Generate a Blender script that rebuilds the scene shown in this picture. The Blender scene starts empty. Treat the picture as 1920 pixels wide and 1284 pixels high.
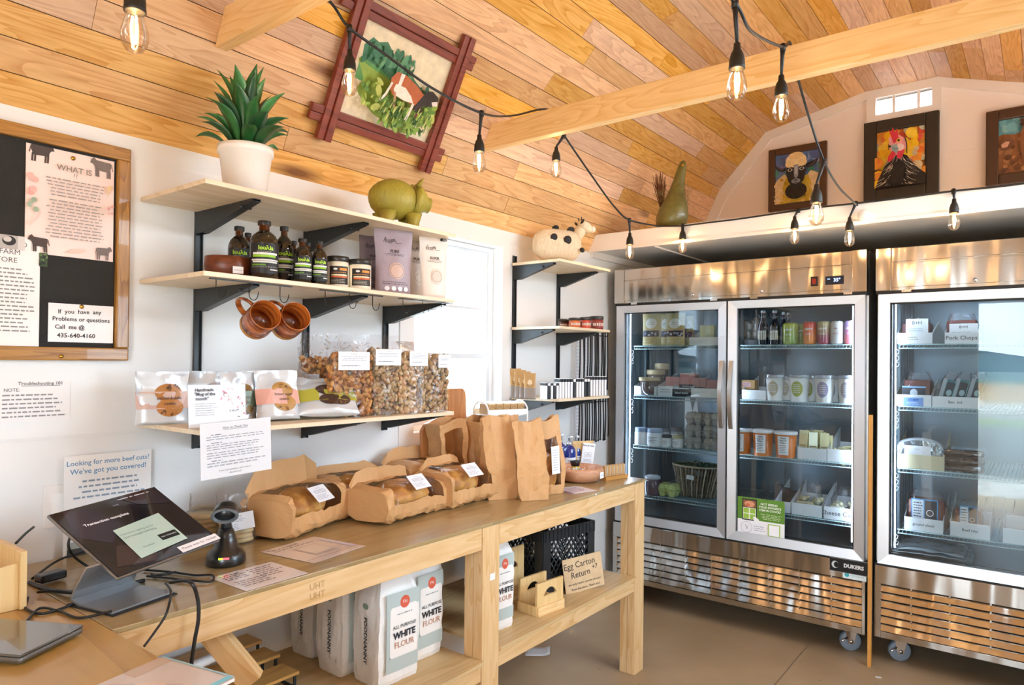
import bpy, bmesh, math, random
from mathutils import Vector, Matrix, noise
R_ = random.Random(7)
PI = math.pi
sc = bpy.context.scene
C = sc.collection
# ------------------------------------------------------------------ camera
FPX, YAW, PITCH, ROLL, CH = 1290.0, math.atan(995 / 1290.0), .008, .0097, 1.44
CAM = Vector((2.127, 0, CH))
CYS = 677.4 - FPX * math.tan(PITCH)
f0 = Vector((-math.sin(YAW), math.cos(YAW), 0)); r0 = Vector((math.cos(YAW), math.sin(YAW), 0)); u0 = Vector((0, 0, 1))
FW = f0 * math.cos(PITCH) + u0 * math.sin(PITCH); UP = u0 * math.cos(PITCH) - f0 * math.sin(PITCH)
CR = math.cos(ROLL) * r0 + math.sin(ROLL) * UP; CU = math.cos(ROLL) * UP - math.sin(ROLL) * r0
cam = bpy.data.objects.new('camera', bpy.data.cameras.new('camera')); C.objects.link(cam)
cam.matrix_world = Matrix((( CR.x, CU.x, -FW.x, CAM.x), (CR.y, CU.y, -FW.y, CAM.y), (CR.z, CU.z, -FW.z, CAM.z), (0, 0, 0, 1)))
cam.data.sensor_width = 36; cam.data.lens = FPX / 1920 * 36; cam.data.shift_y = (CYS - 642) / 1920
cam.data.clip_start = .02; cam.data.clip_end = 500
sc.camera = cam
# ------------------------------------------------------------------ light
w = bpy.data.worlds.new('sky'); sc.world = w; w.use_nodes = True
bg = w.node_tree.nodes['Background']
bg.inputs[0].default_value = (.74, .88, 1, 1); bg.inputs[1].default_value = 7
def sun(rot, e, col):
    l = bpy.data.lights.new('sun', 'SUN'); l.energy = e; l.angle = .02; l.color = col
    o = bpy.data.objects.new('sun', l); C.objects.link(o); o.rotation_euler = rot
sun((math.radians(27), math.radians(6), 0), 7, (1, .93, .82))
def portal(loc, rot, sx, sy):
    l = bpy.data.lights.new('portal', 'AREA'); l.shape = 'RECTANGLE'; l.size = sx; l.size_y = sy; l.cycles.is_portal = True
    o = bpy.data.objects.new('portal', l); C.objects.link(o); o.location = loc; o.rotation_euler = rot
portal((2.07, -1.06, 1.04), (PI/2, 0, 0), .96, 2.08)             # doorway behind the camera, facing +y
portal((-.12, 2.366, 1.56), (0, -PI/2, 0), .88, .6)               # window in the left wall, facing +x
portal((3.06, 2.45, 1.5), (0, PI/2, 0), .9, 1.5)  # added window in the right wall, unseen, brightens the room
portal((2.93, 3.25, 2.36), (0, math.radians(64), 0), .42, 2.9)     # added roof opening, unseen, put in to brighten loft and gable                 
sc.view_settings.view_transform = 'Standard'; sc.view_settings.look = 'None'
sc.view_settings.exposure = 1.42; sc.view_settings.gamma = 1; sc.view_settings.use_curve_mapping = False
sc.cycles.use_denoising = True
sc.cycles.max_bounces = 12; sc.cycles.transparent_max_bounces = 24; sc.cycles.diffuse_bounces = 6; sc.cycles.glossy_bounces = 5
sc.cycles.sample_clamp_indirect = 6; sc.cycles.caustics_reflective = False; sc.cycles.caustics_refractive = False
# ------------------------------------------------------------------ measuring: a sight line met with a plane of the room
def ray(px, py): return FW + CR * ((px - 960) / FPX) + CU * ((CYS - py) / FPX)
def hit(px, py, ax, v):
    d = ray(px, py); return CAM + d * ((v - CAM[ax]) / d[ax])
def far(px, py, Z): return CAM + ray(px, py) * Z
def on_slope(px, py, off=0):
    d = ray(px, py); n = Vector((-2, 0, 1)); return CAM + d * ((2.09 - off * 2.236 - n.dot(CAM)) / n.dot(d))
# ------------------------------------------------------------------ materials
MATS = {}
def srgb(h):
    if isinstance(h, (tuple, list)): return tuple(h[:3]) + (1,)
    h = h.lstrip('#'); o = []
    for i in (0, 2, 4):
        c = int(h[i:i+2], 16) / 255; o.append(c / 12.92 if c <= .04045 else ((c + .055) / 1.055) ** 2.4)
    return tuple(o) + (1,)
def new_mat(name):
    m = bpy.data.materials.new(name); m.use_nodes = True; nt = m.node_tree
    return m, nt, nt.nodes, nt.links, nt.nodes['Principled BSDF']
def mat(name, col='#ffffff', rough=.5, metal=0, emit=0, ecol=None, noise_amt=0, nscale=8, bump=0, bscale=60, trans=0, coat=0, sub=0):
    if name in MATS: return MATS[name]
    m, nt, N, L, b = new_mat(name)
    b.inputs['Base Color'].default_value = srgb(col); b.inputs['Roughness'].default_value = rough; b.inputs['Metallic'].default_value = metal
    if coat: b.inputs['Coat Weight'].default_value = coat
    if trans: b.inputs['Transmission Weight'].default_value = trans
    if sub: b.inputs['Subsurface Weight'].default_value = sub; b.inputs['Subsurface Scale'].default_value = .01
    if emit:
        b.inputs['Emission Color'].default_value = srgb(ecol or col); b.inputs['Emission Strength'].default_value = emit
    tc = N.new('ShaderNodeTexCoord')
    if noise_amt:
        n = N.new('ShaderNodeTexNoise'); n.inputs['Scale'].default_value = nscale; n.inputs['Detail'].default_value = 4
        L.new(tc.outputs['Object'], n.inputs['Vector'])
        mx = N.new('ShaderNodeMix'); mx.data_type = 'RGBA'; mx.blend_type = 'MULTIPLY'; mx.inputs[0].default_value = noise_amt
        mx.inputs[6].default_value = srgb(col); L.new(n.outputs['Fac'], mx.inputs[7])
        k = N.new('ShaderNodeMix'); k.data_type = 'RGBA'; k.inputs[0].default_value = .35; L.new(mx.outputs[2], k.inputs[6]); k.inputs[7].default_value = srgb(col)
        L.new(k.outputs[2], b.inputs['Base Color'])
    if bump:
        n2 = N.new('ShaderNodeTexNoise'); n2.inputs['Scale'].default_value = bscale; n2.inputs['Detail'].default_value = 3
        L.new(tc.outputs['Object'], n2.inputs['Vector'])
        bp = N.new('ShaderNodeBump'); bp.inputs['Strength'].default_value = bump; bp.inputs['Distance'].default_value = .01
        L.new(n2.outputs['Fac'], bp.inputs['Height']); L.new(bp.outputs[0], b.inputs['Normal'])
    MATS[name] = m; return m
def vcmat(name='printed', rough=.5, bump=0, bscale=40, coat=0, metal=0, noise_amt=0, sheen=0):
    """material whose colour is the printed colour stored on the faces"""
    if name in MATS: return MATS[name]
    m, nt, N, L, b = new_mat(name)
    a = N.new('ShaderNodeVertexColor'); a.layer_name = 'col'
    b.inputs['Roughness'].default_value = rough; b.inputs['Coat Weight'].default_value = coat; b.inputs['Metallic'].default_value = metal
    src = a.outputs['Color']
    tc = N.new('ShaderNodeTexCoord')
    if noise_amt:
        n = N.new('ShaderNodeTexNoise'); n.inputs['Scale'].default_value = 30; n.inputs['Detail'].default_value = 5; L.new(tc.outputs['Object'], n.inputs['Vector'])
        r = N.new('ShaderNodeMapRange'); r.inputs[1].default_value = .3; r.inputs[2].default_value = .7; r.inputs[3].default_value = 1 - noise_amt; r.inputs[4].default_value = 1 + noise_amt
        L.new(n.outputs['Fac'], r.inputs[0])
        mx = N.new('ShaderNodeMix'); mx.data_type = 'RGBA'; mx.blend_type = 'MULTIPLY'; mx.inputs[0].default_value = 1
        L.new(src, mx.inputs[6]); L.new(r.outputs[0], mx.inputs[7]); src = mx.outputs[2]
    L.new(src, b.inputs['Base Color'])
    if bump:
        n2 = N.new('ShaderNodeTexNoise'); n2.inputs['Scale'].default_value = bscale; L.new(tc.outputs['Object'], n2.inputs['Vector'])
        bp = N.new('ShaderNodeBump'); bp.inputs['Strength'].default_value = bump; bp.inputs['Distance'].default_value = .01
        L.new(n2.outputs['Fac'], bp.inputs['Height']); L.new(bp.outputs[0], b.inputs['Normal'])
    MATS[name] = m; return m
def wood(name, c1, c2, grain='y', rough=.5, scale=1.0, island=0, knots=.5, dark='#8a4f22', coat=0):
    """boards: stretched grain, growth rings, knots; island = tone differs from board to board"""
    if name in MATS: return MATS[name]
    m, nt, N, L, b = new_mat(name)
    b.inputs['Roughness'].default_value = rough; b.inputs['Coat Weight'].default_value = coat
    tc = N.new('ShaderNodeTexCoord'); geo = N.new('ShaderNodeNewGeometry')
    rnd = N.new('ShaderNodeMath'); rnd.operation = 'MULTIPLY'; rnd.inputs[1].default_value = 37.0; L.new(geo.outputs['Random Per Island'], rnd.inputs[0])
    add = N.new('ShaderNodeVectorMath'); add.operation = 'ADD'; L.new(tc.outputs['Object'], add.inputs[0]); L.new(rnd.outputs[0], add.inputs[1])
    mp = N.new('ShaderNodeMapping'); s = {'x': (.9, 9, 9), 'y': (9, .9, 9), 'z': (9, 9, .9)}[grain]
    mp.inputs['Scale'].default_value = tuple(q * scale for q in s); L.new(add.outputs[0], mp.inputs['Vector'])
    n1 = N.new('ShaderNodeTexNoise'); n1.inputs['Scale'].default_value = 1.1; n1.inputs['Detail'].default_value = 2; n1.inputs['Distortion'].default_value = .6; L.new(mp.outputs[0], n1.inputs['Vector'])
    mul = N.new('ShaderNodeMath'); mul.operation = 'MULTIPLY'; mul.inputs[1].default_value = 13; L.new(n1.outputs['Fac'], mul.inputs[0])
    fr = N.new('ShaderNodeMath'); fr.operation = 'FRACT'; L.new(mul.outputs[0], fr.inputs[0])
    pw = N.new('ShaderNodeMath'); pw.operation = 'POWER'; pw.inputs[1].default_value = 2.2; L.new(fr.outputs[0], pw.inputs[0])
    n2 = N.new('ShaderNodeTexNoise'); n2.inputs['Scale'].default_value = 11; n2.inputs['Detail'].default_value = 5; L.new(mp.outputs[0], n2.inputs['Vector'])
    m1 = N.new('ShaderNodeMath'); m1.operation = 'MULTIPLY_ADD'; m1.inputs[1].default_value = .55; L.new(pw.outputs[0], m1.inputs[0]); L.new(n2.outputs['Fac'], m1.inputs[2])
    mr = N.new('ShaderNodeMapRange'); mr.inputs[1].default_value = .3; mr.inputs[2].default_value = 1.15; L.new(m1.outputs[0], mr.inputs[0])
    mx = N.new('ShaderNodeMix'); mx.data_type = 'RGBA'; mx.inputs[6].default_value = srgb(c1); mx.inputs[7].default_value = srgb(c2); L.new(mr.outputs[0], mx.inputs[0])
    out = mx.outputs[2]
    if island:
        hsv = N.new('ShaderNodeHueSaturation'); hsv.inputs['Saturation'].default_value = 1
        r1 = N.new('ShaderNodeMapRange'); r1.inputs[3].default_value = 1 - island; r1.inputs[4].default_value = 1 + island * .55; L.new(geo.outputs['Random Per Island'], r1.inputs[0]); L.new(r1.outputs[0], hsv.inputs['Value'])
        w2 = N.new('ShaderNodeTexWhiteNoise'); w2.noise_dimensions = '1D'; L.new(geo.outputs['Random Per Island'], w2.inputs['W'])
        r2 = N.new('ShaderNodeMapRange'); r2.inputs[3].default_value = .62; r2.inputs[4].default_value = 1.18; L.new(w2.outputs['Value'], r2.inputs[0]); L.new(r2.outputs[0], hsv.inputs['Saturation'])
        r3 = N.new('ShaderNodeMapRange'); r3.inputs[3].default_value = .487; r3.inputs[4].default_value = .507; L.new(w2.outputs['Value'], r3.inputs[0]); L.new(r3.outputs[0], hsv.inputs['Hue'])
        L.new(out, hsv.inputs['Color']); out = hsv.outputs[0]
    if knots:
        vm = N.new('ShaderNodeMapping'); q = {'x': (1.3, 5, 5), 'y': (5, 1.3, 5), 'z': (5, 5, 1.3)}[grain]; vm.inputs['Scale'].default_value = q; L.new(add.outputs[0], vm.inputs['Vector'])
        vo = N.new('ShaderNodeTexVoronoi'); vo.inputs['Scale'].default_value = .75; L.new(vm.outputs[0], vo.inputs['Vector'])
        kr = N.new('ShaderNodeMapRange'); kr.inputs[1].default_value = .035; kr.inputs[2].default_value = .13; kr.inputs[3].default_value = knots; kr.inputs[4].default_value = 0; L.new(vo.outputs['Distance'], kr.inputs[0])
        kx = N.new('ShaderNodeMix'); kx.data_type = 'RGBA'; kx.inputs[7].default_value = srgb(dark); L.new(kr.outputs[0], kx.inputs[0]); L.new(out, kx.inputs[6]); out = kx.outputs[2]
    L.new(out, b.inputs['Base Color'])
    bp = N.new('ShaderNodeBump'); bp.inputs['Strength'].default_value = .12; bp.inputs['Distance'].default_value = .004; L.new(n2.outputs['Fac'], bp.inputs['Height']); L.new(bp.outputs[0], b.inputs['Normal'])
    MATS[name] = m; return m
def film(name, tint='#ffffff', refl=.12, edge=.6, rough=.05, bump=.6, bscale=30, body=0.0, bodycol='#ffffff'):
    """clear sheet: lets light straight through, mirrors part of it (more at a glancing angle)"""
    if name in MATS: return MATS[name]
    m, nt, N, L, b = new_mat(name); N.remove(b)
    out = N['Material Output']; tr = N.new('ShaderNodeBsdfTransparent'); tr.inputs[0].default_value = srgb(tint)
    gl = N.new('ShaderNodeBsdfGlossy'); gl.inputs['Roughness'].default_value = rough
    fz = N.new('ShaderNodeLayerWeight'); fz.inputs['Blend'].default_value = .35
    mr = N.new('ShaderNodeMapRange'); mr.inputs[3].default_value = refl; mr.inputs[4].default_value = min(1, refl + edge); L.new(fz.outputs['Fresnel'], mr.inputs[0])
    mr.inputs[1].default_value = .05
    if bump:
        tc = N.new('ShaderNodeTexCoord'); n = N.new('ShaderNodeTexNoise'); n.inputs['Scale'].default_value = bscale; n.inputs['Detail'].default_value = 2; n.inputs['Distortion'].default_value = 1.2; L.new(tc.outputs['Object'], n.inputs['Vector'])
        bp = N.new('ShaderNodeBump'); bp.inputs['Strength'].default_value = bump; bp.inputs['Distance'].default_value = .01; L.new(n.outputs['Fac'], bp.inputs['Height'])
        L.new(bp.outputs[0], gl.inputs['Normal']); L.new(bp.outputs[0], fz.inputs['Normal'])
    src = tr.outputs[0]
    if body:
        di = N.new('ShaderNodeBsdfDiffuse'); di.inputs[0].default_value = srgb(bodycol); mm = N.new('ShaderNodeMixShader'); mm.inputs[0].default_value = body
        L.new(src, mm.inputs[1]); L.new(di.outputs[0], mm.inputs[2]); src = mm.outputs[0]
    mx = N.new('ShaderNodeMixShader'); L.new(mr.outputs[0], mx.inputs[0]); L.new(src, mx.inputs[1]); L.new(gl.outputs[0], mx.inputs[2]); L.new(mx.outputs[0], out.inputs['Surface'])
    MATS[name] = m; return m
# ------------------------------------------------------------------ mesh building
FONT = None
def text_geo(s, size, align='CENTER', bold=0.0, shear=0):
    cu = bpy.data.curves.new('t', 'FONT'); cu.body = s; cu.size = size; cu.align_x = align; cu.align_y = 'CENTER'; cu.resolution_u = 2; cu.offset = bold; cu.shear = shear
    o = bpy.data.objects.new('t', cu); C.objects.link(o)
    dg = bpy.context.evaluated_depsgraph_get(); me = o.evaluated_get(dg).to_mesh()
    v = [tuple(p.co) for p in me.vertices]; f = [tuple(p.vertices) for p in me.polygons]
    o.evaluated_get(dg).to_mesh_clear(); bpy.data.objects.remove(o); bpy.data.curves.remove(cu)
    return v, f
class MB:
    def __init__(s, col=None): s.v = []; s.f = []; s.c = []; s.col = col; s.sm = []
    def add(s, v, f, M=None, col=None, smooth=False):
        n = len(s.v)
        s.v += [tuple(M @ Vector(p)) for p in v] if M is not None else [tuple(p) for p in v]
        for q in f: s.f.append(tuple(i + n for i in q)); s.c.append(col or s.col); s.sm.append(smooth)
        return s
    def box(s, x0, x1, y0, y1, z0, z1, M=None, col=None, bev=0):
        if x1 < x0: x0, x1 = x1, x0
        if y1 < y0: y0, y1 = y1, y0
        if z1 < z0: z0, z1 = z1, z0
        b = min(bev, (x1-x0)*.45, (y1-y0)*.45, (z1-z0)*.45)
        if b <= 0:
            v = [(x, y, z) for x in (x0, x1) for y in (y0, y1) for z in (z0, z1)]
            f = [(0, 1, 3, 2), (4, 6, 7, 5), (0, 4, 5, 1), (2, 3, 7, 6), (0, 2, 6, 4), (1, 5, 7, 3)]
            return s.add(v, f, M, col)
        bm = bmesh.new(); bmesh.ops.create_cube(bm, size=1)
        for q in bm.verts: q.co = Vector(((x0+x1)/2 + q.co.x*(x1-x0), (y0+y1)/2 + q.co.y*(y1-y0), (z0+z1)/2 + q.co.z*(z1-z0)))
        bmesh.ops.bevel(bm, geom=bm.edges[:], offset=b, segments=2, profile=.6, affect='EDGES')
        bm.verts.index_update(); v = [tuple(q.co) for q in bm.verts]; f = [tuple(q.index for q in p.verts) for p in bm.faces]; bm.free()
        return s.add(v, f, M, col)
    def lathe(s, prof, n=24, M=None, col=None, smooth=True, sx=1, sy=1, cols=None, caps=True):
        v = []; f = []; cc = []
        for r, z in prof: v += [(r*sx*math.cos(2*PI*i/n), r*sy*math.sin(2*PI*i/n), z) for i in range(n)]
        for k in range(len(prof)-1):
            for i in range(n):
                j = (i+1) % n; f.append((k*n+i, k*n+j, (k+1)*n+j, (k+1)*n+i)); cc.append(cols[k] if cols else col)
        if caps and prof[0][0] > 1e-5: f.append(tuple(range(n-1, -1, -1))); cc.append(cols[0] if cols else col)
        if caps and prof[-1][0] > 1e-5: f.append(tuple((len(prof)-1)*n+i for i in range(n))); cc.append(cols[-1] if cols else col)
        n0 = len(s.f); s.add(v, f, M, col, smooth)
        for i, q in enumerate(cc): s.c[n0+i] = q or s.col
        return s
    def cyl(s, a, b, r, n=12, col=None, r2=None, smooth=True):
        a = Vector(a); b = Vector(b); d = b - a; q = d.to_track_quat('Z', 'Y').to_matrix().to_4x4(); M = Matrix.Translation(a) @ q
        return s.lathe([(r, 0), (r if r2 is None else r2, d.length)], n, M, col, smooth)
    def tube(s, pts, r, n=8, col=None, closed=False, flat=1):
        P = [Vector(p) for p in pts]; m = len(P); rings = []; prev = None; v = []
        for i, p in enumerate(P):
            t = (P[(i+1) % m] - P[i-1]) if closed else (P[min(i+1, m-1)] - P[max(i-1, 0)])
            t.normalize()
            if prev is None: prev = t.orthogonal()
            a = prev - t * prev.dot(t)
            if a.length < 1e-6: a = t.orthogonal()
            a.normalize(); prev = a; b = t.cross(a); rr = r[i] if isinstance(r, (list, tuple)) else r
            v += [tuple(p + a*rr*math.cos(2*PI*k/n) + b*rr*flat*math.sin(2*PI*k/n)) for k in range(n)]
        f = []
        for i in range(m if closed else m-1):
            j = (i+1) % m
            for k in range(n): f.append((i*n+k, i*n+(k+1) % n, j*n+(k+1) % n, j*n+k))
        if not closed: f += [tuple(range(n-1, -1, -1)), tuple((m-1)*n+k for k in range(n))]
        return s.add(v, f, None, col, True)
    def prism(s, poly, y0, y1, M=None, col=None):
        """polygon in x,z pushed from y0 to y1"""
        n = len(poly); v = [(x, y0, z) for x, z in poly] + [(x, y1, z) for x, z in poly]
        f = [tuple(range(n)), tuple(range(2*n-1, n-1, -1))] + [(i, i+n, (i+1) % n + n, (i+1) % n) for i in range(n)]
        return s.add(v, f, M, col)
    def grid(s, fn, nu, nv, M=None, colfn=None, smooth=True, wrap=False):
        v = [fn(i/nu, j/nv) for j in range(nv+1) for i in range(nu + (0 if wrap else 1))]; W = nu if wrap else nu+1; f = []; cc = []
        for j in range(nv):
            for i in range(nu):
                k = (i+1) % W; f.append((j*W+i, j*W+k, (j+1)*W+k, (j+1)*W+i)); cc.append(colfn((i+.5)/nu, (j+.5)/nv) if colfn else s.col)
        n0 = len(s.f); s.add(v, f, M, None, smooth)
        for i, q in enumerate(cc): s.c[n0+i] = q
        return s
    def ico(s, r, sub=2, M=None, col=None, amp=0, fr=3, seed=0, scl=(1, 1, 1)):
        bm = bmesh.new(); bmesh.ops.create_icosphere(bm, subdivisions=sub, radius=1)
        for q in bm.verts:
            k = 1 + amp * noise.noise(q.co * fr + Vector((seed*7.1, seed*3.3, 0)))
            q.co = Vector((q.co.x*scl[0], q.co.y*scl[1], q.co.z*scl[2])) * r * k
        bm.verts.index_update(); v = [tuple(q.co) for q in bm.verts]; f = [tuple(q.index for q in p.verts) for p in bm.faces]; bm.free()
        return s.add(v, f, M, col, True)
    def jitter(s, amp, fr=8, seed=0):
        o = Vector((seed*5.3, seed*1.7, seed))
        s.v = [tuple(Vector(p) + noise.noise_vector(Vector(p)*fr + o) * amp) for p in s.v]; return s
    def build(s, name, m, parent=None, loc=None, rotz=0, kind=None, bevel=0, solid=0, sub=0):
        me = bpy.data.meshes.new(name); me.from_pydata(s.v, [], s.f); me.update()
        if any(c is not None for c in s.c):
            a = me.color_attributes.new('col', 'FLOAT_COLOR', 'CORNER'); data = []
            for p, c in zip(me.polygons, s.c): data += list(srgb(c or '#ffffff')) * p.loop_total
            a.data.foreach_set('color', data)
        me.polygons.foreach_set('use_smooth', s.sm)
        bm = bmesh.new(); bm.from_mesh(me); bmesh.ops.delete(bm, geom=[q for q in bm.verts if not q.link_faces], context='VERTS'); bmesh.ops.recalc_face_normals(bm, faces=bm.faces); bm.to_mesh(me); bm.free()
        me.materials.append(m); o = bpy.data.objects.new(name, me); C.objects.link(o)
        if parent: o.parent = parent
        if loc is not None: o.location = loc
        if rotz: o.rotation_euler[2] = rotz
        if kind: o['kind'] = kind
        if bevel:
            b = o.modifiers.new('b', 'BEVEL'); b.width = bevel; b.segments = 2; b.limit_method = 'ANGLE'
        if solid:
            b = o.modifiers.new('s', 'SOLIDIFY'); b.thickness = solid; b.offset = 0
        if sub:
            b = o.modifiers.new('u', 'SUBSURF'); b.levels = b.render_levels = sub
        return o
def tag(o, label, cat, group=None):
    o['label'] = label; o['category'] = cat
    if group: o['group'] = group
    return o
def thing(name, label, cat, loc=(0, 0, 0), rotz=0, group=None):
    o = bpy.data.objects.new(name, None); C.objects.link(o); o.location = loc; o.rotation_euler = (0, 0, rotz); o.empty_display_size = .05
    return tag(o, label, cat, group)
def kids(o): return [c for c in bpy.data.objects if c.parent == o]
def dup(root, loc, rotz, label, group=None, tree=None):
    r = root.copy(); C.objects.link(r); r.location = loc; r.rotation_euler = (root.rotation_euler[0], root.rotation_euler[1], rotz); r['label'] = label
    if group: r['group'] = group
    for ch in root.children:
        c = ch.copy(); C.objects.link(c); c.parent = r; c.matrix_parent_inverse = ch.matrix_parent_inverse.copy()
        for g in ch.children:
            d = g.copy(); C.objects.link(d); d.parent = c
    return r
# flat printed work: canvas lies in local x,z and faces -y; shapes are laid on one another
def art(name, w, h, shapes, parent=None, bgcol='#ffffff', m=None, loc=(0, 0, 0), thick=.0012, conform=None, step=.00025, tilt=0, rotz=0, base=True, rot=0):
    b = MB(); y = -thick
    def P(x, z, yy):
        return (x, (conform(x, z) if conform else 0) + yy, z)
    if base:
        if conform:
            nx, nz = max(2, int(w/.01)), max(2, int(h/.01))
            b.grid(lambda u, v: P((u-.5)*w, v*h, y), nx, nz, colfn=lambda u, v: bgcol, smooth=False)
        else: b.box(-w/2, w/2, -thick, 0, 0, h, col=bgcol)
    def Q(x, z, yy): return P(min(max(x, 0), w) - w/2, min(max(z, 0), h), yy)
    k = 1
    for sh in shapes:
        yy = y - step * k; k += 1; t = sh[0]
        if t == 'p': pts = [(x*w, z*h) for x, z in sh[1]]; b.add([Q(x, z, yy) for x, z in pts], [tuple(range(len(pts)))], col=sh[2])
        elif t == 'e':
            cx, cz, rx, rz = sh[1:5]; n = 22; a0 = sh[6] if len(sh) > 6 else 0; ca, sa = math.cos(a0), math.sin(a0)
            pts = []
            for i in range(n):
                ex, ez = rx*w*math.cos(2*PI*i/n), rz*(w if len(sh) > 7 else h)*math.sin(2*PI*i/n); pts.append((cx*w + ex*ca - ez*sa, cz*h + ex*sa + ez*ca))
            if conform:
                c_ = (cx*w, cz*h); K = 5; v = [Q(c_[0], c_[1], yy)] + [Q(c_[0]+(x-c_[0])*q/K, c_[1]+(z-c_[1])*q/K, yy) for q in range(1, K+1) for x, z in pts]
                b.add(v, [(0, 1+i, 1+(i+1) % n) for i in range(n)] + [(1+(q-1)*n+i, 1+q*n+i, 1+q*n+(i+1) % n, 1+(q-1)*n+(i+1) % n) for q in range(1, K) for i in range(n)], col=sh[5])
            else: b.add([Q(x, z, yy) for x, z in pts], [tuple(range(n))], col=sh[5])
        elif t == 'r': x0, z0, x1, z1 = sh[1:5]; nn = 6 if conform else 1; [b.add([Q(x*w, z*h, yy) for x, z in ((x0+(x1-x0)*i/nn, z0), (x0+(x1-x0)*(i+1)/nn, z0), (x0+(x1-x0)*(i+1)/nn, z1), (x0+(x1-x0)*i/nn, z1))], [(0, 1, 2, 3)], col=sh[5]) for i in range(nn)]
        elif t == 'o':
            cx, cz, rr, wd = sh[1:5]; n = 28; v = []
            for i in range(n): a = 2*PI*i/n; v += [Q(cx*w + rr*w*math.cos(a), cz*h + rr*w*math.sin(a), yy), Q(cx*w + (rr-wd)*w*math.cos(a), cz*h + (rr-wd)*w*math.sin(a), yy)]
            b.add(v, [(2*i, (2*i+2) % (2*n), (2*i+3) % (2*n), 2*i+1) for i in range(n)], col=sh[5])
        elif t == 'l':
            pts = [Vector((x*w, z*h)) for x, z in sh[1]]; wd = sh[2]*w/2
            for a, c in zip(pts, pts[1:]):
                d = (c-a); d.normalize(); nn = Vector((-d.y, d.x))*wd
                b.add([Q(*(a+nn), yy), Q(*(a-nn), yy), Q(*(c-nn), yy), Q(*(c+nn), yy)], [(0, 1, 2, 3)], col=sh[3])
        elif t == 't':
            s, x, z, size, col = sh[1:6]; al = sh[6] if len(sh) > 6 else 'CENTER'; bo = sh[7] if len(sh) > 7 else 0; ro = sh[8] if len(sh) > 8 else 0
            v, f = text_geo(s, size*h, al, bo); ca, sa = math.cos(ro), math.sin(ro)
            b.add([Q(q[0]*ca - q[1]*sa + x*w, q[0]*sa + q[1]*ca + z*h, yy) for q in v], f, col=col)
        elif t == 'L':   # lines of small print: x0,x1,z top,z bottom,n,colour
            x0, x1, z1, z0, n, col = sh[1:7]; al = sh[7] if len(sh) > 7 else 'l'; rr = random.Random(n*13+int(z1*97)); th = (z1-z0)/n*.34
            for i in range(n):
                zc = z1 - (i+.5)*(z1-z0)/n; e = x1 - (x1-x0)*rr.uniform(0, .25); a = x0 if al == 'l' else x0 + (x1-e)/2
                if al != 'l': e = x1 - (x1-e)/2
                while a < e:
                    q = min(e, a + rr.uniform(.03, .11)); b.add([Q(xx*w, zz*h, yy) for xx, zz in ((a, zc-th/2), (q, zc-th/2), (q, zc+th/2), (a, zc+th/2))], [(0, 1, 2, 3)], col=col); a = q + .018
    o = b.build(name, m or vcmat(), parent, loc, rotz)
    if tilt: o.rotation_euler[0] = tilt
    if rot: o.rotation_euler[1] = rot
    return o
def struct(b, name, m, **k):
    o = b.build(name, m, **k); o['kind'] = 'structure'; return o
RW = PI/2      # rotation of things that face away from the left wall
# ================================================================== THE ROOM
W, Y0, Y1, T = 3.0, -1.0, 4.8, .10
PROF = [(0, 2.09), (.299, 2.69), (.614, 3.03), (1.234, 3.166), (1.621, 3.166), (2.04, 3.03), (2.5, 2.82), (2.76, 2.58), (3.0, 2.09)]
def wall_material(name, col, ax='z', step=.202, off=.0, str_=.35):
    m, nt, N, L, b = new_mat(name); b.inputs['Base Color'].default_value = srgb(col); b.inputs['Roughness'].default_value = .45
    g = N.new('ShaderNodeNewGeometry'); sp = N.new('ShaderNodeSeparateXYZ'); L.new(g.outputs['Position'], sp.inputs[0])
    a = N.new('ShaderNodeMath'); a.operation = 'ADD'; a.inputs[1].default_value = off; L.new(sp.outputs[{'x': 0, 'y': 1, 'z': 2}[ax]], a.inputs[0])
    d = N.new('ShaderNodeMath'); d.operation = 'DIVIDE'; d.inputs[1].default_value = step; L.new(a.outputs[0], d.inputs[0])
    f = N.new('ShaderNodeMath'); f.operation = 'FRACT'; L.new(d.outputs[0], f.inputs[0])
    r = N.new('ShaderNodeMapRange'); r.inputs[1].default_value = 0; r.inputs[2].default_value = .025; L.new(f.outputs[0], r.inputs[0])
    n = N.new('ShaderNodeTexNoise'); n.inputs['Scale'].default_value = 25; n.inputs['Detail'].default_value = 4
    L.new(g.outputs['Position'], n.inputs['Vector'])
    q = N.new('ShaderNodeMath'); q.operation = 'MULTIPLY_ADD'; q.inputs[1].default_value = .12; L.new(n.outputs['Fac'], q.inputs[0]); L.new(r.outputs[0], q.inputs[2])
    bp = N.new('ShaderNodeBump'); bp.inputs['Strength'].default_value = str_; bp.inputs['Distance'].default_value = .004; L.new(q.outputs[0], bp.inputs['Height']); L.new(bp.outputs[0], b.inputs['Normal'])
    MATS[name] = m; return m
WHITE = wall_material('white painted boarding', '#ecedee', 'z', .405, .0)
BEAD = wall_material('white beadboard', '#e9e9e8', 'y', .045, 0, .6)
TRIM = mat('white trim paint', '#f1eeec', .4)
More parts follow.
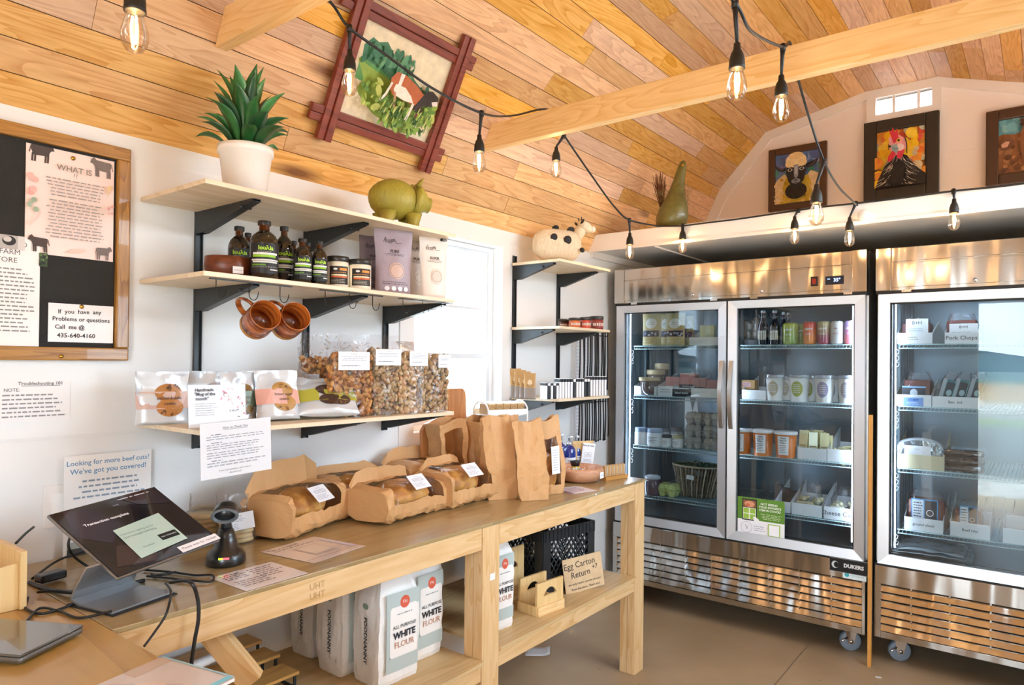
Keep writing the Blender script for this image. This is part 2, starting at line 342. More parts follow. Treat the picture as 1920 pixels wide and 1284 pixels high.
# floor
fm, nt, N, L, b = new_mat('brown painted concrete'); b.inputs['Roughness'].default_value = .42
tc = N.new('ShaderNodeTexCoord'); n = N.new('ShaderNodeTexNoise'); n.inputs['Scale'].default_value = 2.2; n.inputs['Detail'].default_value = 7; L.new(tc.outputs['Object'], n.inputs['Vector'])
cr = N.new('ShaderNodeValToRGB'); cr.color_ramp.elements[0].color = srgb('#a08768'); cr.color_ramp.elements[1].color = srgb('#b69b7b'); cr.color_ramp.elements[0].position = .3; cr.color_ramp.elements[1].position = .7
L.new(n.outputs['Fac'], cr.inputs[0])
vo = N.new('ShaderNodeTexNoise'); vo.inputs['Scale'].default_value = 38; vo.inputs['Detail'].default_value = 1; L.new(tc.outputs['Object'], vo.inputs['Vector'])
vr = N.new('ShaderNodeMapRange'); vr.inputs[1].default_value = .76; vr.inputs[2].default_value = .79; vr.inputs[4].default_value = .7; L.new(vo.outputs['Fac'], vr.inputs[0])
mx = N.new('ShaderNodeMix'); mx.data_type = 'RGBA'; mx.inputs[7].default_value = srgb('#6b543c'); L.new(vr.outputs[0], mx.inputs[0]); L.new(cr.outputs[0], mx.inputs[6]); L.new(mx.outputs[2], b.inputs['Base Color'])
bp = N.new('ShaderNodeBump'); bp.inputs['Strength'].default_value = .08; L.new(n.outputs['Fac'], bp.inputs['Height']); L.new(bp.outputs[0], b.inputs['Normal'])
s = MB()   # two slabs with a control joint
pa = hit(1527, 1195, 2, 0); pb = hit(1452, 1284, 2, 0); jx = lambda y: pa.x + (pb.x - pa.x) * (y - pa.y) / (pb.y - pa.y)
s.add([(-T, Y0-T, 0), (jx(Y0-T)-.002, Y0-T, 0), (jx(Y1+T)-.002, Y1+T, 0), (-T, Y1+T, 0)], [(0, 1, 2, 3)])
s.add([(jx(Y0-T)+.002, Y0-T, 0), (W+T, Y0-T, 0), (W+T, Y1+T, 0), (jx(Y1+T)+.002, Y1+T, 0)], [(0, 1, 2, 3)])
s.add([(-T, Y0-T, -.006), (W+T, Y0-T, -.006), (W+T, Y1+T, -.006), (-T, Y1+T, -.006)], [(0, 1, 2, 3)])
struct(s, 'floor', fm)
# left wall with its window opening
WY0, WY1, WZ0, WZ1 = 2.066, 2.667, 1.13, 2.003
s = MB().box(-T, 0, Y0-T, WY0, 0, 2.10).box(-T, 0, WY1, Y1+T, 0, 2.10).box(-T, 0, WY0, WY1, 0, WZ0).box(-T, 0, WY0, WY1, WZ1, 2.10)
struct(s, 'wall_left', WHITE)
s = MB().box(0, .007, 1.984, WY0, .02, 2.088).box(0, .007, WY1, 2.729, .02, 2.088).box(0, .007, WY0, WY1, WZ1, 2.088).box(0, .007, WY0, WY1, .02, WZ0)
struct(s, 'trim_1', TRIM)
# right wall; its unseen window is added to brighten the back of the room
RY0, RY1, RZ0, RZ1 = 1.90, 3.10, 1.20, 1.90
s = MB().box(W, W+T, Y0-T, RY0, 0, 2.10).box(W, W+T, RY1, Y1+T, 0, 2.10).box(W, W+T, RY0, RY1, 0, RZ0).box(W, W+T, RY0, RY1, RZ1, 2.10)
struct(s, 'wall_right', WHITE)
# front wall (behind the camera) with the open doorway
DX0, DX1, DZ = 1.59, 2.55, 2.08
s = MB().box(-T, DX0, Y0-T, Y0, 0, 2.09).box(DX1, W+T, Y0-T, Y0, 0, 2.09)
s.box(DX0, DX1, Y0-T, Y0, DZ, 2.09)
s.prism([(0, 2.09), (W, 2.09)] + [(x, z+.02) for x, z in PROF[::-1]][1:-1], Y0-T, Y0)
struct(s, 'wall_front', WHITE)
s = MB()
for x in (DX0, DX1-.02): s.box(x-.035 if x == DX0 else x, x+.02 if x == DX0 else x+.055, Y0, Y0+.015, 0, DZ+.05)
s.box(DX0-.035, DX1+.055, Y0, Y0+.015, DZ, DZ+.055); struct(s, 'trim_2', TRIM)
# back wall and gable with the vent opening
v0 = hit(1636, 186, 1, Y1); v1 = hit(1752, 216, 1, Y1)
vx0, vx1, vz1 = hit(1643, 190, 1, Y1).x, hit(1748, 190, 1, Y1).x, hit(1748, 163, 1, Y1).z; vz0 = hit(1748, 198, 1, Y1).z
s = MB().box(-T, W+T, Y1, Y1+T, 0, 2.09)
def pz(x):
    for (a, b_), (c, d) in zip(PROF, PROF[1:]):
        if a <= x <= c: return b_ + (d-b_)*(x-a)/(c-a)
left = [p for p in PROF if p[0] < vx0]; right = [p for p in PROF if p[0] > vx1]; mid = [p for p in PROF if vx0 <= p[0] <= vx1]
s.prism([(0, 2.09), (vx0+.0, 2.09), (vx0, pz(vx0))] + left[::-1][:-1], Y1, Y1+T)
s.prism([(vx1, 2.09), (3.0, 2.09)] + right[::-1][1:] + [(vx1, pz(vx1))], Y1, Y1+T)
s.prism([(vx0, 2.09), (vx1, 2.09), (vx1, vz0), (vx0, vz0)], Y1, Y1+T)
s.prism([(vx0, vz1), (vx1, vz1), (vx1, pz(vx1))] + mid[::-1] + [(vx0, pz(vx0))], Y1, Y1+T)
GABLE = wall_material('pinkish white gable boarding', '#f6f0ee', 'z', .3, 0)
struct(s, 'wall_back', GABLE)
# board along the gable's edge
s = MB()
cx = 1.5
IN = [(x + (cx-x)*.045*(1 if abs(x-cx) > .5 else .6), z - .055) for x, z in PROF]
for a, b_, c, d in zip(PROF, PROF[1:], IN[1:], IN): s.prism([a, b_, c, d], Y1-.012, Y1)
struct(s, 'trim_3', TRIM)
# gable vent
vt = thing('gable_vent', 'white louvred gable vent letting daylight in above the rooster painting', 'vent', ((vx0+vx1)/2, Y1, vz0))
w_, h_ = vx1-vx0, vz1-vz0; f = MB()
for a in ((-w_/2-.05, -w_/2, -.05, h_+.0), (w_/2, w_/2+.05, -.05, h_+.05), (-w_/2, w_/2, -.06, 0)): f.box(a[0], a[1], -.02, .0, a[2], a[3])
f.build('frame', TRIM, vt)
f = MB()
for i in range(8): z = h_*(i+.5)/8; f.add([(-w_/2, .02, z-.006), (w_/2, .02, z-.006), (w_/2, .045, z+.009), (-w_/2, .045, z+.009)], [(0, 1, 2, 3)])
f.build('louver', mat('vent slats', '#ffffff', .4), vt, solid=.002)
MB().box(-w_/6-.012, -w_/6+.004, .0, .02, 0, h_).build('mullion', TRIM, vt); MB().box(w_/4-.004, w_/4+.012, .0, .02, 0, h_).build('mullion', TRIM, vt)
# ceiling of narrow planks that run the length of the room
CEIL = wood('ceiling planks', '#efc17f', '#cf944b', 'y', .5, 1.0, island=.25, knots=.9, dark='#6b3c1c')
SKY0, SKY1 = 1.8, 4.7  # extent of the added, unseen roof opening that brightens the loft
s = MB(); rr = random.Random(3)
for (a, b_), (c, d) in zip(PROF, PROF[1:]):
    Ls = math.hypot(c-a, d-b_); n = max(1, round(Ls/.087)); ux, uz = (c-a)/Ls, (d-b_)/Ls; nx, nz = -uz, ux
    added_roofwin = a > 2.75
    for i in range(n):
        s0, s1 = i*Ls/n + .0012, (i+1)*Ls/n - .0012; y = Y0 - T - rr.uniform(0, .6)
        while y < Y1 + .1:
            e = y + rr.uniform(.5, 1.9); ya, yb = max(y, Y0-T), min(e, Y1+.1)
            o = rr.uniform(0, .0015)
            if yb - ya > .01:
                q = [(a+ux*t+nx*h, z_+uz*t+nz*h) for t, h, z_ in ((s0, o, b_), (s1, o, b_), (s1, .016, b_), (s0, .016, b_))]
                hole = added_roofwin and 0 < i < n-1
                for y_a, y_b in (((ya, min(yb, SKY0)), (max(ya, SKY1), yb)) if hole else ((ya, yb),)):
                    if y_b - y_a > .01: s.prism([(p[0], p[1]) for p in q], y_a, y_b - .0015)
            y = e
struct(s, 'ceiling', CEIL)
s = MB(); OUT = [(x + (x-1.5)*.035, z + .02 + .01*(z-2.09)) for x, z in PROF]; OU2 = [(x + (x-1.5)*.08, z + .07) for x, z in PROF]
v = [(x, y, z) for y in (Y0-T, Y1+T) for x, z in OUT] + [(x, y, z) for y in (Y0-T, Y1+T) for x, z in OU2]; n = len(PROF)
s.add(v, [(i+o, i+1+o, i+1+o+n, i+o+n) for i in range(n-2) for o in (0, 2*n)])
for q_ in (OUT, OU2):
    (xa, za), (xb, zb) = q_[-2], q_[-1]; f_ = lambda k, y: (xa+(xb-xa)*k, y, za+(zb-za)*k)
    for k0, k1, ya, yb in ((0, 1, Y0-T, SKY0), (0, 1, SKY1, Y1+T), (0, .18, SKY0, SKY1), (.84, 1, SKY0, SKY1)): s.add([f_(k0, ya), f_(k1, ya), f_(k1, yb), f_(k0, yb)], [(0, 1, 2, 3)])  # last slope leaves the added roof opening free
struct(s, 'roof_deck', mat('dark roof boards', '#3a2716', .8))
# dropped loft over the refrigerators
LY = 3.504
s = MB().box(0, W, LY, Y1, 2.098, 2.116); struct(s, 'ceiling_loft', BEAD)
s = MB(); s.prism([(.0, 2.088), (W, 2.088), (W-.05, 2.186), (.048, 2.186)], LY-.018, LY); struct(s, 'trim_4', TRIM)
s = MB(); s.prism([(.003, 2.086), (W, 2.086), (W, 2.102), (.008, 2.102)], LY-.026, LY-.018); struct(s, 'trim_5', TRIM)
s = MB().box(.0, W, LY, Y1, 2.116, 2.16); struct(s, 'loft_floor', mat('loft boards', '#c9a071', .6))
q = hit(1240, 465, 2, 2.097); s = MB().box(q.x-.008, q.x+.008, LY+.01, Y1, 2.09, 2.0985); struct(s, 'trim_6', TRIM)
s = MB().box(0, .022, LY, Y1, 2.06, 2.098); struct(s, 'trim_7', TRIM)
# outdoors, seen through the doorway and in the refrigerator glass
gm, nt, N, L, b = new_mat('farm yard'); b.inputs['Roughness'].default_value = .95
g = N.new('ShaderNodeNewGeometry'); sp = N.new('ShaderNodeSeparateXYZ'); L.new(g.outputs['Position'], sp.inputs[0])
ng = N.new('ShaderNodeMath'); ng.operation = 'MULTIPLY'; ng.inputs[1].default_value = -.01; L.new(sp.outputs[1], ng.inputs[0])
nz_ = N.new('ShaderNodeTexNoise'); nz_.inputs['Scale'].default_value = .35; nz_.inputs['Detail'].default_value = 3; L.new(g.outputs['Position'], nz_.inputs['Vector'])
ad = N.new('ShaderNodeMath'); ad.operation = 'MULTIPLY_ADD'; ad.inputs[1].default_value = .02; L.new(nz_.outputs['Fac'], ad.inputs[0]); L.new(ng.outputs[0], ad.inputs[2])
cr = N.new('ShaderNodeValToRGB'); cr.color_ramp.interpolation = 'LINEAR'
els = [(0, '#d9d3c8'), (.048, '#d9d3c8'), (.052, '#7d7a74'), (.14, '#8a867e'), (.17, '#8f9a5c'), (.19, '#a09b90'), (.26, '#cfcac0'), (.33, '#c0a070'), (.55, '#b08f60'), (.8, '#5f7058'), (1, '#3f5a54')]
while len(cr.color_ramp.elements) < len(els): cr.color_ramp.elements.new(.5)
for e, (p, c) in zip(cr.color_ramp.elements, els): e.position = p; e.color = srgb(c)
L.new(ad.outputs[0], cr.inputs[0])
n2 = N.new('ShaderNodeTexNoise'); n2.inputs['Scale'].default_value = 14; n2.inputs['Detail'].default_value = 6; L.new(g.outputs['Position'], n2.inputs['Vector'])
r = N.new('ShaderNodeMapRange'); r.inputs[1].default_value = .35; r.inputs[2].default_value = .65; r.inputs[3].default_value = .65; r.inputs[4].default_value = 1.15; L.new(n2.outputs['Fac'], r.inputs[0])
mx = N.new('ShaderNodeMix'); mx.data_type = 'RGBA'; mx.blend_type = 'MULTIPLY'; mx.inputs[0].default_value = 1; L.new(cr.outputs[0], mx.inputs[6]); L.new(r.outputs[0], mx.inputs[7]); L.new(mx.outputs[2], b.inputs['Base Color'])
s = MB().add([(-150, -220, -.12), (150, -220, -.12), (150, Y0-T-.001, -.12), (-150, Y0-T-.001, -.12)], [(0, 1, 2, 3)])
s.add([(-150, Y0-T-.001, -.12), (-T, Y0-T, -.12), (-T, 60, -.12), (-150, 60, -.12)], [(0, 1, 2, 3)]); s.add([(W+T, Y0-T, -.12), (150, Y0-T, -.12), (150, 60, -.12), (W+T, 60, -.12)], [(0, 1, 2, 3)])
struct(s, 'ground', gm)
s = MB()
for k in range(9): s.box(.9+k*.25, 1.145+k*.25, Y0-T-.8, Y0-T, -.05, -.012)
struct(s, 'porch_deck', wood('porch boards', '#c9b79a', '#a58f70', 'y', .7))
s = MB(); rr = random.Random(5); n = 60
v = [(-150+300*i/n, -218, -.12) for i in range(n+1)] + [(-150+300*i/n, -219, 5+3.2*noise.noise(Vector((i*.21, 0, 2)))) for i in range(n+1)]
s.add(v, [(i, i+1, i+n+2, i+n+1) for i in range(n)]); s.v += [(-150, -232, -.12), (150, -232, -.12)]
struct(s, 'hills', mat('far hills', '#476468', .95, noise_amt=.5, nscale=.3))
# the left window
wf = MB(); x0 = -.093
def fr(b, y0, y1, z0, z1, t, xa, xb):
    b.box(xa, xb, y0, y0+t, z0, z1).box(xa, xb, y1-t, y1, z0, z1).box(xa, xb, y0+t, y1-t, z0, z0+t).box(xa, xb, y0+t, y1-t, z1-t, z1)
fr(wf, WY0+.001, WY1-.001, WZ0+.001, WZ1-.001, .022, -.098, -.055)
o1 = struct(wf, 'window_1', mat('window vinyl', '#f4f6f8', .3))
SM = mat('window sash grey white', '#dfe3e8', .35)
b = MB(); fr(b, WY0+.022, WY1-.022, 1.452, WZ1-.022, .016, -.09, -.07); b.box(-.088, -.072, WY0+.03, WY1-.03, 1.69, 1.703).build('sash', SM, o1)
b = MB(); fr(b, WY0+.022, WY1-.022, WZ0+.022, 1.475, .024, -.078, -.056); b.build('sash', SM, o1)
MB().box(-.084, -.082, WY0+.03, WY1-.03, WZ0+.03, WZ1-.03).build('pane', film('window glass', '#f6fbff', .04, .6, .0, 0), o1)
MB().box(-.055, -.0, WY0, WY1, WZ0-.02, WZ0+.001).build('sill', TRIM, o1)
# added right window, outside the frame, put in to light the room
wf = MB(); 
def fr2(b, t, xa, xb, y0, y1, z0, z1): b.box(xa, xb, y0, y0+t, z0, z1).box(xa, xb, y1-t, y1, z0, z1).box(xa, xb, y0+t, y1-t, z0, z0+t).box(xa, xb, y0+t, y1-t, z1-t, z1)
fr2(wf, .03, W+.04, W+.08, RY0, RY1, RZ0, RZ1); wf.box(W+.05, W+.07, (RY0+RY1)/2-.02, (RY0+RY1)/2+.02, RZ0, RZ1)
o2 = struct(wf, 'added_window', MATS['window vinyl'])
MB().box(W+.058, W+.06, RY0+.03, RY1-.03, RZ0+.03, RZ1-.03).build('pane', MATS['window glass'], o2)
# tie beams
BEAM = wood('yellow pine beam', '#f6d6a2', '#e6b977', 'x', .45, .8, knots=.8, dark='#a8622a')
def xs(z): return (z-2.09)/2.0
bz0, bz1 = 2.38, 2.487
for i, y in enumerate((2.335, 1.085)):
    b = MB(); b.prism([(xs(bz0), bz0), (W-xs(bz0)*.95, bz0), (W-xs(bz1)*.95, bz1), (xs(bz1), bz1)], y, y+.04)
    o = b.build('tie_beam', BEAM, bevel=.002)
    tag(o, ['long pale pine beam crossing the room in front of the barrel ceiling, strings of bulbs at it', 'cut pine beam end at the top edge, left of the red framed cow painting'][i], 'beam')
# ================================================================== REFRIGERATORS
STEEL = None
def steel(name, rough=.22, col='#c9c5c0', wav=.05, ax='x'):
    if name in MATS: return MATS[name]
    m, nt, N, L, b = new_mat(name); b.inputs['Base Color'].default_value = srgb(col); b.inputs['Metallic'].default_value = 1; b.inputs['Roughness'].default_value = rough
    b.inputs['Anisotropic'].default_value = .5
    tc = N.new('ShaderNodeTexCoord'); mp = N.new('ShaderNodeMapping'); mp.inputs['Scale'].default_value = (7, 1, 1.2); L.new(tc.outputs['Object'], mp.inputs['Vector'])
    n = N.new('ShaderNodeTexNoise'); n.inputs['Scale'].default_value = 1.0; n.inputs['Detail'].default_value = 1; L.new(mp.outputs[0], n.inputs['Vector'])
    bp = N.new('ShaderNodeBump'); bp.inputs['Strength'].default_value = wav; bp.inputs['Distance'].default_value = .05; L.new(n.outputs['Fac'], bp.inputs['Height']); L.new(bp.outputs[0], b.inputs['Normal'])
    MATS[name] = m; return m
ST = steel('brushed stainless', .16, '#c2bdb6', wav=.55); ST2 = steel('satin stainless', .33, '#bdb9b4', .03); STF = steel('door frame steel', .42, '#d6d8de', .02)
DARK = mat('black gap', '#0b0b0c', .6); INT = mat('cold cabinet lining', '#77868f', .3, metal=.5, bump=.02, bscale=5)
WIRE = mat('pale blue coated shelf wire', '#a9c6cb', .35)
GLASS = film('refrigerator door glass', '#e9f0f3', .04, .6, .0, 0)
LED = mat('white led strip', '#eef4ff', .4, emit=30, ecol='#e4eeff')
RUB = mat('grey rubber wheel', '#7d8794', .55); CHR = mat('chrome', '#d8d8d8', .15, metal=1)
SZ = (1.54, 1.24, .94, .645)
FW_, FD = 1.384, .82
def fridge(label, loc, panel=True):
    t = thing('display_refrigerator', label, 'refrigerator', loc)      # base at the floor, front-left corner; x right, y into the wall
    W_ = FW_; yb = .05; z0, z1 = .133, 2.0
    # carcass: open box behind the doors
    b = MB(); b.box(0, .045, yb, FD, z0, z1).box(W_-.045, W_, yb, FD, z0, z1).box(.045, W_-.045, yb, FD, 1.80, z1).box(.045, W_-.045, FD-.04, FD, z0, 1.8).box(.045, W_-.045, yb, FD-.04, z0, .50)
    b.build('cabinet', ST2, t)
    b = MB(); b.box(.045, .05, yb+.01, FD-.04, .5, 1.8).box(W_-.05, W_-.045, yb+.01, FD-.04, .5, 1.8).box(.05, W_-.05, FD-.05, FD-.04, .5, 1.8).box(.05, W_-.05, yb+.01, FD-.05, .5, .505).box(.05, W_-.05, yb+.01, FD-.05, 1.79, 1.8)
    for i in range(9):
        for x0, s_ in ((.05, 1), (W_-.05, -1)): b.box(x0, x0+s_*.012, .30+i*.05, .325+i*.05, .52, 1.78)
    b.build('lining', INT, t)
    b = MB(); b.box(W_/2-.03, W_/2+.03, yb-.005, yb+.05, .49, 1.80); b.build('mullion', DARK, t)
    b = MB(); b.box(W_/2-.1, W_/2+.1, FD-.10, FD-.05, .55, 1.75)
    for i in range(3): b.box(W_/2+.25+i*.1, W_/2+.31+i*.1, FD-.055, FD-.05, 1.40, 1.41)
    b.build('air_duct', INT, t)
    # header with recessed panel
    b = MB(); b.box(0, W_, 0, yb, 1.795, z1); b.box(.068, W_-.068, -.006, 0, 1.81, 1.925).box(.068, W_-.068, -.006, 0, 1.932, z1-.002).box(0, .064, -.008, 0, 1.797, z1).box(W_-.064, W_, -.008, 0, 1.797, z1)
    hd = b.build('header_panel', ST, t, bevel=.0015)
    for x in ((.50, .88) if panel else (.4, .9)): MB().cyl((x, -.004, 1.825), (x, -.014, 1.825), .009, 14).build('lock', CHR, hd)
    for i, x in enumerate((.1+.03, .62, .84, 1.3)): MB().box(x-.02, x+.02, -.004, .02, 1.786, 1.797).build('hinge', CHR, hd)
    if panel:
        x = 1.145; b = MB('#141414'); b.box(x-.016, x+.016, -.012, -.006, 1.835, 1.883); b.box(x-.009, x+.009, -.016, -.012, 1.845, 1.872, col='#8e2018'); b.build('power_switch', vcmat('glossy print', .3), hd)
        art('temperature_display', .085, .042, [('t', "35°", .64, .5, .55, '#8fb4ff', 'CENTER', .0004), ('r', .12, .62, .26, .70, '#7f9fff')], hd, '#0a0c12', mat_display(), (1.24, -.006, 1.838), thick=.006)
    # lower panel, vent louvres
    b = MB(); b.box(0, W_, 0, yb, .39, .477).box(0, .028, 0, yb, .133, .39).box(W_-.015, W_, 0, yb, .133, .39).box(.028, W_-.015, 0, yb, .133, .163); lp = b.build('lower_panel', ST, t, bevel=.0015)
    b = MB(); b.box(.028, W_-.015, yb-.006, yb, .163, .39); b.build('vent_back', DARK, lp)
    for i in range(6):
        z = .163 + i*.0378; b = MB()
        b.add([(.028, .012, z+.001), (W_-.015, .012, z+.001), (W_-.015, .0, z+.004), (.028, .0, z+.004), (.028, .016, z+.030), (W_-.015, .016, z+.030)], [(0, 1, 2, 3), (3, 2, 5, 4)])
        for k in range(1, 9): x = W_*k/9; b.box(x-.003, x+.003, .008, .02, z+.028, z+.0418)
        b.build('vent_slat', ST, lp, solid=.0015)
    MB().box(0, W_, .005, yb, .477, .486).build('gasket', DARK, t); MB().box(0, W_, .005, yb, 1.781, 1.797).build('gasket', DARK, t)
    # doors
    for k, (xa, xb) in enumerate(((.012, .690), (.700, 1.377))):
        za, zb = .487, 1.78; fw = .047; b = MB(); ya, y_b = 0, .045
        A = [(xa, za), (xb, za), (xb, zb), (xa, zb)]; B = [(xa+fw, za+fw), (xb-fw, za+fw), (xb-fw, zb-.041), (xa+fw, zb-.041)]
        for i in range(4):
            j = (i+1) % 4; a, c, d, e = A[i], A[j], B[j], B[i]
            b.add([(a[0], ya, a[1]), (c[0], ya, c[1]), (d[0], ya+.006, d[1]), (e[0], ya+.006, e[1]), (a[0], y_b, a[1]), (c[0], y_b, c[1]), (d[0], y_b, d[1]), (e[0], y_b, e[1])], [(0, 1, 2, 3), (0, 4, 5, 1), (3, 2, 6, 7), (4, 7, 6, 5)])
        d_ = b.build('door', STF, t)
        MB().box(xa+fw-.004, xb-fw+.004, .018, .022, za+fw-.004, zb-.037).build('glass', GLASS, d_)
        g = MB()
        for (p, q, r_, s_) in ((xa+fw, xa+fw+.008, za+fw, zb-.041), (xb-fw-.008, xb-fw, za+fw, zb-.041), (xa+fw, xb-fw, za+fw, za+fw+.008), (xa+fw, xb-fw, zb-.049, zb-.041)): g.box(p, q, .024, .04, r_, s_)
        g.build('gasket', DARK, d_)
        hx = (xb-.022) if k == 0 else (xa+.022); pts = [(hx, -.028*math.sin(PI*i/12)-.004, 1.085+.37*i/12) for i in range(13)]
        h = MB(); 
        for (p, q) in zip(pts, pts[1:]): h.add([(p[0]-.011, p[1], p[2]), (p[0]+.011, p[1], p[2]), (q[0]+.011, q[1], q[2]), (q[0]-.011, q[1], q[2]), (p[0]-.011, p[1]-.008, p[2]), (p[0]+.011, p[1]-.008, p[2]), (q[0]+.011, q[1]-.008, q[2]), (q[0]-.011, q[1]-.008, q[2])], [(0, 3, 2, 1), (4, 5, 6, 7), (0, 1, 5, 4), (1, 2, 6, 5), (3, 7, 6, 2), (0, 4, 7, 3)])
        h.build('handle', ST2, d_)
    # led tubes
    for x in (.075, .665, .72, 1.31): MB().box(x, x+.004, .056, .06, .56, 1.74).build('led_strip', LED, t)
    if not panel:
        MB().box(.14, W_-.86, .056, .062, 1.757, 1.762).build('led_strip', LED, t); MB().box(.86, W_-.14, .056, .062, 1.757, 1.762).build('led_strip', LED, t)
    # four levels of wire shelves, two per level
    for z in SZ:
        for xa, xb in ((.085, .675), (.715, 1.305)):
            b = MB(); b.cyl((xa, .09, z), (xb, .09, z), .003, 6).cyl((xa, .09, z-.018), (xb, .09, z-.018), .003, 6).cyl((xa, .70, z), (xb, .70, z), .003, 6)
            for i in range(37):
                x = xa + (xb-xa)*i/36; b.add([(x-.0013, .088, z), (x+.0013, .088, z), (x+.0013, .70, z), (x-.0013, .70, z), (x-.0013, .088, z-.0026), (x+.0013, .088, z-.0026), (x+.0013, .70, z-.0026), (x-.0013, .70, z-.0026)], [(0, 1, 2, 3), (7, 6, 5, 4), (0, 3, 7, 4), (1, 5, 6, 2), (0, 4, 5, 1)])
                if i < 36: b.add([(x, .087, z-.018), (x+.002, .087, z-.018), (x+.010, .087, z), (x+.008, .087, z)], [(0, 1, 2, 3)])
            b.build('wire_shelf', WIRE, t)
        b = MB()
        for x in (.07,): 
            for dz in (0, .03, .06): b.tube([(x, .075, z-.02-dz), (x+.02, .078, z-.03-dz), (x+.015, .08, z-.045-dz), (x, .078, z-.05-dz)], .0015, 5)
        b.build('shelf_clip', CHR, t)
    # castors
    for x, y in ((.09, .12), (W_-.09, .12), (.09, FD-.1), (W_-.09, FD-.1)):
        w_ = MB(); M = Matrix.Translation((x, y, .05)) @ Matrix.Rotation(.5, 4, 'Z') @ Matrix.Rotation(PI/2, 4, 'X')
        w_.lathe([(.016, -.014), (.044, -.016), (.05, -.011), (.05, .011), (.044, .016), (.016, .014)], 28, M)
        cw = w_.build('caster_wheel', RUB, t)
        k = MB(); M2 = Matrix.Translation((x, y, .0)) @ Matrix.Rotation(.5, 4, 'Z'); k.box(-.022, -.018, -0, 0, 0, 0) if 0 else None
        for s_ in (-1, 1): k.prism([(-.016, .04), (.012, .04), (.03, .118), (-.03, .118)], s_*.019, s_*.022, M2)
        k.box(-.04, .04, -.035, .035, .118, .134, M2).cyl(tuple(M2 @ Vector((0, -.024, .05))), tuple(M2 @ Vector((0, .024, .05))), .01, 10); k.tube([tuple(M2 @ Vector(p)) for p in ((-.02, -.02, .07), (-.05, -.035, .055))], .005, 6); k.build('fork', CHR, cw)
    return t
def mat_display():
    if 'display' in MATS: return MATS['display']
    m, nt, N, L, b = new_mat('display'); a = N.new('ShaderNodeVertexColor'); a.layer_name = 'col'
    L.new(a.outputs[0], b.inputs['Base Color']); L.new(a.outputs[0], b.inputs['Emission Color']); b.inputs['Emission Strength'].default_value = 1.6; b.inputs['Roughness'].default_value = .15
    MATS['display'] = m; return m
F1 = fridge('left stainless glass-door refrigerator with the green notice on its door', (.067, 3.69, 0))
F2 = fridge('right stainless glass-door refrigerator mirroring the open farm yard', (1.487, 3.71, 0), panel=False)
# ================================================================== WORK TABLE
PINE = wood('table pine', '#e2c192', '#cfa268', 'y', .5, .8, knots=.8, dark='#8a5526'); PINEZ = wood('post pine', '#e2c192', '#cfa268', 'z', .5, .8, knots=.85, dark='#8a5526')
TOP = wood('varnished plywood top', '#ab9468', '#94794d', 'y', .28, .35, knots=0, coat=.3)
t = thing('work_table', 'long pine work table of two bays with a lower shelf along the white wall', 'table', (0, 0, 0))
MB().box(.005, .645, .612, 2.968, .880, .892).build('tabletop', TOP, t, bevel=.002)
MB().box(.603, .641, .612, 1.772, .806, .8795).build('apron', PINE, t, bevel=.002)
MB().box(.603, .641, 1.868, 2.865, .806, .8795).build('apron', PINE, t, bevel=.002)
MB().box(.04, .60, 2.90, 2.938, .806, .8795).build('apron', wood('pine cross piece', '#e2c192', '#cfa268', 'x', .5, .8), t, bevel=.002)
for x0, x1, y0, y1, za, zb in ((.604, .643, 2.868, 2.957, 0, .8795), (.566, .602, 2.868, 2.950, 0, .8), (.602, .643, 1.775, 1.865, 0, .8795), (.562, .60, 1.775, 1.865, 0, .8), (.02, .06, 2.868, 2.957, 0, .8795), (.02, .06, 1.775, 1.865, 0, .8795), (.604, .643, .63, .70, 0, .80), (.02, .06, .63, .70, 0, .80)):
    MB().box(x0, x1, y0, y1, za, zb).build('leg', PINEZ, t, bevel=.002)
LS = .455; LS2 = .437
MB().box(.05, .60, 1.867, 2.866, LS-.012, LS).box(.6, .652, 1.867, 2.866, LS-.012, LS).build('lower_shelf', wood('lower shelf plywood', '#d8b98a', '#c4a06c', 'y', .5, .4, knots=0), t)
MB().box(.05, .60, .72, 1.773, LS2-.012, LS2).box(.6, .655, .72, 1.80 - .027, LS2-.012, LS2).build('lower_shelf', MATS['lower shelf plywood'], t)
MB().box(.603, .641, 1.867, 2.866, .385, LS-.0125).build('shelf_rail', PINE, t, bevel=.002)
MB().box(.603, .641, .72, 1.773, .366, LS2-.0125).build('shelf_rail', PINE, t, bevel=.002)
# counter in the foreground
COUNT = wood('golden counter top', '#bf9a55', '#a87f3f', 'x', .3, .3, knots=0, coat=.25)
t = thing('counter', 'golden wood-topped counter corner in the left foreground under the laptop', 'counter')
MB().box(.002, 1.35, -.12, .610, .866, .8925).build('countertop', COUNT, t, bevel=.002)
MB().box(.03, 1.30, -.08, .57, 0, .8655).build('cabinet', PINEZ, t)
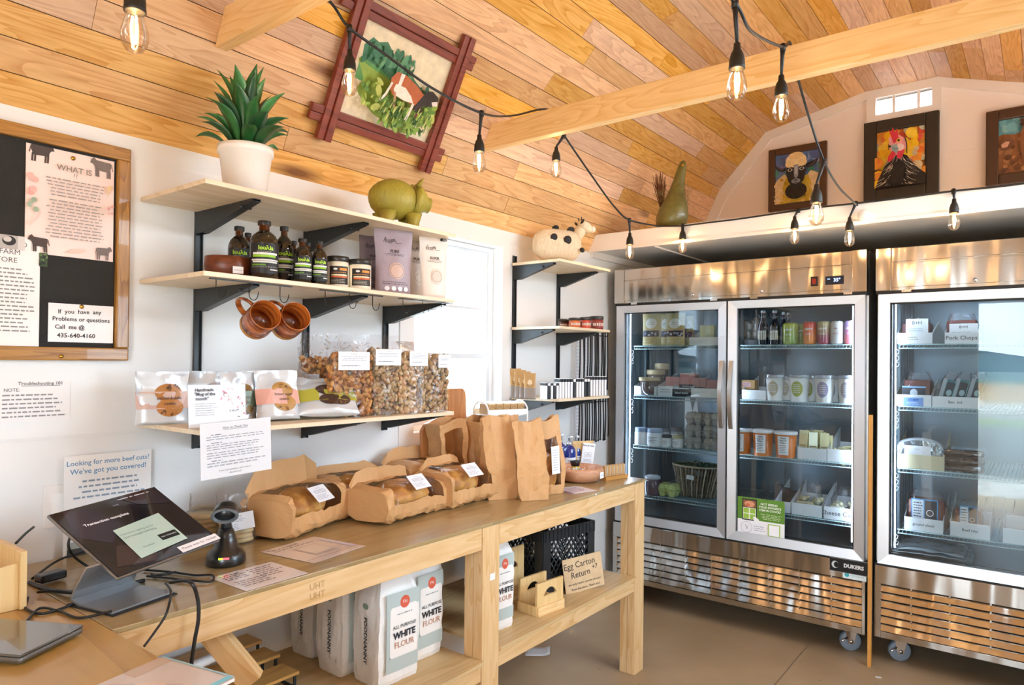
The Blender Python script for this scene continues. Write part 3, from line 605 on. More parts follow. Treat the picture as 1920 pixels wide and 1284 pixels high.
# ================================================================== SHELVES
PLY = wood('birch plywood shelf', '#f0e0c6', '#e0c9a5', 'y', .45, .35, knots=0); BLK = mat('black steel', '#23272a', .38)
SH1 = (1.915, 1.671, 1.25); SH2 = (1.935, 1.612, 1.262)
def shelf_unit(name, label, y0, y1, depth, zs, ys, zb, zt, cat='shelves'):
    t = thing(name, label, cat)
    for z in zs:
        MB().box(.012, depth, y0, y1, z-.013, z).build('shelf_board', PLY, t, bevel=.001)
        for y in ys:
            b = MB(); P = [(.011, z-.0135), (depth-.05, z-.0135), (depth-.05, z-.021), (.045, z-.082), (.011, z-.082)]
            for s_ in (-1, 1): b.prism(P, y+s_*.011-.0012, y+s_*.011+.0012)
            b.prism([(.011, z-.0135), (depth-.05, z-.0135), (depth-.05, z-.015), (.011, z-.015)], y-.012, y+.012)
            b.prism([(.045, z-.0805), (depth-.05, z-.0195), (depth-.05, z-.021), (.045, z-.082)], y-.012, y+.012)
            b.cyl((depth-.11, y-.018, z-.03), (depth-.11, y+.018, z-.03), .005, 8)
            b.build('bracket', BLK, t)
    for y in ys:
        b = MB(); b.box(.001, .003, y-.012, y+.012, zb, zt).box(.001, .011, y-.0125, y-.010, zb, zt).box(.001, .011, y+.010, y+.0125, zb, zt)
        n = int((zt-zb)/.032)
        for i in range(n): z = zb + (i+.5)*.032; b.box(.003, .0034, y-.007, y-.003, z-.009, z+.009, col=None).box(.003, .0034, y+.003, y+.007, z-.009, z+.009)
        b.build('standard', BLK, t)
    return t
SU1 = shelf_unit('wall_shelves', 'three birch plywood shelves on black brackets between notice board and window', .935, 1.912, .38, SH1, (1.117, 1.522, 1.944-.04), 1.155, 1.93)
SU2 = shelf_unit('wall_shelves', 'narrow plywood shelves on black brackets between the window and the refrigerators', 2.738, 3.222, .30, SH2, (2.765, 3.165), 1.175, 1.975)
# board between the refrigerators
q = hit(1640, 780, 1, 3.67)
tag(MB().box(1.468, 1.484, 3.655, 3.674, 0, hit(1637, 778, 1, 3.66).z).build('wood_strip', wood('amber board', '#d79a4a', '#c08338', 'z', .5, .5, knots=0)), 'narrow amber wood strip standing upright between the two refrigerators', 'board')
# ================================================================== STRING LIGHTS
SOCK = mat('black rubber socket', '#16130f', .5); FIL = mat('glowing filament', '#ffd9a0', .4, emit=30, ecol='#ffc27a')
BULB = film('bulb glass', '#fff6ea', .05, .6, .0, 0)
def wp(b, name, m, parent, **k):
    o = b.build(name, m, parent, **k); o.location = -Vector(parent.location); return o
def bulb(t, top, s=1.0, tilt=(0, 0), watt=.4):
    """socket hangs from top (where the lead enters); glass bulb below"""
    p = Vector(top); M = Matrix.Translation(p) @ Matrix.Rotation(tilt[0], 4, 'X') @ Matrix.Rotation(tilt[1], 4, 'Y') @ Matrix.Scale(s, 4)
    b = MB(); b.lathe([(.004, 0), (.0075, -.002), (.0085, -.016), (.014, -.026), (.0175, -.04), (.018, -.052), (.0185, -.056), (.0185, -.062), (.015, -.062)], 20, M)
    sk = wp(b, 'socket', SOCK, t)
    b = MB(); b.lathe([(.0125, -.058), (.0135, -.066), (.0175, -.078), (.0222, -.094), (.0235, -.106), (.0215, -.119), (.015, -.130), (.006, -.1345), (.0004, -.135)], 20, M, caps=False)
    g = b.build('bulb', BULB, sk)
    b = MB()
    for k in range(3): a = k*2.1; b.tube([tuple(M @ Vector(q)) for q in ((.004*math.cos(a), .004*math.sin(a), -.07), (.006*math.cos(a), .006*math.sin(a), -.09), (.003*math.cos(a), .003*math.sin(a), -.116))], .0018*s, 5)
    b.build('filament', FIL, sk)
    l = bpy.data.lights.new('bulb_light', 'POINT'); l.energy = watt; l.color = (1, .72, .42); l.shadow_soft_size = .004
    lo = bpy.data.objects.new('bulb_light', l); C.objects.link(lo); lo.location = M @ Vector((0, 0, -.098))
def catmull(P, n=8):
    P = [Vector(p) for p in P]; Q = [P[0]] + P + [P[-1]]; o = []
    for i in range(1, len(Q)-2):
        for k in range(n):
            t = k/n; a, b, c, d = Q[i-1:i+3]; o.append(.5*((2*b) + (c-a)*t + (2*a-5*b+4*c-d)*t*t + (3*b-a-3*c+d)*t**3))
    return o + [P[-1]]
CAB = mat('black cable', '#15171a', .45)
def string(label, path, drops, group):
    """path: (px,py,distance); drops: index on the path -> (px,py of the socket's top)"""
    W_ = [far(*p) for p in path]; t = thing('string_light', label, 'string lights', tuple(W_[0]), 0, group)
    wp(MB().tube(catmull(W_), .0042, 8), 'cable', CAB, t)
    for i, (px, py, Z, s) in drops:
        a = W_[i]; b = far(px, py, Z)
        h = MB(); h.tube([a + Vector((0, 0, .006)), a*.5 + b*.5 + (a-b)*.18, b], [.009*s, .006*s, .0042*s], 8); h.cyl(tuple(a + Vector((0, 0, .008))), tuple(a - Vector((0, 0, .012))), .0085*s, 10)
        wp(h, 'cable_lead', CAB, t); bulb(t, b, s)
    return t
G = 'strings of clear filament bulbs'
string('near string of bulbs swagged from the red frame to the far pine beam and loft',
       [(560, -60, 1.75), (623, 8, 1.95), (655, 52, 2.0), (720, 100, 2.1), (810, 165, 2.25), (903, 212, 2.4), (960, 217, 2.7), (1030, 206, 2.97), (1058, 254, 3.02), (1110, 330, 3.2), (1150, 385, 3.4), (1180, 412, 3.5), (1235, 424, 3.52)],
       [(2, (656, 93, 2.0, 1.0)), (5, (899, 252, 2.4, 1.0)), (8, (1043, 275, 3.0, 1.0)), (11, (1181, 436, 3.5, 1.0))], G)
LZ = LY - .035
string('string of bulbs crossing in front of the beam down to the white loft edge',
       [(1290, -90, 1.5), (1378, 5, 1.6), (1410, 60, 1.72), (1468, 88, 2.05), (1482, 82, 2.3), (1497, 150, 2.4), (1520, 230, 2.42), (1545, 302, 2.5), (1572, 350, 2.75), (1605, 383, 3.0)],
       [(1, (1382, 80, 1.6, 1.0)), (3, (1465, 140, 2.05, 1.05)), (7, (1531, 345, 2.45, 1.1))], G)
led = [(1232, 424), (1280, 423), (1330, 417), (1388, 410), (1497, 394), (1540, 388), (1605, 381), (1690, 371), (1788, 358), (1860, 351), (1925, 343)]
def ledz(px, py): return (hit(px, py, 1, LY-.024) - CAM).dot(FW)
P = [(x, y, ledz(x, y)) for x, y in led]
string('string of bulbs draped along the white loft edge above the refrigerators', P,
       [(1, (1280, 427, P[1][2]-.02, 1)), (4, (1490, 405, P[4][2]-.03, 1)), (6, (1593, 407, P[6][2]-.03, 1)), (8, (1789, 372, P[8][2]-.03, 1))], G)
string('single bulb of a near string cut by the top left edge of the view', [(180, -110, 1.2), (253, -65, 1.23), (330, -95, 1.2)], [(1, (254, -42, 1.23, 1.0))], G)
# white cable holder on the loft edge
q = hit(1612, 398, 1, LY-.03); tag(MB().lathe([(.022, -.02), (.026, -.012), (.026, .02), (.02, .026)], 20, Matrix.Translation((q.x+.02, LY-.03, q.z-.02)) @ Matrix.Rotation(PI/2, 4, 'X')).build('cable_hub', TRIM), 'round white cable cap on the loft edge between sheep and rooster', 'cable cap')
# ================================================================== PAINTINGS ON THE GABLE
GY = Y1 - .004
def framed(label, pxs, shapes, fcol, bgcol, fw, inner=None, deep=.03):
    """pxs: left, right, top and bottom of the frame in the photograph, on the gable"""
    l, r, tp, bt = pxs; a = hit(l, (tp[0]+bt[0])/2, 1, GY); c = hit(r, (tp[1]+bt[1])/2, 1, GY)
    z1 = hit(l, tp[0], 1, GY).z; z0 = hit(l, bt[0], 1, GY).z; w_, h_ = c.x-a.x, z1-z0
    t = thing('framed_painting', label, 'painting', ((a.x+c.x)/2, GY-.002, z0)); b = MB()
    for (q0, q1, z0_, z1_) in ((-w_/2, -w_/2+fw, 0, h_), (w_/2-fw, w_/2, 0, h_), (-w_/2+fw, w_/2-fw, 0, fw), (-w_/2+fw, w_/2-fw, h_-fw, h_)): b.box(q0, q1, -deep, 0, z0_, z1_, bev=.006)
    b.build('frame', mat('frame ' + fcol, fcol, .4, noise_amt=.4, nscale=20), t)
    if inner:
        b = MB(); g = fw*.22
        for (q0, q1, z0_, z1_) in ((-w_/2+fw-g, -w_/2+fw+g*.3, fw-g, h_-fw+g), (w_/2-fw-g*.3, w_/2-fw+g, fw-g, h_-fw+g), (-w_/2+fw, w_/2-fw, fw-g, fw+g*.3), (-w_/2+fw, w_/2-fw, h_-fw-g*.3, h_-fw+g)): b.box(q0, q1, -deep*.8-.004, -deep*.8, z0_, z1_)
        b.build('frame_lip', mat('lip ' + inner, inner, .4), t)
    art('canvas', w_-2*fw+.006, h_-2*fw+.006, shapes, t, bgcol, vcmat('oil paint', .45, bump=.25, bscale=60, noise_amt=.12), (0, -.010, fw-.003))
    return t
def blobs(n, box, sizes, cols, seed, ang=None):
    rr = random.Random(seed); o = []
    for i in range(n):
        s_ = rr.uniform(*sizes); o.append(('e', rr.uniform(box[0], box[2]), rr.uniform(box[1], box[3]), s_, s_*rr.uniform(.4, .9), rr.choice(cols), rr.uniform(0, 3) if ang is None else ang + rr.uniform(-.25, .25)))
    return o
def strokes(n, fn, seed, cols, wd):
    rr = random.Random(seed); o = []
    for i in range(n):
        a, b_ = fn(rr.random(), rr.random()); o.append(('l', [a, b_], wd*rr.uniform(.6, 1.4), rr.choice(cols)))
    return o
# sheep
sheep = blobs(26, (0, .7, 1, 1), (.05, .13), ['#6f8fc8', '#8a7fc0', '#5d7fbd', '#9fb2dd', '#5a6fae'], 1) + blobs(14, (0, .42, 1, .68), (.06, .12), ['#4f9a86', '#5fa58f', '#3f8474', '#6c9fa8'], 2)
sheep += [('p', [(0, 0), (0, .42), (.06, .5), (.16, .56), (.22, .60), (.3, .5), (.7, .5), (.8, .6), (.9, .56), (1, .5), (1, 0)], '#f2dcae'), ('p', [(.2, 0), (.16, .3), (.25, .52), (.75, .52), (.84, .3), (.8, 0)], '#dcc04a')]
sheep += blobs(46, (.14, .0, .84, .5), (.02, .05), ['#d8b93c', '#c9a62f', '#ead27a', '#e7c954'], 3) + blobs(30, (0, 0, .2, .4), (.02, .05), ['#f5e4be', '#efd6a2'], 4) + blobs(20, (.82, 0, 1, .5), (.02, .05), ['#f5e4be', '#efd6a2'], 5)
sheep += [('p', [(.27, .70), (.2, .69), (.08, .74), (.02, .80), (.05, .72), (.1, .66), (.2, .63), (.27, .64)], '#15171c'), ('p', [(.72, .72), (.8, .74), (.93, .78), (.98, .8), (.95, .72), (.88, .66), (.78, .64), (.72, .66)], '#15171c'),
          ('l', [(.07, .75), (.14, .69), (.22, .67)], .02, '#6e5a74'), ('l', [(.93, .76), (.86, .69), (.78, .67)], .02, '#6e5a74')]
sheep += [('e', .5, .22, .24, .16, '#14120f'), ('p', [(.3, .80), (.28, .60), (.33, .42), (.4, .33), (.5, .30), (.6, .33), (.67, .42), (.72, .60), (.70, .80)], '#1b1c21'), ('e', .5, .82, .23, .14, '#f6e6bd'), ('e', .36, .76, .1, .07, '#f0dba6'), ('e', .64, .76, .1, .07, '#f0dba6'), ('e', .5, .91, .16, .07, '#efd79e'),
          ('p', [(.45, .73), (.46, .5), (.5, .46), (.55, .5), (.56, .73)], '#8d94a6'), ('p', [(.47, .7), (.48, .54), (.53, .54), (.54, .7)], '#b9bdca'), ('e', .5, .41, .1, .05, '#8a8fa0'), ('e', .5, .43, .05, .02, '#5b5f70'),
          ('e', .37, .64, .055, .03, '#c7ccd8'), ('e', .63, .64, .055, .03, '#c7ccd8'), ('e', .37, .64, .03, .022, '#101114'), ('e', .63, .64, .03, .022, '#101114'), ('l', [(.5, .43), (.5, .38), (.44, .365)], .012, '#33353f'), ('l', [(.5, .38), (.56, .365)], .012, '#33353f')]
sheep += strokes(40, lambda a, b_: ((.3+.4*a, .12+.2*b_), (.3+.4*a+.02, .08+.2*b_)), 6, ['#2a2620', '#3b342c', '#0c0b0a'], .012)
framed('painting of a black-faced yellow sheep in a brown frame on the gable', (1443, 1552, (284, 270), (399, 389)), sheep, '#5a3d28', '#6f8fc8', .045)
# rooster
cock = blobs(60, (0, .45, 1, 1), (.04, .13), ['#e8604a', '#f08a3c', '#f5a64a', '#d9c9a8', '#e2776a', '#bfc9b8', '#f2b45a', '#e0563c'], 11) + blobs(30, (.12, .2, .42, .9), (.05, .12), ['#ffd21f', '#ffe14a', '#f7c21a'], 12) + blobs(40, (.5, .2, .8, .95), (.04, .12), ['#ffd21f', '#ffe14a', '#f9d640'], 13) + blobs(20, (.75, .15, 1, .6), (.05, .1), ['#ef7f33', '#f5a23a', '#d8c8a0', '#c4ccb0'], 14) + blobs(12, (0, 0, .12, .5), (.05, .1), ['#f2a03a', '#ffd21f', '#ef8a3a'], 15)
cock += [('p', [(.02, 0), (.08, .16), (.2, .36), (.34, .5), (.5, .55), (.64, .5), (.72, .4), (.86, .26), (1, .16), (1, 0)], '#1c1a1b')]
cock += strokes(150, lambda a, b_: ((.5+(a-.5)*.5*(1.5-b_*.9), .02+b_*.5), (.5+(a-.5)*.62*(1.75-b_*.9), -.02+b_*.46)), 16, ['#e9e5df', '#8c8783', '#3a3638', '#cfcac4', '#5b5657'], .009)
cock += [('p', [(.38, .3), (.3, .02), (.6, .02), (.62, .32), (.5, .44)], '#141214')]
cock += [('p', [(.3, .8), (.33, .6), (.42, .5), (.58, .5), (.66, .62), (.62, .76), (.5, .84), (.38, .85)], '#f0a9b2'), ('p', [(.36, .8), (.3, .95), (.36, .9), (.38, 1.0 - .02), (.43, .88), (.47, .95), (.49, .85), (.5, .74), (.4, .7)], '#e23a50'), ('p', [(.42, .62), (.3, .5), (.28, .42), (.34, .40), (.44, .5), (.46, .6)], '#dc3048'), ('p', [(.48, .56), (.46, .46), (.52, .42), (.58, .46), (.62, .58)], '#e2405a'),
         ('e', .53, .62, .08, .06, '#f9e3e3'), ('p', [(.36, .68), (.36, .6), (.42, .55), (.46, .52), (.5, .6), (.46, .68)], '#9fb7bd'), ('l', [(.37, .64), (.44, .6), (.49, .6)], .012, '#4f6a70'), ('e', .5, .74, .045, .03, '#f6d44a'), ('e', .5, .74, .025, .02, '#101010'), ('e', .33, .66, .022, .02, '#101010'), ('l', [(.62, .78), (.66, .66), (.66, .5)], .02, '#241f22'), ('l', [(.3, .7), (.31, .6)], .015, '#241f22')]
framed('painting of a black rooster with red comb on yellow in a wide dark frame', (1621, 1762, (234, 210), (380, 364)), cock, '#35302a', '#f0a03c', .07, '#17150f')
# cow at the frame's edge
cowp = blobs(24, (0, .72, 1, 1), (.06, .14), ['#5f9fb0', '#6fb0bf', '#4d8ea2', '#7ab3bd'], 21) + [('p', [(0, 0), (0, .7), (.1, .73), (.3, .70), (.5, .74), (.6, .86), (.75, .92), (1, .9), (1, 0)], '#8a5a36')]
cowp += blobs(60, (.02, .02, .98, .68), (.03, .09), ['#9a6a42', '#7b4c2c', '#6a3f24', '#b07d50', '#5a3520', '#a8744a'], 22)
cowp += [('p', [(.02, .52), (.1, .62), (.26, .62), (.3, .54), (.2, .44), (.06, .42)], '#6b4430'), ('p', [(.06, .53), (.14, .58), (.22, .57), (.18, .48), (.08, .47)], '#c79a86'), ('p', [(.5, .9), (.42, .7), (.4, .5), (.46, .2), (.6, .06), (.95, .08), (1, .4), (1, .9), (.7, .94)], '#7d4d2c'),
         ('p', [(.6, .78), (.66, .5), (.8, .5), (.9, .74), (.8, .84)], '#f0e3d0'), ('e', .54, .60, .05, .03, '#171210'), ('e', .9, .56, .05, .03, '#171210'), ('l', [(.5, .63), (.56, .65), (.6, .62)], .02, '#c9a27f'), ('l', [(.56, .5), (.6, .36), (.64, .28)], .03, '#e6cfb2'), ('e', .72, .22, .2, .1, '#2a1f1c'), ('e', .64, .24, .03, .02, '#0c0a0a')]
cowp += blobs(16, (.44, .84, .8, .94), (.03, .06), ['#4a2c1c', '#3a2216', '#6a4026'], 23)
framed('painting of a brown cow in a brown frame cut by the right edge', (1849, 2000, (213, 190), (351, 331)), cowp, '#4d3424', '#5f9fb0', .06)
# ================================================================== RED-FRAMED COW PICTURE ON THE SLOPED CEILING
sl = math.sqrt(5.0); n_ = Vector((2/sl, 0, -1/sl))           # inward normal of the slope
Fm = Matrix(((0, 1/sl, 2/sl, 0), (1, 0, 0, 0), (0, 2/sl, -1/sl, 2.09), (0, 0, 0, 1)))   # local x = along the room, y = up the slope, z = into the room
Fm = Fm @ Matrix.Translation((0, 0, .004))
t = thing('framed_cow_picture', 'red-brown crossed-bar framed picture of a spotted cow hung on the sloping planks', 'picture'); t.matrix_world = Matrix.Identity(4)
t.location = (.12, 1.76, 2.34)
RED = wood('red stained wood', '#8a4030', '#6a2a20', 'y', .4, .6, knots=0); 
def uv(px, py):
    p = on_slope(px, py, .03); return p.y, (p.z-2.09)*sl/2
bl = uv(612, 240); br = uv(790, 300); tl = uv(668, 20); tr = uv(858, 95)
uL, uR = 1.515, 2.02; vB, vT = .245, .625; bw = .027
for a in (uL, uR):
    for s_ in (-1, 1): wp(MB().box(a + s_*.0145 - .0135, a + s_*.0145 + .0135, vB-.085, vT+.085, .012 if s_ > 0 else .010, .040 if s_ > 0 else .034, Fm, bev=.003), 'frame_bar', RED, t)
for a in (vB, vT):
    for s_ in (-1, 1): wp(MB().box(uL-.075, uR+.075, a + s_*.0145 - .0135, a + s_*.0145 + .0135, .004, .028 if s_ > 0 else .024, Fm, bev=.003), 'frame_bar', RED, t)
w_, h_ = uR-uL-.05, vT-vB-.05
pic = [('p', [(.1, .74), (.16, .84), (.22, .82), (.3, .86), (.38, .78), (.44, .70), (.5, .68), (.58, .7), (.66, .62), (.76, .56), (.84, .56), (.94, .56), (.98, .46), (.96, .34), (.5, .4), (.12, .55)], '#3f7a5c'),
       ('p', [(.1, .62), (.3, .58), (.6, .44), (.9, .40), (.93, .3), (.1, .4)], '#5c9a5a'), ('p', [(.08, .6), (.2, .56), (.4, .52), (.6, .42), (.94, .36), (.9, .2), (.8, .16), (.74, .04), (.6, .03), (.5, .08), (.36, .12), (.24, .2), (.14, .3), (.18, .42)], '#93b04e')]
pic += blobs(60, (.12, .60, .6, .80), (.02, .05), ['#2f6a4c', '#4c8a66', '#39765a', '#5f9a74'], 31) + blobs(40, (.5, .42, .92, .56), (.02, .05), ['#2f6a4c', '#4c8a66', '#3d7f55'], 32)
pic += blobs(110, (.16, .18, .9, .5), (.015, .05), ['#7da03f', '#a4bb58', '#5f8a38', '#b9c66a', '#8fae4a', '#4f7a34'], 33) + blobs(50, (.35, .05, .8, .22), (.015, .05), ['#7da03f', '#5f8a38', '#87a94a', '#3f6a30'], 34)
pic += [('p', [(.32, .54), (.36, .62), (.46, .62), (.6, .56), (.66, .52), (.72, .5), (.74, .44), (.68, .36), (.6, .36), (.48, .38), (.38, .38), (.33, .44)], '#b5633c'), ('p', [(.38, .5), (.48, .5), (.56, .44), (.6, .38), (.5, .37), (.4, .39), (.37, .44)], '#efe9e4'), ('p', [(.4, .62), (.44, .62), (.43, .5), (.4, .5)], '#efe9e4'),
        ('p', [(.66, .46), (.7, .56), (.76, .58), (.84, .54), (.85, .47), (.8, .42), (.72, .40), (.66, .34), (.62, .36)], '#2b2524'), ('p', [(.78, .47), (.84, .5), (.85, .45), (.8, .43)], '#e6dedc'),
        ('l', [(.34, .5), (.31, .36), (.27, .28)], .02, '#e6e2de'), ('l', [(.39, .42), (.42, .3), (.42, .27)], .02, '#b98a72'), ('l', [(.6, .38), (.585, .26), (.57, .18)], .025, '#e9e4e0'), ('l', [(.66, .38), (.665, .3), (.66, .24)], .028, '#7a4634'), ('e', .66, .34, .05, .04, '#3a2a28')]
pic += strokes(90, lambda a, b_: ((.26+a*.55, .1+b_*.2), (.27+a*.55, .16+b_*.2)), 35, ['#5f8a38', '#a4bb58', '#3f6a30', '#c4cf7c'], .008)
o = art('canvas', w_+.012, h_+.012, pic, t, '#e9dcc0', MATS['oil paint'])
A = Fm @ Matrix.Translation(((uL+uR)/2, (vB+vT)/2 - h_/2 - .006, .006)) @ Matrix(((1, 0, 0, 0), (0, 0, 1, 0), (0, -1, 0, 0), (0, 0, 0, 1)))
o.matrix_parent_inverse = Matrix.Identity(4); o.matrix_local = Matrix.Translation(-Vector(t.location)) @ A
# ================================================================== NOTICE BOARD
t = thing('notice_board', 'wood-framed black notice board with pinned sheets at the left edge', 'notice board', (0, .5, 1.431), RW)
bx0, bx1, bh = -.45, .403, .615; OAK = wood('stained frame wood', '#b98438', '#8a5a22', 'x', .35, 1.2, knots=.4, coat=.3); OAKZ = wood('stained frame wood upright', '#b98438', '#7f5220', 'z', .35, 1.2, knots=.4, coat=.3)
MB().box(bx0+.03, bx1-.03, -.010, -.001, .03, bh-.03).build('felt_panel', mat('black felt', '#2c2b2a', .95, bump=.3, bscale=300), t)
for a in ((bx0, bx1, 0, .036), (bx0, bx1, bh-.036, bh)): MB().box(a[0], a[1], -.024, 0, a[2], a[3], bev=.004).build('frame_rail', OAK, t)
for a in ((bx0, bx0+.036), (bx1-.036, bx1)): MB().box(a[0], a[1], -.025, 0, .036, bh-.036, bev=.004).build('frame_stile', OAKZ, t)
def wallspot(px, py, x=0): p = hit(px, py, 0, x); return p.y, p.z
def onwall(name, label, cat, pl, pr, pt, pb, shapes, bgcol, x=.002, thick=.0008, group=None, rot=0, m=None, parent=None):
    """sheet fixed flat to the left wall: left, right, top, bottom pixel"""
    ym = (hit(pl, (pt+pb)/2, 0, x).y + hit(pr, (pt+pb)/2, 0, x).y)/2; w_ = hit(pr, (pt+pb)/2, 0, x).y - hit(pl, (pt+pb)/2, 0, x).y
    xm = (pl+pr)/2; z1 = hit(xm, pt, 0, x).z; z0 = hit(xm, pb, 0, x).z
    o = art(name, w_, z1-z0, shapes, None, bgcol, m or vcmat('paper', .6), (x, ym, z0), thick, rotz=RW, rot=rot)
    tag(o, label, cat, group); return o
INK = '#3c3a3a'; def_ = None
def cowshape(x, z, s, col, flip=1):
    f = flip*s
    Z0 = z; return [('p', [(x-.5*f, z+.25*s), (x-.48*f, z+.42*s), (x+.25*f, z+.45*s), (x+.36*f, z+.55*s), (x+.5*f, z+.46*s), (x+.56*f, z+.3*s), (x+.42*f, z+.28*s), (x+.34*f, z+.2*s), (x+.3*f, z+.05*s), (x-.4*f, z+.02*s)], col)] + [('l', [(x+a*f, z+.1*s), (x+(a-.02)*f, z-.22*s)], .09*s, col) for a in (-.42, -.3, .16, .27)] + [('l', [(x-.5*f, z+.38*s), (x-.57*f, z+.1*s)], .04*s, col)]
vg = ['#e9a9a0', '#e2b48a', '#9fb09a', '#e7c08a']
what = cowshape(.17, .90, .24, '#4a3f3c') + cowshape(.84, .87, .24, '#7a6c68', -1) + cowshape(.14, .06, .2, '#4a3a36', -1) + cowshape(.88, .045, .18, '#7a6a66')
what += [('t', 'WHAT IS', .52, .83, .075, '#857b70', 'CENTER', .0002), ('t', '??', .53, .772, .06, '#857b70'), ('L', .2, .88, .735, .55, 6, '#a39a96', 'c'), ('L', .2, .88, .53, .16, 12, '#a39a96', 'c')]
what += blobs(5, (.03, .5, .12, .8), (.02, .05), ['#eeb4ac', '#e9a9a0'], 41) + blobs(4, (.03, .4, .12, .52), (.02, .04), ['#a9b8a4', '#9fb09a'], 42) + blobs(4, (.92, .45, .98, .6), (.015, .03), ['#eeb4ac'], 43) + [('p', [(.9, .62), (.97, .75), (.9, .73)], '#e9c79a'), ('e', .55, .06, .09, .018, '#edc9b8', .2), ('l', [(.03, .25), (.14, .38)], .02, '#f0c8c0')]
onwall('notice', 'pink sheet headed WHAT IS with cow drawings on the notice board', 'notice', 47, 213, 285, 482, what, '#f7dfd8', .012)
onwall('notice', 'white welcome sheet for the farm store, cut by the left edge', 'notice', -70, 74, 440, 648,
       [('t', 'WELCOME TO', .45, .93, .066, '#6a6866', 'CENTER'), ('t', 'OUR FARM', .45, .855, .066, '#6a6866'), ('t', 'STORE', .52, .78, .066, '#6a6866'), ('L', .08, .95, .72, .12, 16, '#8f8c8a')] , '#f6f1f0', .0125)
onwall('photograph', 'small leafy photograph tucked behind the welcome sheet', 'photograph', 73, 89, 474, 500, blobs(14, (.1, .1, .9, .9), (.1, .3), ['#4f6a3a', '#26301e', '#87975f', '#1c2216'], 45), '#3a4a2c', .0125)
onwall('photograph', 'photograph strip above the welcome sheet at the left edge', 'photograph', -20, 46, 440, 466, [('e', .55, .6, .2, .35, '#2a2726'), ('e', .5, .7, .12, .2, '#cfc8c4'), ('r', .8, 0, 1, 1, '#d9d2cf')], '#b9b2ae', .0132)
hw = [('t', 'If  you  have  any', .47, .80, .15, '#2c2a2a', 'CENTER', .0003, .03), ('t', 'Problems or questions', .50, .60, .15, '#2c2a2a', 'CENTER', .0003), ('t', 'Call  me @', .32, .39, .15, '#2c2a2a', 'CENTER', .0003), ('t', '435-640-4160', .42, .17, .16, '#2c2a2a', 'CENTER', .0003)]
onwall('notice', 'handwritten white note with a phone number pinned at the board foot', 'notice', 90, 212, 571, 642, hw, '#f7f4f5', .0125)
for (px, py, lb) in ((137, 297, 'brass pin at the top of the pink sheet'), (153, 575, 'brass pin holding the handwritten note'), (112, 668, 'brass screw head in the lower rail of the notice board')):
    y, z = wallspot(px, py, .014); tag(MB().lathe([(.006, 0), (.0055, .002), (.001, .004)], 12, Matrix.Translation((.0145 if py < 600 else .0245, y, z)) @ Matrix.Rotation(PI/2, 4, 'Y')).build('push_pin', mat('brass', '#c9a24a', .25, metal=1)), lb, 'pin', 'brass pins on the notice board')
onwall('notice', 'troubleshooting instructions taped to the wall below the notice board', 'notice', -12, 131, 711, 790,
       [('t', 'Troubleshooting 101', .6, .9, .11, '#4c4c50', 'CENTER', .0002), ('r', .34, .84, .86, .85, '#4c4c50'), ('t', 'NOTE:', .22, .75, .11, '#3a3a3e'), ('L', .1, .95, .68, .08, 6, '#8d8d92')], '#efedee')
onwall('notice', 'sheet headed Looking for more beef cuts standing against the wall behind the tablet', 'notice', 119, 282, 849, 1054,
       [('t', 'Looking for more beef cuts?', .5, .93, .062, '#5f97c4', 'CENTER', .0002), ("t", "We've got you covered!", .5, .855, .066, '#5f97c4', 'CENTER', .0002), ('L', .1, .92, .79, .6, 4, '#8fa0b4', 'c'), ('r', .04, .04, .96, .2, '#3f4544'), ('r', .04, .18, .96, .24, '#aab2b0')], '#f5f5f6', .02)
p0, p1 = hit(96, 905, 0, 0), hit(120, 985, 0, 0)
t = thing('light_switch', 'white wall plate beside the beef cuts sheet', 'wall plate', (.001, (p0.y+p1.y)/2, p1.z), RW)
MB().box(-.036, .036, -.005, 0, 0, .115, bev=.003).build('plate', TRIM, t); MB().box(-.017, .017, -.008, -.005, .025, .09, bev=.002).build('rocker', mat('switch', '#fbfbfb', .3), t)
# ================================================================== THINGS ON THE WALL SHELVES
def spot(pl, pr, pt, xp, z, flat=False):
    """place, width and height of a thing standing at x = xp on height z, from its left, right and top in the photograph"""
    c = hit((pl+pr)/2, pt, 0, xp); Z = (c-CAM).dot(FW); w_ = (hit(pr, pt, 0, xp).y - hit(pl, pt, 0, xp).y) if flat else (pr-pl)*Z/FPX
    return Vector((xp, c.y, z)), w_, c.z - z
def spotb(pl, pr, pt, yp, z):
    c = hit((pl+pr)/2, pt, 1, yp); w_ = hit(pr, pt, 1, yp).x - hit(pl, pt, 1, yp).x
    return Vector((c.x, yp, z)), w_, c.z - z
Z1, Z2, Z3 = SH1
ORD = 'first second third fourth fifth sixth seventh eighth ninth tenth eleventh twelfth thirteenth fourteenth fifteenth sixteenth seventeenth eighteenth nineteenth twentieth twenty-first twenty-second'.split()
# potted plant
loc, w_, h_ = spot(411, 511, 278, .245, Z1); r = w_/2
t = thing('potted_plant', 'broad-leaved green plant in a white pot on the top shelf', 'plant', loc)
MB().lathe([(r*.70, .006), (r*.74, .01), (r*.93, h_-.022), (r*1.0, h_-.020), (r*1.0, h_), (r*.94, h_), (r*.9, h_-.03), (.001, h_-.03)], 40).build('pot', mat('glazed white pot', '#f3f1ee', .25), t)
MB().lathe([(r*.8, 0), (r*.98, .014), (r*.96, .016), (r*.76, .004), (.001, .004)], 32).build('saucer', film('clear saucer', '#f3e6e2', .08, .6, .1, 0, body=.35, bodycol='#efe0da'), t)
MB().lathe([(r*.9, h_-.029), (r*.5, h_-.02), (.001, h_-.018)], 24).jitter(.003, 60).build('soil', mat('soil', '#3a2a1e', .9), t)
LEAF = vcmat('leaf', .35, noise_amt=.25); rr = random.Random(12)
PH = h_ + (278-132)/ (278-347.)*-h_*1.02
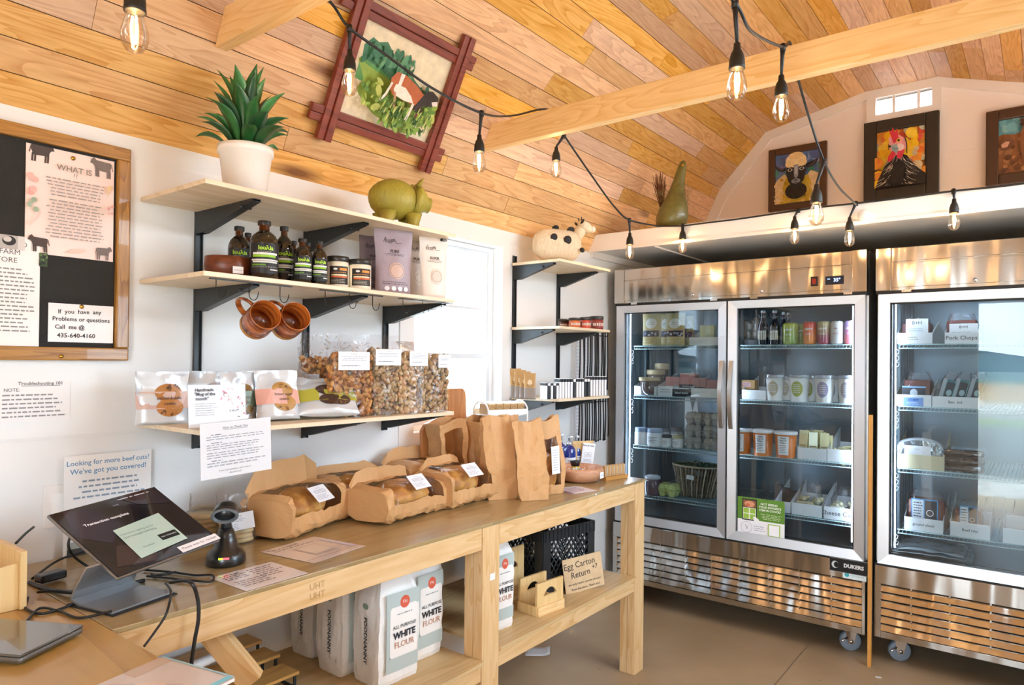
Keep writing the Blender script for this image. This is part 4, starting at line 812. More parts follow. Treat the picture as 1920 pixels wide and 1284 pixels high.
for i in range(44):
    inner = i / 44; a = i*2.399 + rr.uniform(-.3, .3); L_ = rr.uniform(.120, .168) * (1.15 - .25*inner); lean = .22 + 1.0*inner + rr.uniform(-.1, .1); wd = rr.uniform(.019, .027)
    dx, dy = math.cos(a), math.sin(a); n = 9; base = Vector((dx*.012*(1+inner*2), dy*.012*(1+inner*2), h_ - .03 + (.10)*(1-inner)))
    p = base.copy(); v = []; el = PI/2 - lean*.55; side = Vector((-dy, dx, 0))
    for k in range(n+1):
        q = k/n; ww = wd * (math.sin(min(1, q*1.25+.12)*PI*.62) if q < .7 else (1-q)/.3*.93) ; ww = max(ww, .0006)
        up = Vector((-dx*math.sin(el), -dy*math.sin(el), math.cos(el)))
        v += [p + side*ww + up*ww*.35, p, p - side*ww + up*ww*.35]
        p = p + Vector((dx*math.cos(el), dy*math.cos(el), math.sin(el))) * (L_/n); el -= lean*.16*(.4+q)
    g = rr.choice(['#2f6a35', '#275c2e', '#3b7a3d', '#1f4f2a', '#448447'])
    b = MB(); b.add(v, [f for k in range(n) for f in ((3*k, 3*k+1, 3*k+4, 3*k+3), (3*k+1, 3*k+2, 3*k+5, 3*k+4))], col=g, smooth=True); b.build('leaf', LEAF, t, solid=.0006)
# pig
loc, w_, h_ = spot(691, 800, 334, .27, Z1)
t = thing('pig_figurine', 'olive green wooden pig on the right end of the top shelf', 'figurine', loc, RW - .35); PG = wood('olive painted wood', '#a3993c', '#8a8230', 'z', .5, 1.5, knots=0)
k = h_/.115
b = MB(); b.ico(.052*k, 3, Matrix.Translation((-.008*k, 0, .066*k)), amp=.06, fr=1.5, scl=(1.12, .82, .86)); b.build('body', PG, t)
b = MB(); b.lathe([(.038*k, 0), (.036*k, .012*k), (.026*k, .026*k), (.017*k, .034*k), (.018*k, .042*k), (.001, .043*k)], 20, Matrix.Translation((.036*k, 0, .070*k)) @ Matrix.Rotation(1.75, 4, 'Y')); b.build('snout', PG, t)
for s_ in (-1, 1): MB().lathe([(.012*k, 0), (.009*k, .012*k), (.001, .022*k)], 10, Matrix.Translation((.04*k, s_*.022*k, .098*k)) @ Matrix.Rotation(.5, 4, 'Y') @ Matrix.Rotation(-s_*.4, 4, 'X'), sx=.5).build('ear', PG, t)
for x in (-.03, .03):
    for s_ in (-1, 1): MB().lathe([(.013*k, 0), (.014*k, .014*k), (.02*k, .034*k)], 12, Matrix.Translation((x*k, s_*.02*k, 0))).build('leg', PG, t)
# row of oil bottles
BG = mat('dark brown bottle glass', '#15100c', .06, coat=1); CAP = mat('black ribbed cap', '#1c1a19', .45); AMB = mat('amber glass neck', '#5a2c0e', .1, coat=1)
def bottle_prof(r, h):
    return [(r*.9, 0), (r, .004), (r, h*.60), (r*.97, h*.66), (r*.80, h*.745), (r*.55, h*.80), (r*.36, h*.84), (r*.34, h*.90)]
def oil_bottle(pl, pr, pt, xp, label, big):
    loc, w_, h = spot(pl, pr, pt, xp, Z2); r = w_/2
    t = thing('oil_bottle', label, 'bottle', loc, RW - .45, 'dark bottles of infused oil')
    MB().lathe(bottle_prof(r, h)[:-1], 32).build('bottle_body', BG, t); MB().lathe([(r*.36, h*.84), (r*.345, h*.915), (r*.40, h*.915), (r*.40, h*.93)], 24).build('neck', AMB, t)
    MB().lathe([(r*.45, h*.925), (r*.46, h*.93), (r*.46, h*.99), (r*.43, h), (.001, h)], 24).build('cap', CAP, t)
    lw, z0, z1 = r*2.4, h*.09, h*.60
    def cf(x, z): a = x/r; return -math.cos(a)*r - .0006
    b = []; n = 1
    sh = [('t', 'Iouλia', .5, .83, .19, '#a9d62a', 'CENTER', .0006), ('L', .25, .75, .735, .70, 1, '#c9ccc4'), ('r', .12, .61, .86, .68, '#e8e8e4'), ('r', .12, .53, .80, .60, '#8fc31f'), ('r', .08, .41, .9, .46, '#dcdcd8'), ('r', .12, .345, .86, .395, '#dcdcd8'), ('r', .10, .25, .5, .30, '#5d8f1e'), ('L', .1, .9, .24, .18, 2, '#9a9a96'), ('r', .62, .10, .88, .14, '#d8d8d4')]
    o = art('label', 1, 1, [], None) if 0 else None
    wrap_art('label', r, lw, z0, z1, sh, t, '#17171a')
    return t
def wrap_art(name, r, lw, z0, z1, shapes, parent, bgcol, m=None, prof=None):
    """printed sheet bent round a cylinder of radius r, facing -y"""
    bm_ = art(name, lw, z1-z0, shapes, parent, bgcol, m, (0, 0, z0), thick=.0, conform=lambda x, z: 0)
    me = bm_.data
    for v in me.vertices:
        rr_ = (prof(v.co.z) if prof else r) + .0005 - v.co.y; a = v.co.x / r; v.co = Vector((math.sin(a)*rr_, -math.cos(a)*rr_, v.co.z))
    me.update(); return bm_
oil_bottle(452, 478, 437, .10, 'dark oil bottle hidden behind the tall bottle, only its cap showing', 1)
oil_bottle(540, 562, 452, .14, 'dark oil bottle mostly hidden behind the first small bottle', 0)
oil_bottle(566, 589, 455, .17, 'dark oil bottle behind the gap between the two small bottles', 0)
oil_bottle(429, 469, 425, .19, 'large dark oil bottle behind the wooden dish, leftmost of the row', 1)
oil_bottle(516, 550, 425, .27, 'large dark oil bottle right of the tallest one', 1)
oil_bottle(470, 522, 415, .325, 'tallest dark oil bottle at the shelf front beside the wooden dish', 1)
oil_bottle(550, 585, 448, .33, 'small dark oil bottle, left one of the front pair', 0)
oil_bottle(584, 614, 453, .335, 'small dark oil bottle beside the candle jars', 0)
# wooden dish with tag
loc, w_, h_ = spot(386, 468, 482, .25, Z2)
t = thing('wooden_dish', 'red-brown wooden dish with a white price tag at the left of the bottle shelf', 'dish', loc, RW - .5); DW = wood('red brown turned wood', '#7a3f26', '#5a2a18', 'x', .35, 1, knots=0)
r = w_/2; MB().lathe([(r*.8, 0), (r*.92, .006), (r*1.0, h_*.55), (r*.97, h_*.97), (r*.92, h_), (r*.88, h_*.9), (r*.86, .012), (.001, .01)], 40, sy=.75).build('bowl', DW, t)
art('price_tag', .030, .020, [('t', 'cinnamon', .5, .5, .3, '#6a6a70')], t, '#f3f0f0', loc=(r*.42, -r*.72, h_*.2), rotz=.3)
rr = random.Random(3)
for i in range(4):
    x = r*(.15+.17*i); tag(MB().tube([(0, 0, 0), (.012, -.004, .022 + .005*(i % 2)), (.02, -.006, .03 + .005*(i % 2))], .0035, 7).build('wooden_stick', wood('pale sticks', '#b08a66', '#8a6444', 'z'), None, loc + Vector((x*.5, x*.9-.01, .012))), ORD[i] + ' pale stick from the left standing in the red-brown dish', 'stick', 'sticks in the red-brown dish')
# candle jars
def candle(pl, pr, pt, xp, label):
    loc, w_, h = spot(pl, pr, pt, xp, Z2); r = w_/2; t = thing('candle_jar', label, 'jar', loc, RW - .5)
    MB().lathe([(r*.9, 0), (r*.96, .004), (r*.96, h*.80), (r*.9, h*.84)], 36).build('jar', mat('milky wax jar', '#efe6d2', .15, coat=1), t)
    MB().lathe([(r*.97, h*.83), (r*1.0, h*.84), (r*1.0, h*.96), (r*.95, h), (.001, h)], 36).build('lid', mat('dark lid', '#2b2724', .35), t)
    wrap_art('label', r*.96, r*1.75, h*.12, h*.68, [('e', .3, .84, .1, .06, '#e8e4dc'), ('r', .5, .76, .9, .9, '#d98e2b'), ('L', .08, .92, .70, .6, 1, '#c9853a'), ('r', .1, .46, .9, .55, '#e6d7b0'), ('r', .1, .36, .92, .44, '#d9602a'), ('L', .1, .9, .3, .06, 3, '#bfb7a4')], t, '#2b211c'); return t
candle(612, 655, 482, .30, 'white candle jar with black lid next to the small bottles'); candle(653, 697, 488, .33, 'white candle jar with black lid next to the purple pouch')
# pouches
def pouch(name, label, cat, loc, rotz, w_, h_, d, colfn, shapes=(), group=None, m=None, lean=0, crumple=.002, seed=0, spread=1.0, sealed=.04, nu=18, nv=26):
    t = thing(name, label, cat, Vector(loc) + Vector((0, 0, d*.5*math.sin(lean))), rotz, group)
    def th(u, v):
        e = max(0, 1-(2*u-1)**2) ** .55; k = (1 - max(0, (v-sealed)/(1-sealed)))**.8 if v > sealed else (.35 + .65*v/sealed)
        return d*.5*e*k*(1 - max(0, v-.93)*8) if v < .99 else .0012
    def P(u, v, s_):
        x = (u-.5)*w_*(1 - .06*math.sin(v*PI)) * (1 + (spread-1)*v); y = s_*max(th(u, v), .0010); z = v*h_
        q = noise.noise_vector(Vector((x*22+seed, z*22, s_*2+seed)))*crumple*(2 if v > .6 else 1)
        y += q.y; y2 = y; z2 = z
        return (x + q.x*.4, y2, max(z2, .0) + (q.z*.3 if v > .05 else 0))
    b = MB(); m = m or vcmat('satin pouch', .38, bump=.12, bscale=35)
    b.grid(lambda u, v: P(u, v, -1), nu, nv, colfn=lambda u, v: colfn(u, v)); b.grid(lambda u, v: P(u, v, 1), nu, nv, colfn=lambda u, v: colfn(-1, v))
    b.add([P(i/nu, 0, -1) for i in range(nu+1)] + [P(i/nu, 0, 1) for i in range(nu+1)], [(i, i+1, nu+2+i, nu+1+i) for i in range(nu)], col=colfn(.5, 0))
    for uu in (0, 1): b.add([P(uu, j/nv, -1) for j in range(nv+1)] + [P(uu, j/nv, 1) for j in range(nv+1)], [(j, j+1, nv+2+j, nv+1+j) for j in range(nv)], col=colfn(.02, .5))
    o = b.build('pouch_body', m, t); o.rotation_euler[0] = -lean
    if shapes:
        def cf(x, z): return P(min(max(x/w_+.5, .02), .98), min(max(z/h_, .01), .99), -1)[1] - .0008
        o2 = art('printing', w_, h_, shapes, t, '#ffffff', vcmat('print ink', .4), conform=cf, base=False, thick=.0004)
        o2.rotation_euler[0] = -lean
    return t
def beanprint(cc, inner, tx, tc, logos=True):
    s_ = [('t', 'from', .38, .83, .085, tc, 'CENTER', .0002, .15), ('l', [(.2, .8), (.26, .88), (.3, .8), (.42, .79), (.5, .86), (.55, .79), (.7, .80)], .012, tc), ('t', tx, .5, .66, .06, tc, 'CENTER', .0006), ('L', .2, .8, .63, .59, 2, tc, 'c'), ('e', .55, .36, .22, .13, inner), ('o', .55, .36, .19, .01, tc)]
    if logos: s_ += [('L', .15, .88, .2, .14, 2, tc)] + [('e', .26+.18*i, .085, .065, .035, '#efe9ee') for i in range(4)]
    return s_
def pch(pl, pr, pt, xp, lab, c, tc, inner, tx, rz=0, logos=True, seed=0, d=.05):
    loc, w_, h_ = spot(pl, pr, pt, xp, Z2, True)
    w_ *= .82
    return pouch('flour_pouch', lab, 'pouch', loc, RW - .35 + rz, w_, h_, d, lambda u, v: c, beanprint(c, inner, tx, tc, logos), 'mauve and cream stand-up pouches', seed=seed, spread=1.12)
pch(676, 722, 443, .20, 'dark mauve pouch half hidden behind the front mauve pouch', '#7f6f76', '#3c3236', '#6f5f66', 'PURE', seed=1)
pch(706, 770, 431, .31, 'mauve pouch printed PURE with a round window, at the shelf front', '#a2919b', '#4c4049', '#c9a99c', 'PURE', seed=2)
pch(762, 800, 447, .20, 'cream pouch half hidden behind the front cream pouch', '#e3d6cc', '#7a6a62', '#efe5dc', 'PURE', seed=3, logos=False)
pch(790, 836, 446, .31, 'cream pouch at the right end of the middle shelf', '#ecdfd6', '#7f6e66', '#d9c6b8', 'ELIXIR', seed=4, logos=False)
# hook rails under the middle shelf
WIR = mat('dark wire', '#2c2a29', .35, metal=.6)
HOOKS = []
def rail(pa, pb, hs, label):
    xr = .362; z = Z2 - .018; a = hit(*pa, 0, xr); b_ = hit(*pb, 0, xr); t = thing('hook_rail', label, 'hooks', (xr, (a.y+b_.y)/2, z), 0, 'wire hook rails under the middle shelf')
    wp(MB().box(xr-.0035, xr+.0035, a.y, b_.y, z, z+.003), 'rail', WIR, t)
    for px in hs:
        y = hit(px, 540, 0, xr).y; P = [(xr, y, z), (xr, y, z-.030)] + [(xr, y+.014-.014*math.cos(k*.35), z-.030-.014*math.sin(k*.35)*1.25) for k in range(1, 9)] + [(xr, y+.030, z-.022)]
        wp(MB().tube(P, .0012, 6), 'hook', WIR, t); HOOKS.append((px, y, z))
rail((393, 513), (547, 533), (405, 467, 525), 'wire hook rail with the two brown mugs')
rail((600, 538), (717, 552), (610, 655, 699), 'empty wire hook rail under the candle jars'); rail((748, 556), (851, 566), (756, 793, 828), 'empty wire hook rail at the shelf end by the window')
# mugs
mg, nt, N, L, b = new_mat('brown drip glaze'); tc = N.new('ShaderNodeTexCoord'); sp = N.new('ShaderNodeSeparateXYZ'); L.new(tc.outputs['Object'], sp.inputs[0])
mp = N.new('ShaderNodeMapping'); mp.inputs['Scale'].default_value = (12, 12, 55); L.new(tc.outputs['Object'], mp.inputs[0]); n = N.new('ShaderNodeTexNoise'); n.inputs['Scale'].default_value = 1; n.inputs['Detail'].default_value = 3; L.new(mp.outputs[0], n.inputs[0])
cr = N.new('ShaderNodeValToRGB'); cr.color_ramp.elements[0].color = srgb('#6e2c10'); cr.color_ramp.elements[1].color = srgb('#c8702c'); cr.color_ramp.elements[0].position = .35; cr.color_ramp.elements[1].position = .62; L.new(n.outputs['Fac'], cr.inputs[0])
L.new(cr.outputs[0], b.inputs['Base Color']); b.inputs['Roughness'].default_value = .18; b.inputs['Coat Weight'].default_value = .5
def mug(pc, po, xr, hook, label, base):
    """pc, po: pixels of the foot centre and the mouth centre"""
    Zd = (hit(*po, 0, xr) - CAM).dot(FW); O = far(po[0], po[1], Zd); 
    ax = (CR*.60 + CU*.30 - FW*.70).normalized(); h = .102; r = .046; F = O - ax*h
    hd = Vector(hook) - (F + ax*h*.5); hd = (hd - ax*hd.dot(ax)).normalized(); sd = ax.cross(hd)
    M = Matrix(((hd.x, sd.x, ax.x, F.x), (hd.y, sd.y, ax.y, F.y), (hd.z, sd.z, ax.z, F.z), (0, 0, 0, 1)))
    t = thing('mug', label, 'mug', tuple(F)); t.matrix_world = M
    t.rotation_euler = M.to_euler(); t.location = F
    MB().lathe([(.001, 0), (r*.86, 0), (r*.95, .008), (r, .03), (r*.98, h*.97), (r*.95, h), (r*.91, h*.97), (r*.91, .02), (r*.85, .01), (.001, .008)], 44).build('cup', mg, t)
    MB().lathe([(r*.88, .0005), (r*.962, .008), (r*1.008, .024), (r*1.006, .026)], 44, caps=False).build('unglazed_foot', mat('tan clay', '#c98f45', .45), t)
    pts = [(r*.95 + .038*math.sin(a), 0, h*.5 + .036*math.cos(a)) for a in [PI*k/10 for k in range(11)]]
    MB().tube(pts, .008, 10, flat=.6).build('handle', mg, t); return t
h1 = [q for q in HOOKS if q[0] == 467][0]; h2 = [q for q in HOOKS if q[0] == 525][0]
mug((456, 617), (499, 589), .365, (.362, h1[1]+.016, h1[2]-.04), 'brown glazed mug with tan foot hanging from the left hook', 0)
mug((520, 617), (556, 592), .365, (.362, h2[1]+.016, h2[2]-.04), 'darker brown glazed mug hanging right of the tan-footed one', 1)
# cookie pouches on the lowest shelf
def cookie(pl, pr, pt, xp, label, band, ck, text, lean=.0, rz=-.2, seed=0, hs=1.0):
    loc, w_, h_ = spot(pl, pr, pt, xp, Z3, True); h_ *= hs
    sh = [('e', .60, .60, .26, .17, ck), ('e', .62, .32, .26, .17, ck), ('r', 0, .30, 1, .62, band)]
    sh += blobs(10, (.45, .64, .8, .74), (.012, .03), ['#5a3a1e', '#8a5c2e'], seed+50) + blobs(8, (.45, .18, .8, .26), (.012, .03), ['#5a3a1e', '#8a5c2e'], seed+51)
    if text: sh += [('t', text[0], .6, .50, .075, '#5a4038', 'CENTER', .0002), ('t', text[1], .6, .40, .075, '#5a4038', 'CENTER', .0002)]
    return pouch('cookie_pouch', label, 'pouch', loc, RW + rz, w_*.98, h_, .045, lambda u, v: '#d6dbe1', sh, 'foil cookie pouches on the lowest shelf', lean=lean, crumple=.006, seed=seed, m=vcmat('white foil pouch', .3, bump=.6, bscale=18, metal=.25))
cookie(258, 352, 698, .13, 'cookie pouch with a dusty pink band at the left end of the lowest shelf', '#cdaea4', '#b5783a', ('snickerdoodle', 'cookie'), seed=1, hs=1.02)
cookie(352, 430, 696, .12, 'cookie pouch behind the mug of the month card', '#cfd2d6', '#8a5a2a', None, seed=2)
cookie(415, 480, 697, .22, 'cookie pouch with a green band beside the mug of the month card', '#7f9484', '#8a6a34', ('oat choc', 'cookie'), seed=3)
cookie(462, 535, 696, .21, 'cookie pouch with a salmon band, the rear one of two', '#d99f93', '#b98a4c', None, seed=4, lean=.1)
cookie(487, 562, 697, .28, 'cookie pouch with a salmon band in front, printed brown sugar cookie', '#e0a99b', '#b98a4c', ('brown sugar', 'cookie'), lean=.25, seed=5)
cookie(540, 625, 694, .18, 'cookie pouch with an olive band, the rear one leaning back', '#aeaa3c', '#4a3630', None, lean=.25, seed=6)
cookie(570, 668, 716, .33, 'cookie pouch with an olive band slumped in front of the clear bags', '#b4ae42', '#4a3630', ('double', 'cookie'), lean=.75, rz=-.35, seed=7, hs=1.3)
# card in a clear stand
loc, w_, h_ = spot(358, 462, 717, .355, Z3, True)
t = thing('sign_holder', 'clear upright holder with a white card reading Handmade Mug of the month', 'sign', loc, RW - .05)
fl = blobs(9, (.56, .6, .92, .96), (.02, .05), ['#e88fa0', '#d9607c', '#f0b9c2', '#8f8a90'], 61) + blobs(8, (.84, .1, .97, .7), (.015, .03), ['#8f5a72', '#e88fa0', '#5a4a60', '#c94a6a'], 62) + [('l', [(.7, .7), (.78, .5)], .02, '#dfe2df'), ('l', [(.58, .85), (.66, .78)], .02, '#e88fa0')]
art('card', w_, h_-.012, fl + [('t', 'Handmade', .26, .88, .105, '#33303a', 'CENTER', .0003), ('t', '"Mug of the', .27, .78, .105, '#33303a', 'CENTER', .0003), ('t', 'month"', .22, .67, .105, '#33303a', 'CENTER', .0003), ('L', .1, .5, .58, .26, 6, '#b9b9bd'), ('t', '$ 38.00', .76, .36, .07, '#4a474f')], t, '#e6e3e6', loc=(0, 0, .006), tilt=-.08)
b = MB(); b.box(-w_/2-.002, w_/2+.002, -.0042, -.003, .002, h_-.002).box(-w_/2-.002, w_/2+.002, -.03, .02, 0, .002); o = b.build('acrylic', film('acrylic sheet', '#ffffff', .012, .2, .02, 0), t); o.rotation_euler[0] = -.08
# clear bags of chews
BAGF = film('crinkled clear film', '#fdfdfe', .035, .5, .1, .7, 26, body=.012); PEB = vcmat('chews', .5, noise_amt=.2)
def chewbag(pl, pr, pt, ptn, xp, label, cols, size, lab, seed, d=.06, rz=-.25):
    loc, w_, h_ = spot(pl, pr, pt, xp, Z3, True); hn = hit((pl+pr)/2, ptn, 0, xp).z - Z3; w_ *= .92
    t = thing('clear_bag', label, 'bag', loc, RW + rz, 'clear bags of chews on the lowest shelf'); rr = random.Random(seed); b = MB(); n = int(w_*hn*d*.74/(size**3*4))
    n = min(int(n*1.5), 520)
    for i in range(n):
        x, z = rr.uniform(-.47, .47)*w_, size*.6 + rr.random()*(hn-size); y = rr.choice([-1, -1, -1, -.7, 0, 1])*(d*.5-size*.6)*(1-(2*x/w_)**2)**.4*rr.uniform(.75, 1)
        b.ico(size*rr.uniform(.75, 1.15), 1, Matrix.Translation((x, y, z)) @ Matrix.Rotation(rr.uniform(0, 3), 4, 'X') @ Matrix.Rotation(rr.uniform(0, 3), 4, 'Z'), rr.choice(cols), scl=(1, .7, 1.1))
    b.box(-w_*.42, w_*.42, -d*.20, d*.20, .004, hn*.90, col='#7d5a36'); b.build('chews', PEB, t, kind='stuff')
    def P(u, v, s_):
        x = (u-.5)*w_*1.04*(1 + .10*max(0, v-.6)); k = d*.56*max(0, 1-(2*u-1)**2)**.5; zz = v*h_; k = k if zz < hn else k*max(.04, 1-(zz-hn)/(h_-hn+.001))
        q = noise.noise_vector(Vector((x*25, zz*18+seed, s_*3)))*.005*(1.6 if zz > hn else .4); return (x+q.x, s_*(k+.001)+q.y, max(0, zz+q.z*.4))
    b = MB()
    for s_ in (-1, 1): b.grid(lambda u, v: P(u, v, s_), 16, 22)
    b.build('film', BAGF, t)
    lw, lh, lx, lz = lab; art('label', w_*lw, h_*lh, [('t', 'foodnanny', .5, .88, .1, '#7a7c88'), ('L', .08, .92, .78, .5, 3, '#9a9cac', 'c'), ('L', .1, .8, .3, .2, 1, '#3a3a48')] , t, '#ededf4', loc=(w_*lx, -d*.56-.002, h_*lz), rotz=0)
    return t
ORG = ['#b97c3f', '#c98d4c', '#a5652f', '#d09a58', '#8f5628']; TAN = ['#c2a276', '#b8935f', '#cdb08a', '#a98455', '#bf8f66']
chewbag(570, 688, 625, 668, .17, 'wide clear bag at the back, behind the bag of round orange chews', ORG, .011, (.2, .08, -.38, .42), 1, .05)
chewbag(617, 692, 640, 662, .29, 'clear bag of round orange chews with a wide white label', ORG, .0125, (.72, .24, .0, .62), 2, .07)
chewbag(691, 742, 628, 654, .30, 'clear bag of tan chews, second from the left of the upright bags', TAN, .0105, (.85, .20, .06, .62), 3, .06)
chewbag(740, 792, 640, 660, .31, 'clear bag of tan chews, third from the left of the upright bags', TAN, .0105, (.6, .20, .18, .66), 4, .06)
chewbag(791, 836, 650, 664, .33, 'clear bag of tan chews at the right end of the lowest shelf', TAN, .010, (.45, .2, .24, .68), 5, .05)
# hanging check-out sheet
p0 = hit(378, 840, 0, .386); p1 = hit(510, 840, 0, .386)
z1 = hit(445, 788, 0, .386).z; z0 = hit(445, 890, 0, .386).z
o = art('notice', p1.y-p0.y, z1-z0, [('t', 'How to Check Out', .48, .89, .062, '#55555c', 'CENTER', .0001), ('r', .31, .855, .65, .860, '#55555c'), ('L', .14, .3, .80, .765, 1, '#6a6a70'), ('L', .08, .9, .765, .68, 2, '#9a9aa0'), ('L', .14, .3, .655, .62, 1, '#6a6a70'), ('L', .08, .9, .62, .50, 3, '#9a9aa0'), ('r', .5, .455, .6, .457, '#55555c'), ('L', .08, .92, .48, .35, 3, '#9a9aa0'), ('L', .14, .3, .335, .3, 1, '#6a6a70'), ('L', .08, .92, .3, .2, 2, '#9a9aa0'), ('t', 'If you need assistance, call or text us', .46, .13, .042, '#55555c'), ('t', '435-640-4160', .46, .07, .042, '#55555c')], None, '#dfdfe3', vcmat('paper', .6), (.384, (p0.y+p1.y)/2, z0), .0008, rotz=RW, rot=-.035)
tag(o, 'white How to Check Out sheet hanging from the front of the lowest shelf', 'notice')
# barcode stickers on brackets
for y, z in ((1.522, Z3-.05), (1.117, Z3-.04)):
    pass
# ------------------------------------------------------------------ right shelf unit
ZA, ZB, ZC = SH2
loc, w_, h_ = spot(1006, 1083, 430, .17, ZA)
t = thing('cow_figurine', 'cream folk-art cow with black spots on the narrow top shelf', 'figurine', loc, RW - .55); k = h_/.125
CW = wood('whitewashed straw', '#e9dcc4', '#cdb792', 'z', .7, 3, knots=0); CB = mat('black felt spots', '#1d1b1c', .7)
b = MB(); b.grid(lambda u, v: ((-.085 + .17*v)*k, 0, 0), 2, 2) if 0 else None
def cb(u, v):
    a = 2*PI*u; e = abs(2*v-1)**5; x = (v-.5)*.17*k; rz = .058*k*(1-e*.45); ry = .042*k*(1-e*.4); z = .068*k + math.sin(a)*rz; return (x, math.cos(a)*ry, max(z, .001 if v < .3 or v > .7 else .018*k))
b.grid(cb, 28, 18, wrap=True); b.add([cb(i/28, 0) for i in range(28)], [tuple(range(28))]); b.add([cb(i/28, 1) for i in range(28)], [tuple(range(28))]); b.jitter(.0022, 90, 2); b.build('body', CW, t)
b = MB(); b.lathe([(.02*k, 0), (.022*k, .03*k), (.012*k, .05*k)], 14, Matrix.Translation((.075*k, 0, .10*k)) @ Matrix.Rotation(.55, 4, 'Y')); b.build('neck', CW, t)
b = MB(); b.ico(.024*k, 2, Matrix.Translation((.108*k, -.006*k, .142*k)) @ Matrix.Rotation(.5, 4, 'Y'), scl=(1.35, .9, .85)); h = b.build('head', CW, t)
MB().ico(.014*k, 2, Matrix.Translation((.137*k, -.008*k, .134*k)), scl=(.8, 1.05, .9)).build('muzzle', mat('pale muzzle', '#f2dcd2', .6), h)
for s_ in (-1, 1): MB().ico(.012*k, 1, Matrix.Translation((.088*k, s_*.024*k, .155*k)) @ Matrix.Rotation(s_*.6, 4, 'X'), scl=(.5, 1.4, .35)).build('ear', mat('dark ear', '#3a2c26', .7), h)
for s_ in (-1, 1): MB().cyl((.092*k, s_*.008*k, .16*k), (.09*k, s_*.013*k, .176*k), .003*k, 6, r2=.001).build('horn', CB, h)
for x, z, r in ((-.03, .088, .014), (.022, .082, .016), (-.01, .127, .014), (.045, .122, .016), (.08, .05, .01)):
    yy = -math.sqrt(max(.02, 1-((z-.068)/.058)**2))*.043*k; MB().lathe([(r*k, 0), (r*k*.9, .003), (.001, .0035)], 9, Matrix.Translation((x*k, yy-.0005, z*k)) @ Matrix.Rotation(PI/2 + (z-.068)*14, 4, 'X')).jitter(.0012, 60).build('spot', CB, t)
# salve tins and jars on the middle board
rr = random.Random(8); jc = ['#8a2f2a', '#c8642f', '#4a2a24', '#a33c35', '#d17a4a', '#5a2430']
def tin(pl, pr, pt, xp, z, label, col, group, tall=False):
    loc, w_, h = spot(pl, pr, pt, xp, z); r = w_/2; t = thing('jam_jar', label, 'jar', loc, RW - .6, group)
    MB().lathe([(r*.9, 0), (r*.95, .003), (r*.95, h*.72), (r*.9, h*.76)], 24).build('jar', mat('jar ' + col, col, .12, coat=1), t)
    MB().lathe([(r*.97, h*.74), (r, h*.76), (r, h*.96), (r*.95, h), (.001, h)], 24).build('lid', mat('dark lid', '#2b2724', .35), t)
    wrap_art('label', r*.95, r*1.9, h*.15, h*.62, [('r', 0, .3, 1, .7, '#e8d8c8'), ('L', .1, .9, .65, .35, 2, '#7a2a24')], t, col)
for i, (pl, pr, pt, xp, c) in enumerate([(1046, 1064, 598, .16, '#4a2a24'), (1062, 1080, 599, .19, '#8a2f2a'), (1066, 1088, 596, .24, '#c8642f'), (1087, 1108, 595, .25, '#c24a35'), (1106, 1132, 593, .24, '#8a2f2a'), (1098, 1120, 594, .19, '#d17a4a')]):
    tin(pl, pr, pt, xp, ZB, ['small dark-lidded jar at the left of the row on the middle narrow shelf', 'red jar, second from left in the rear on the middle narrow shelf', 'orange-labelled jar at the front left on the middle narrow shelf', 'red-orange jar at the front centre on the middle narrow shelf', 'tallest dark red jar at the right of the middle narrow shelf', 'orange jar behind the two right jars on the middle narrow shelf'][i], c, 'dark-lidded jars on the narrow shelf')
# seed packets leaning, candle packs on the lowest narrow board
for i in range(4):
    loc, w_, h_ = spot(958 + i*9, 976 + i*9, 690 + i*3, .14 + i*.035, ZC)
    t = pouch('jerky_packet', 'kraft packet, %s of the four leaning at the left of the narrow shelf' % ('first', 'second', 'third', 'fourth')[i], 'packet', loc, RW - .9, .055, h_*1.02, .018, lambda u, v: '#b58f5e' if v > .42 else '#8a7f78', [('e', .5, .62, .2, .12, '#d9c3a0'), ('L', .2, .8, .56, .46, 2, '#6a4a2c')], 'kraft packets on the narrow shelf', lean=.35, seed=i)
WB = ['#f1f1f3', '#26262a']
rr = random.Random(21)
for i in range(22):
    px = 1014 + i*5.3; loc, w_, h_ = spot(px, px+7, 709 + (8 if i < 5 else (-4 if i > 15 else 0)) , .25 if i < 14 else .24, ZC); dark = (i < 5 and i % 2) or i in (10, 14, 15)
    t = thing('wrapped_bar', '%s bar from the left in the row of wrapped bars, %s' % (ORD[i], 'dark wrapper' if dark else 'white wrapper'), 'bar', loc, RW - .3, 'wrapped bars on the lowest narrow shelf'); hh = h_
    MB().box(-.006, .006, -.03, .012, 0, hh, bev=.002).build('wrapper', mat('dark wrapper', '#2a2a2e', .35) if dark else mat('white wrapper', '#eeeef2', .35), t)
    MB().box(-.0062, .0062, -.0306, .0126, hh*.82, hh*.97).build('band', mat('white wrapper', '#eeeef2', .35) if dark else mat('dark wrapper', '#2a2a2e', .35), t)
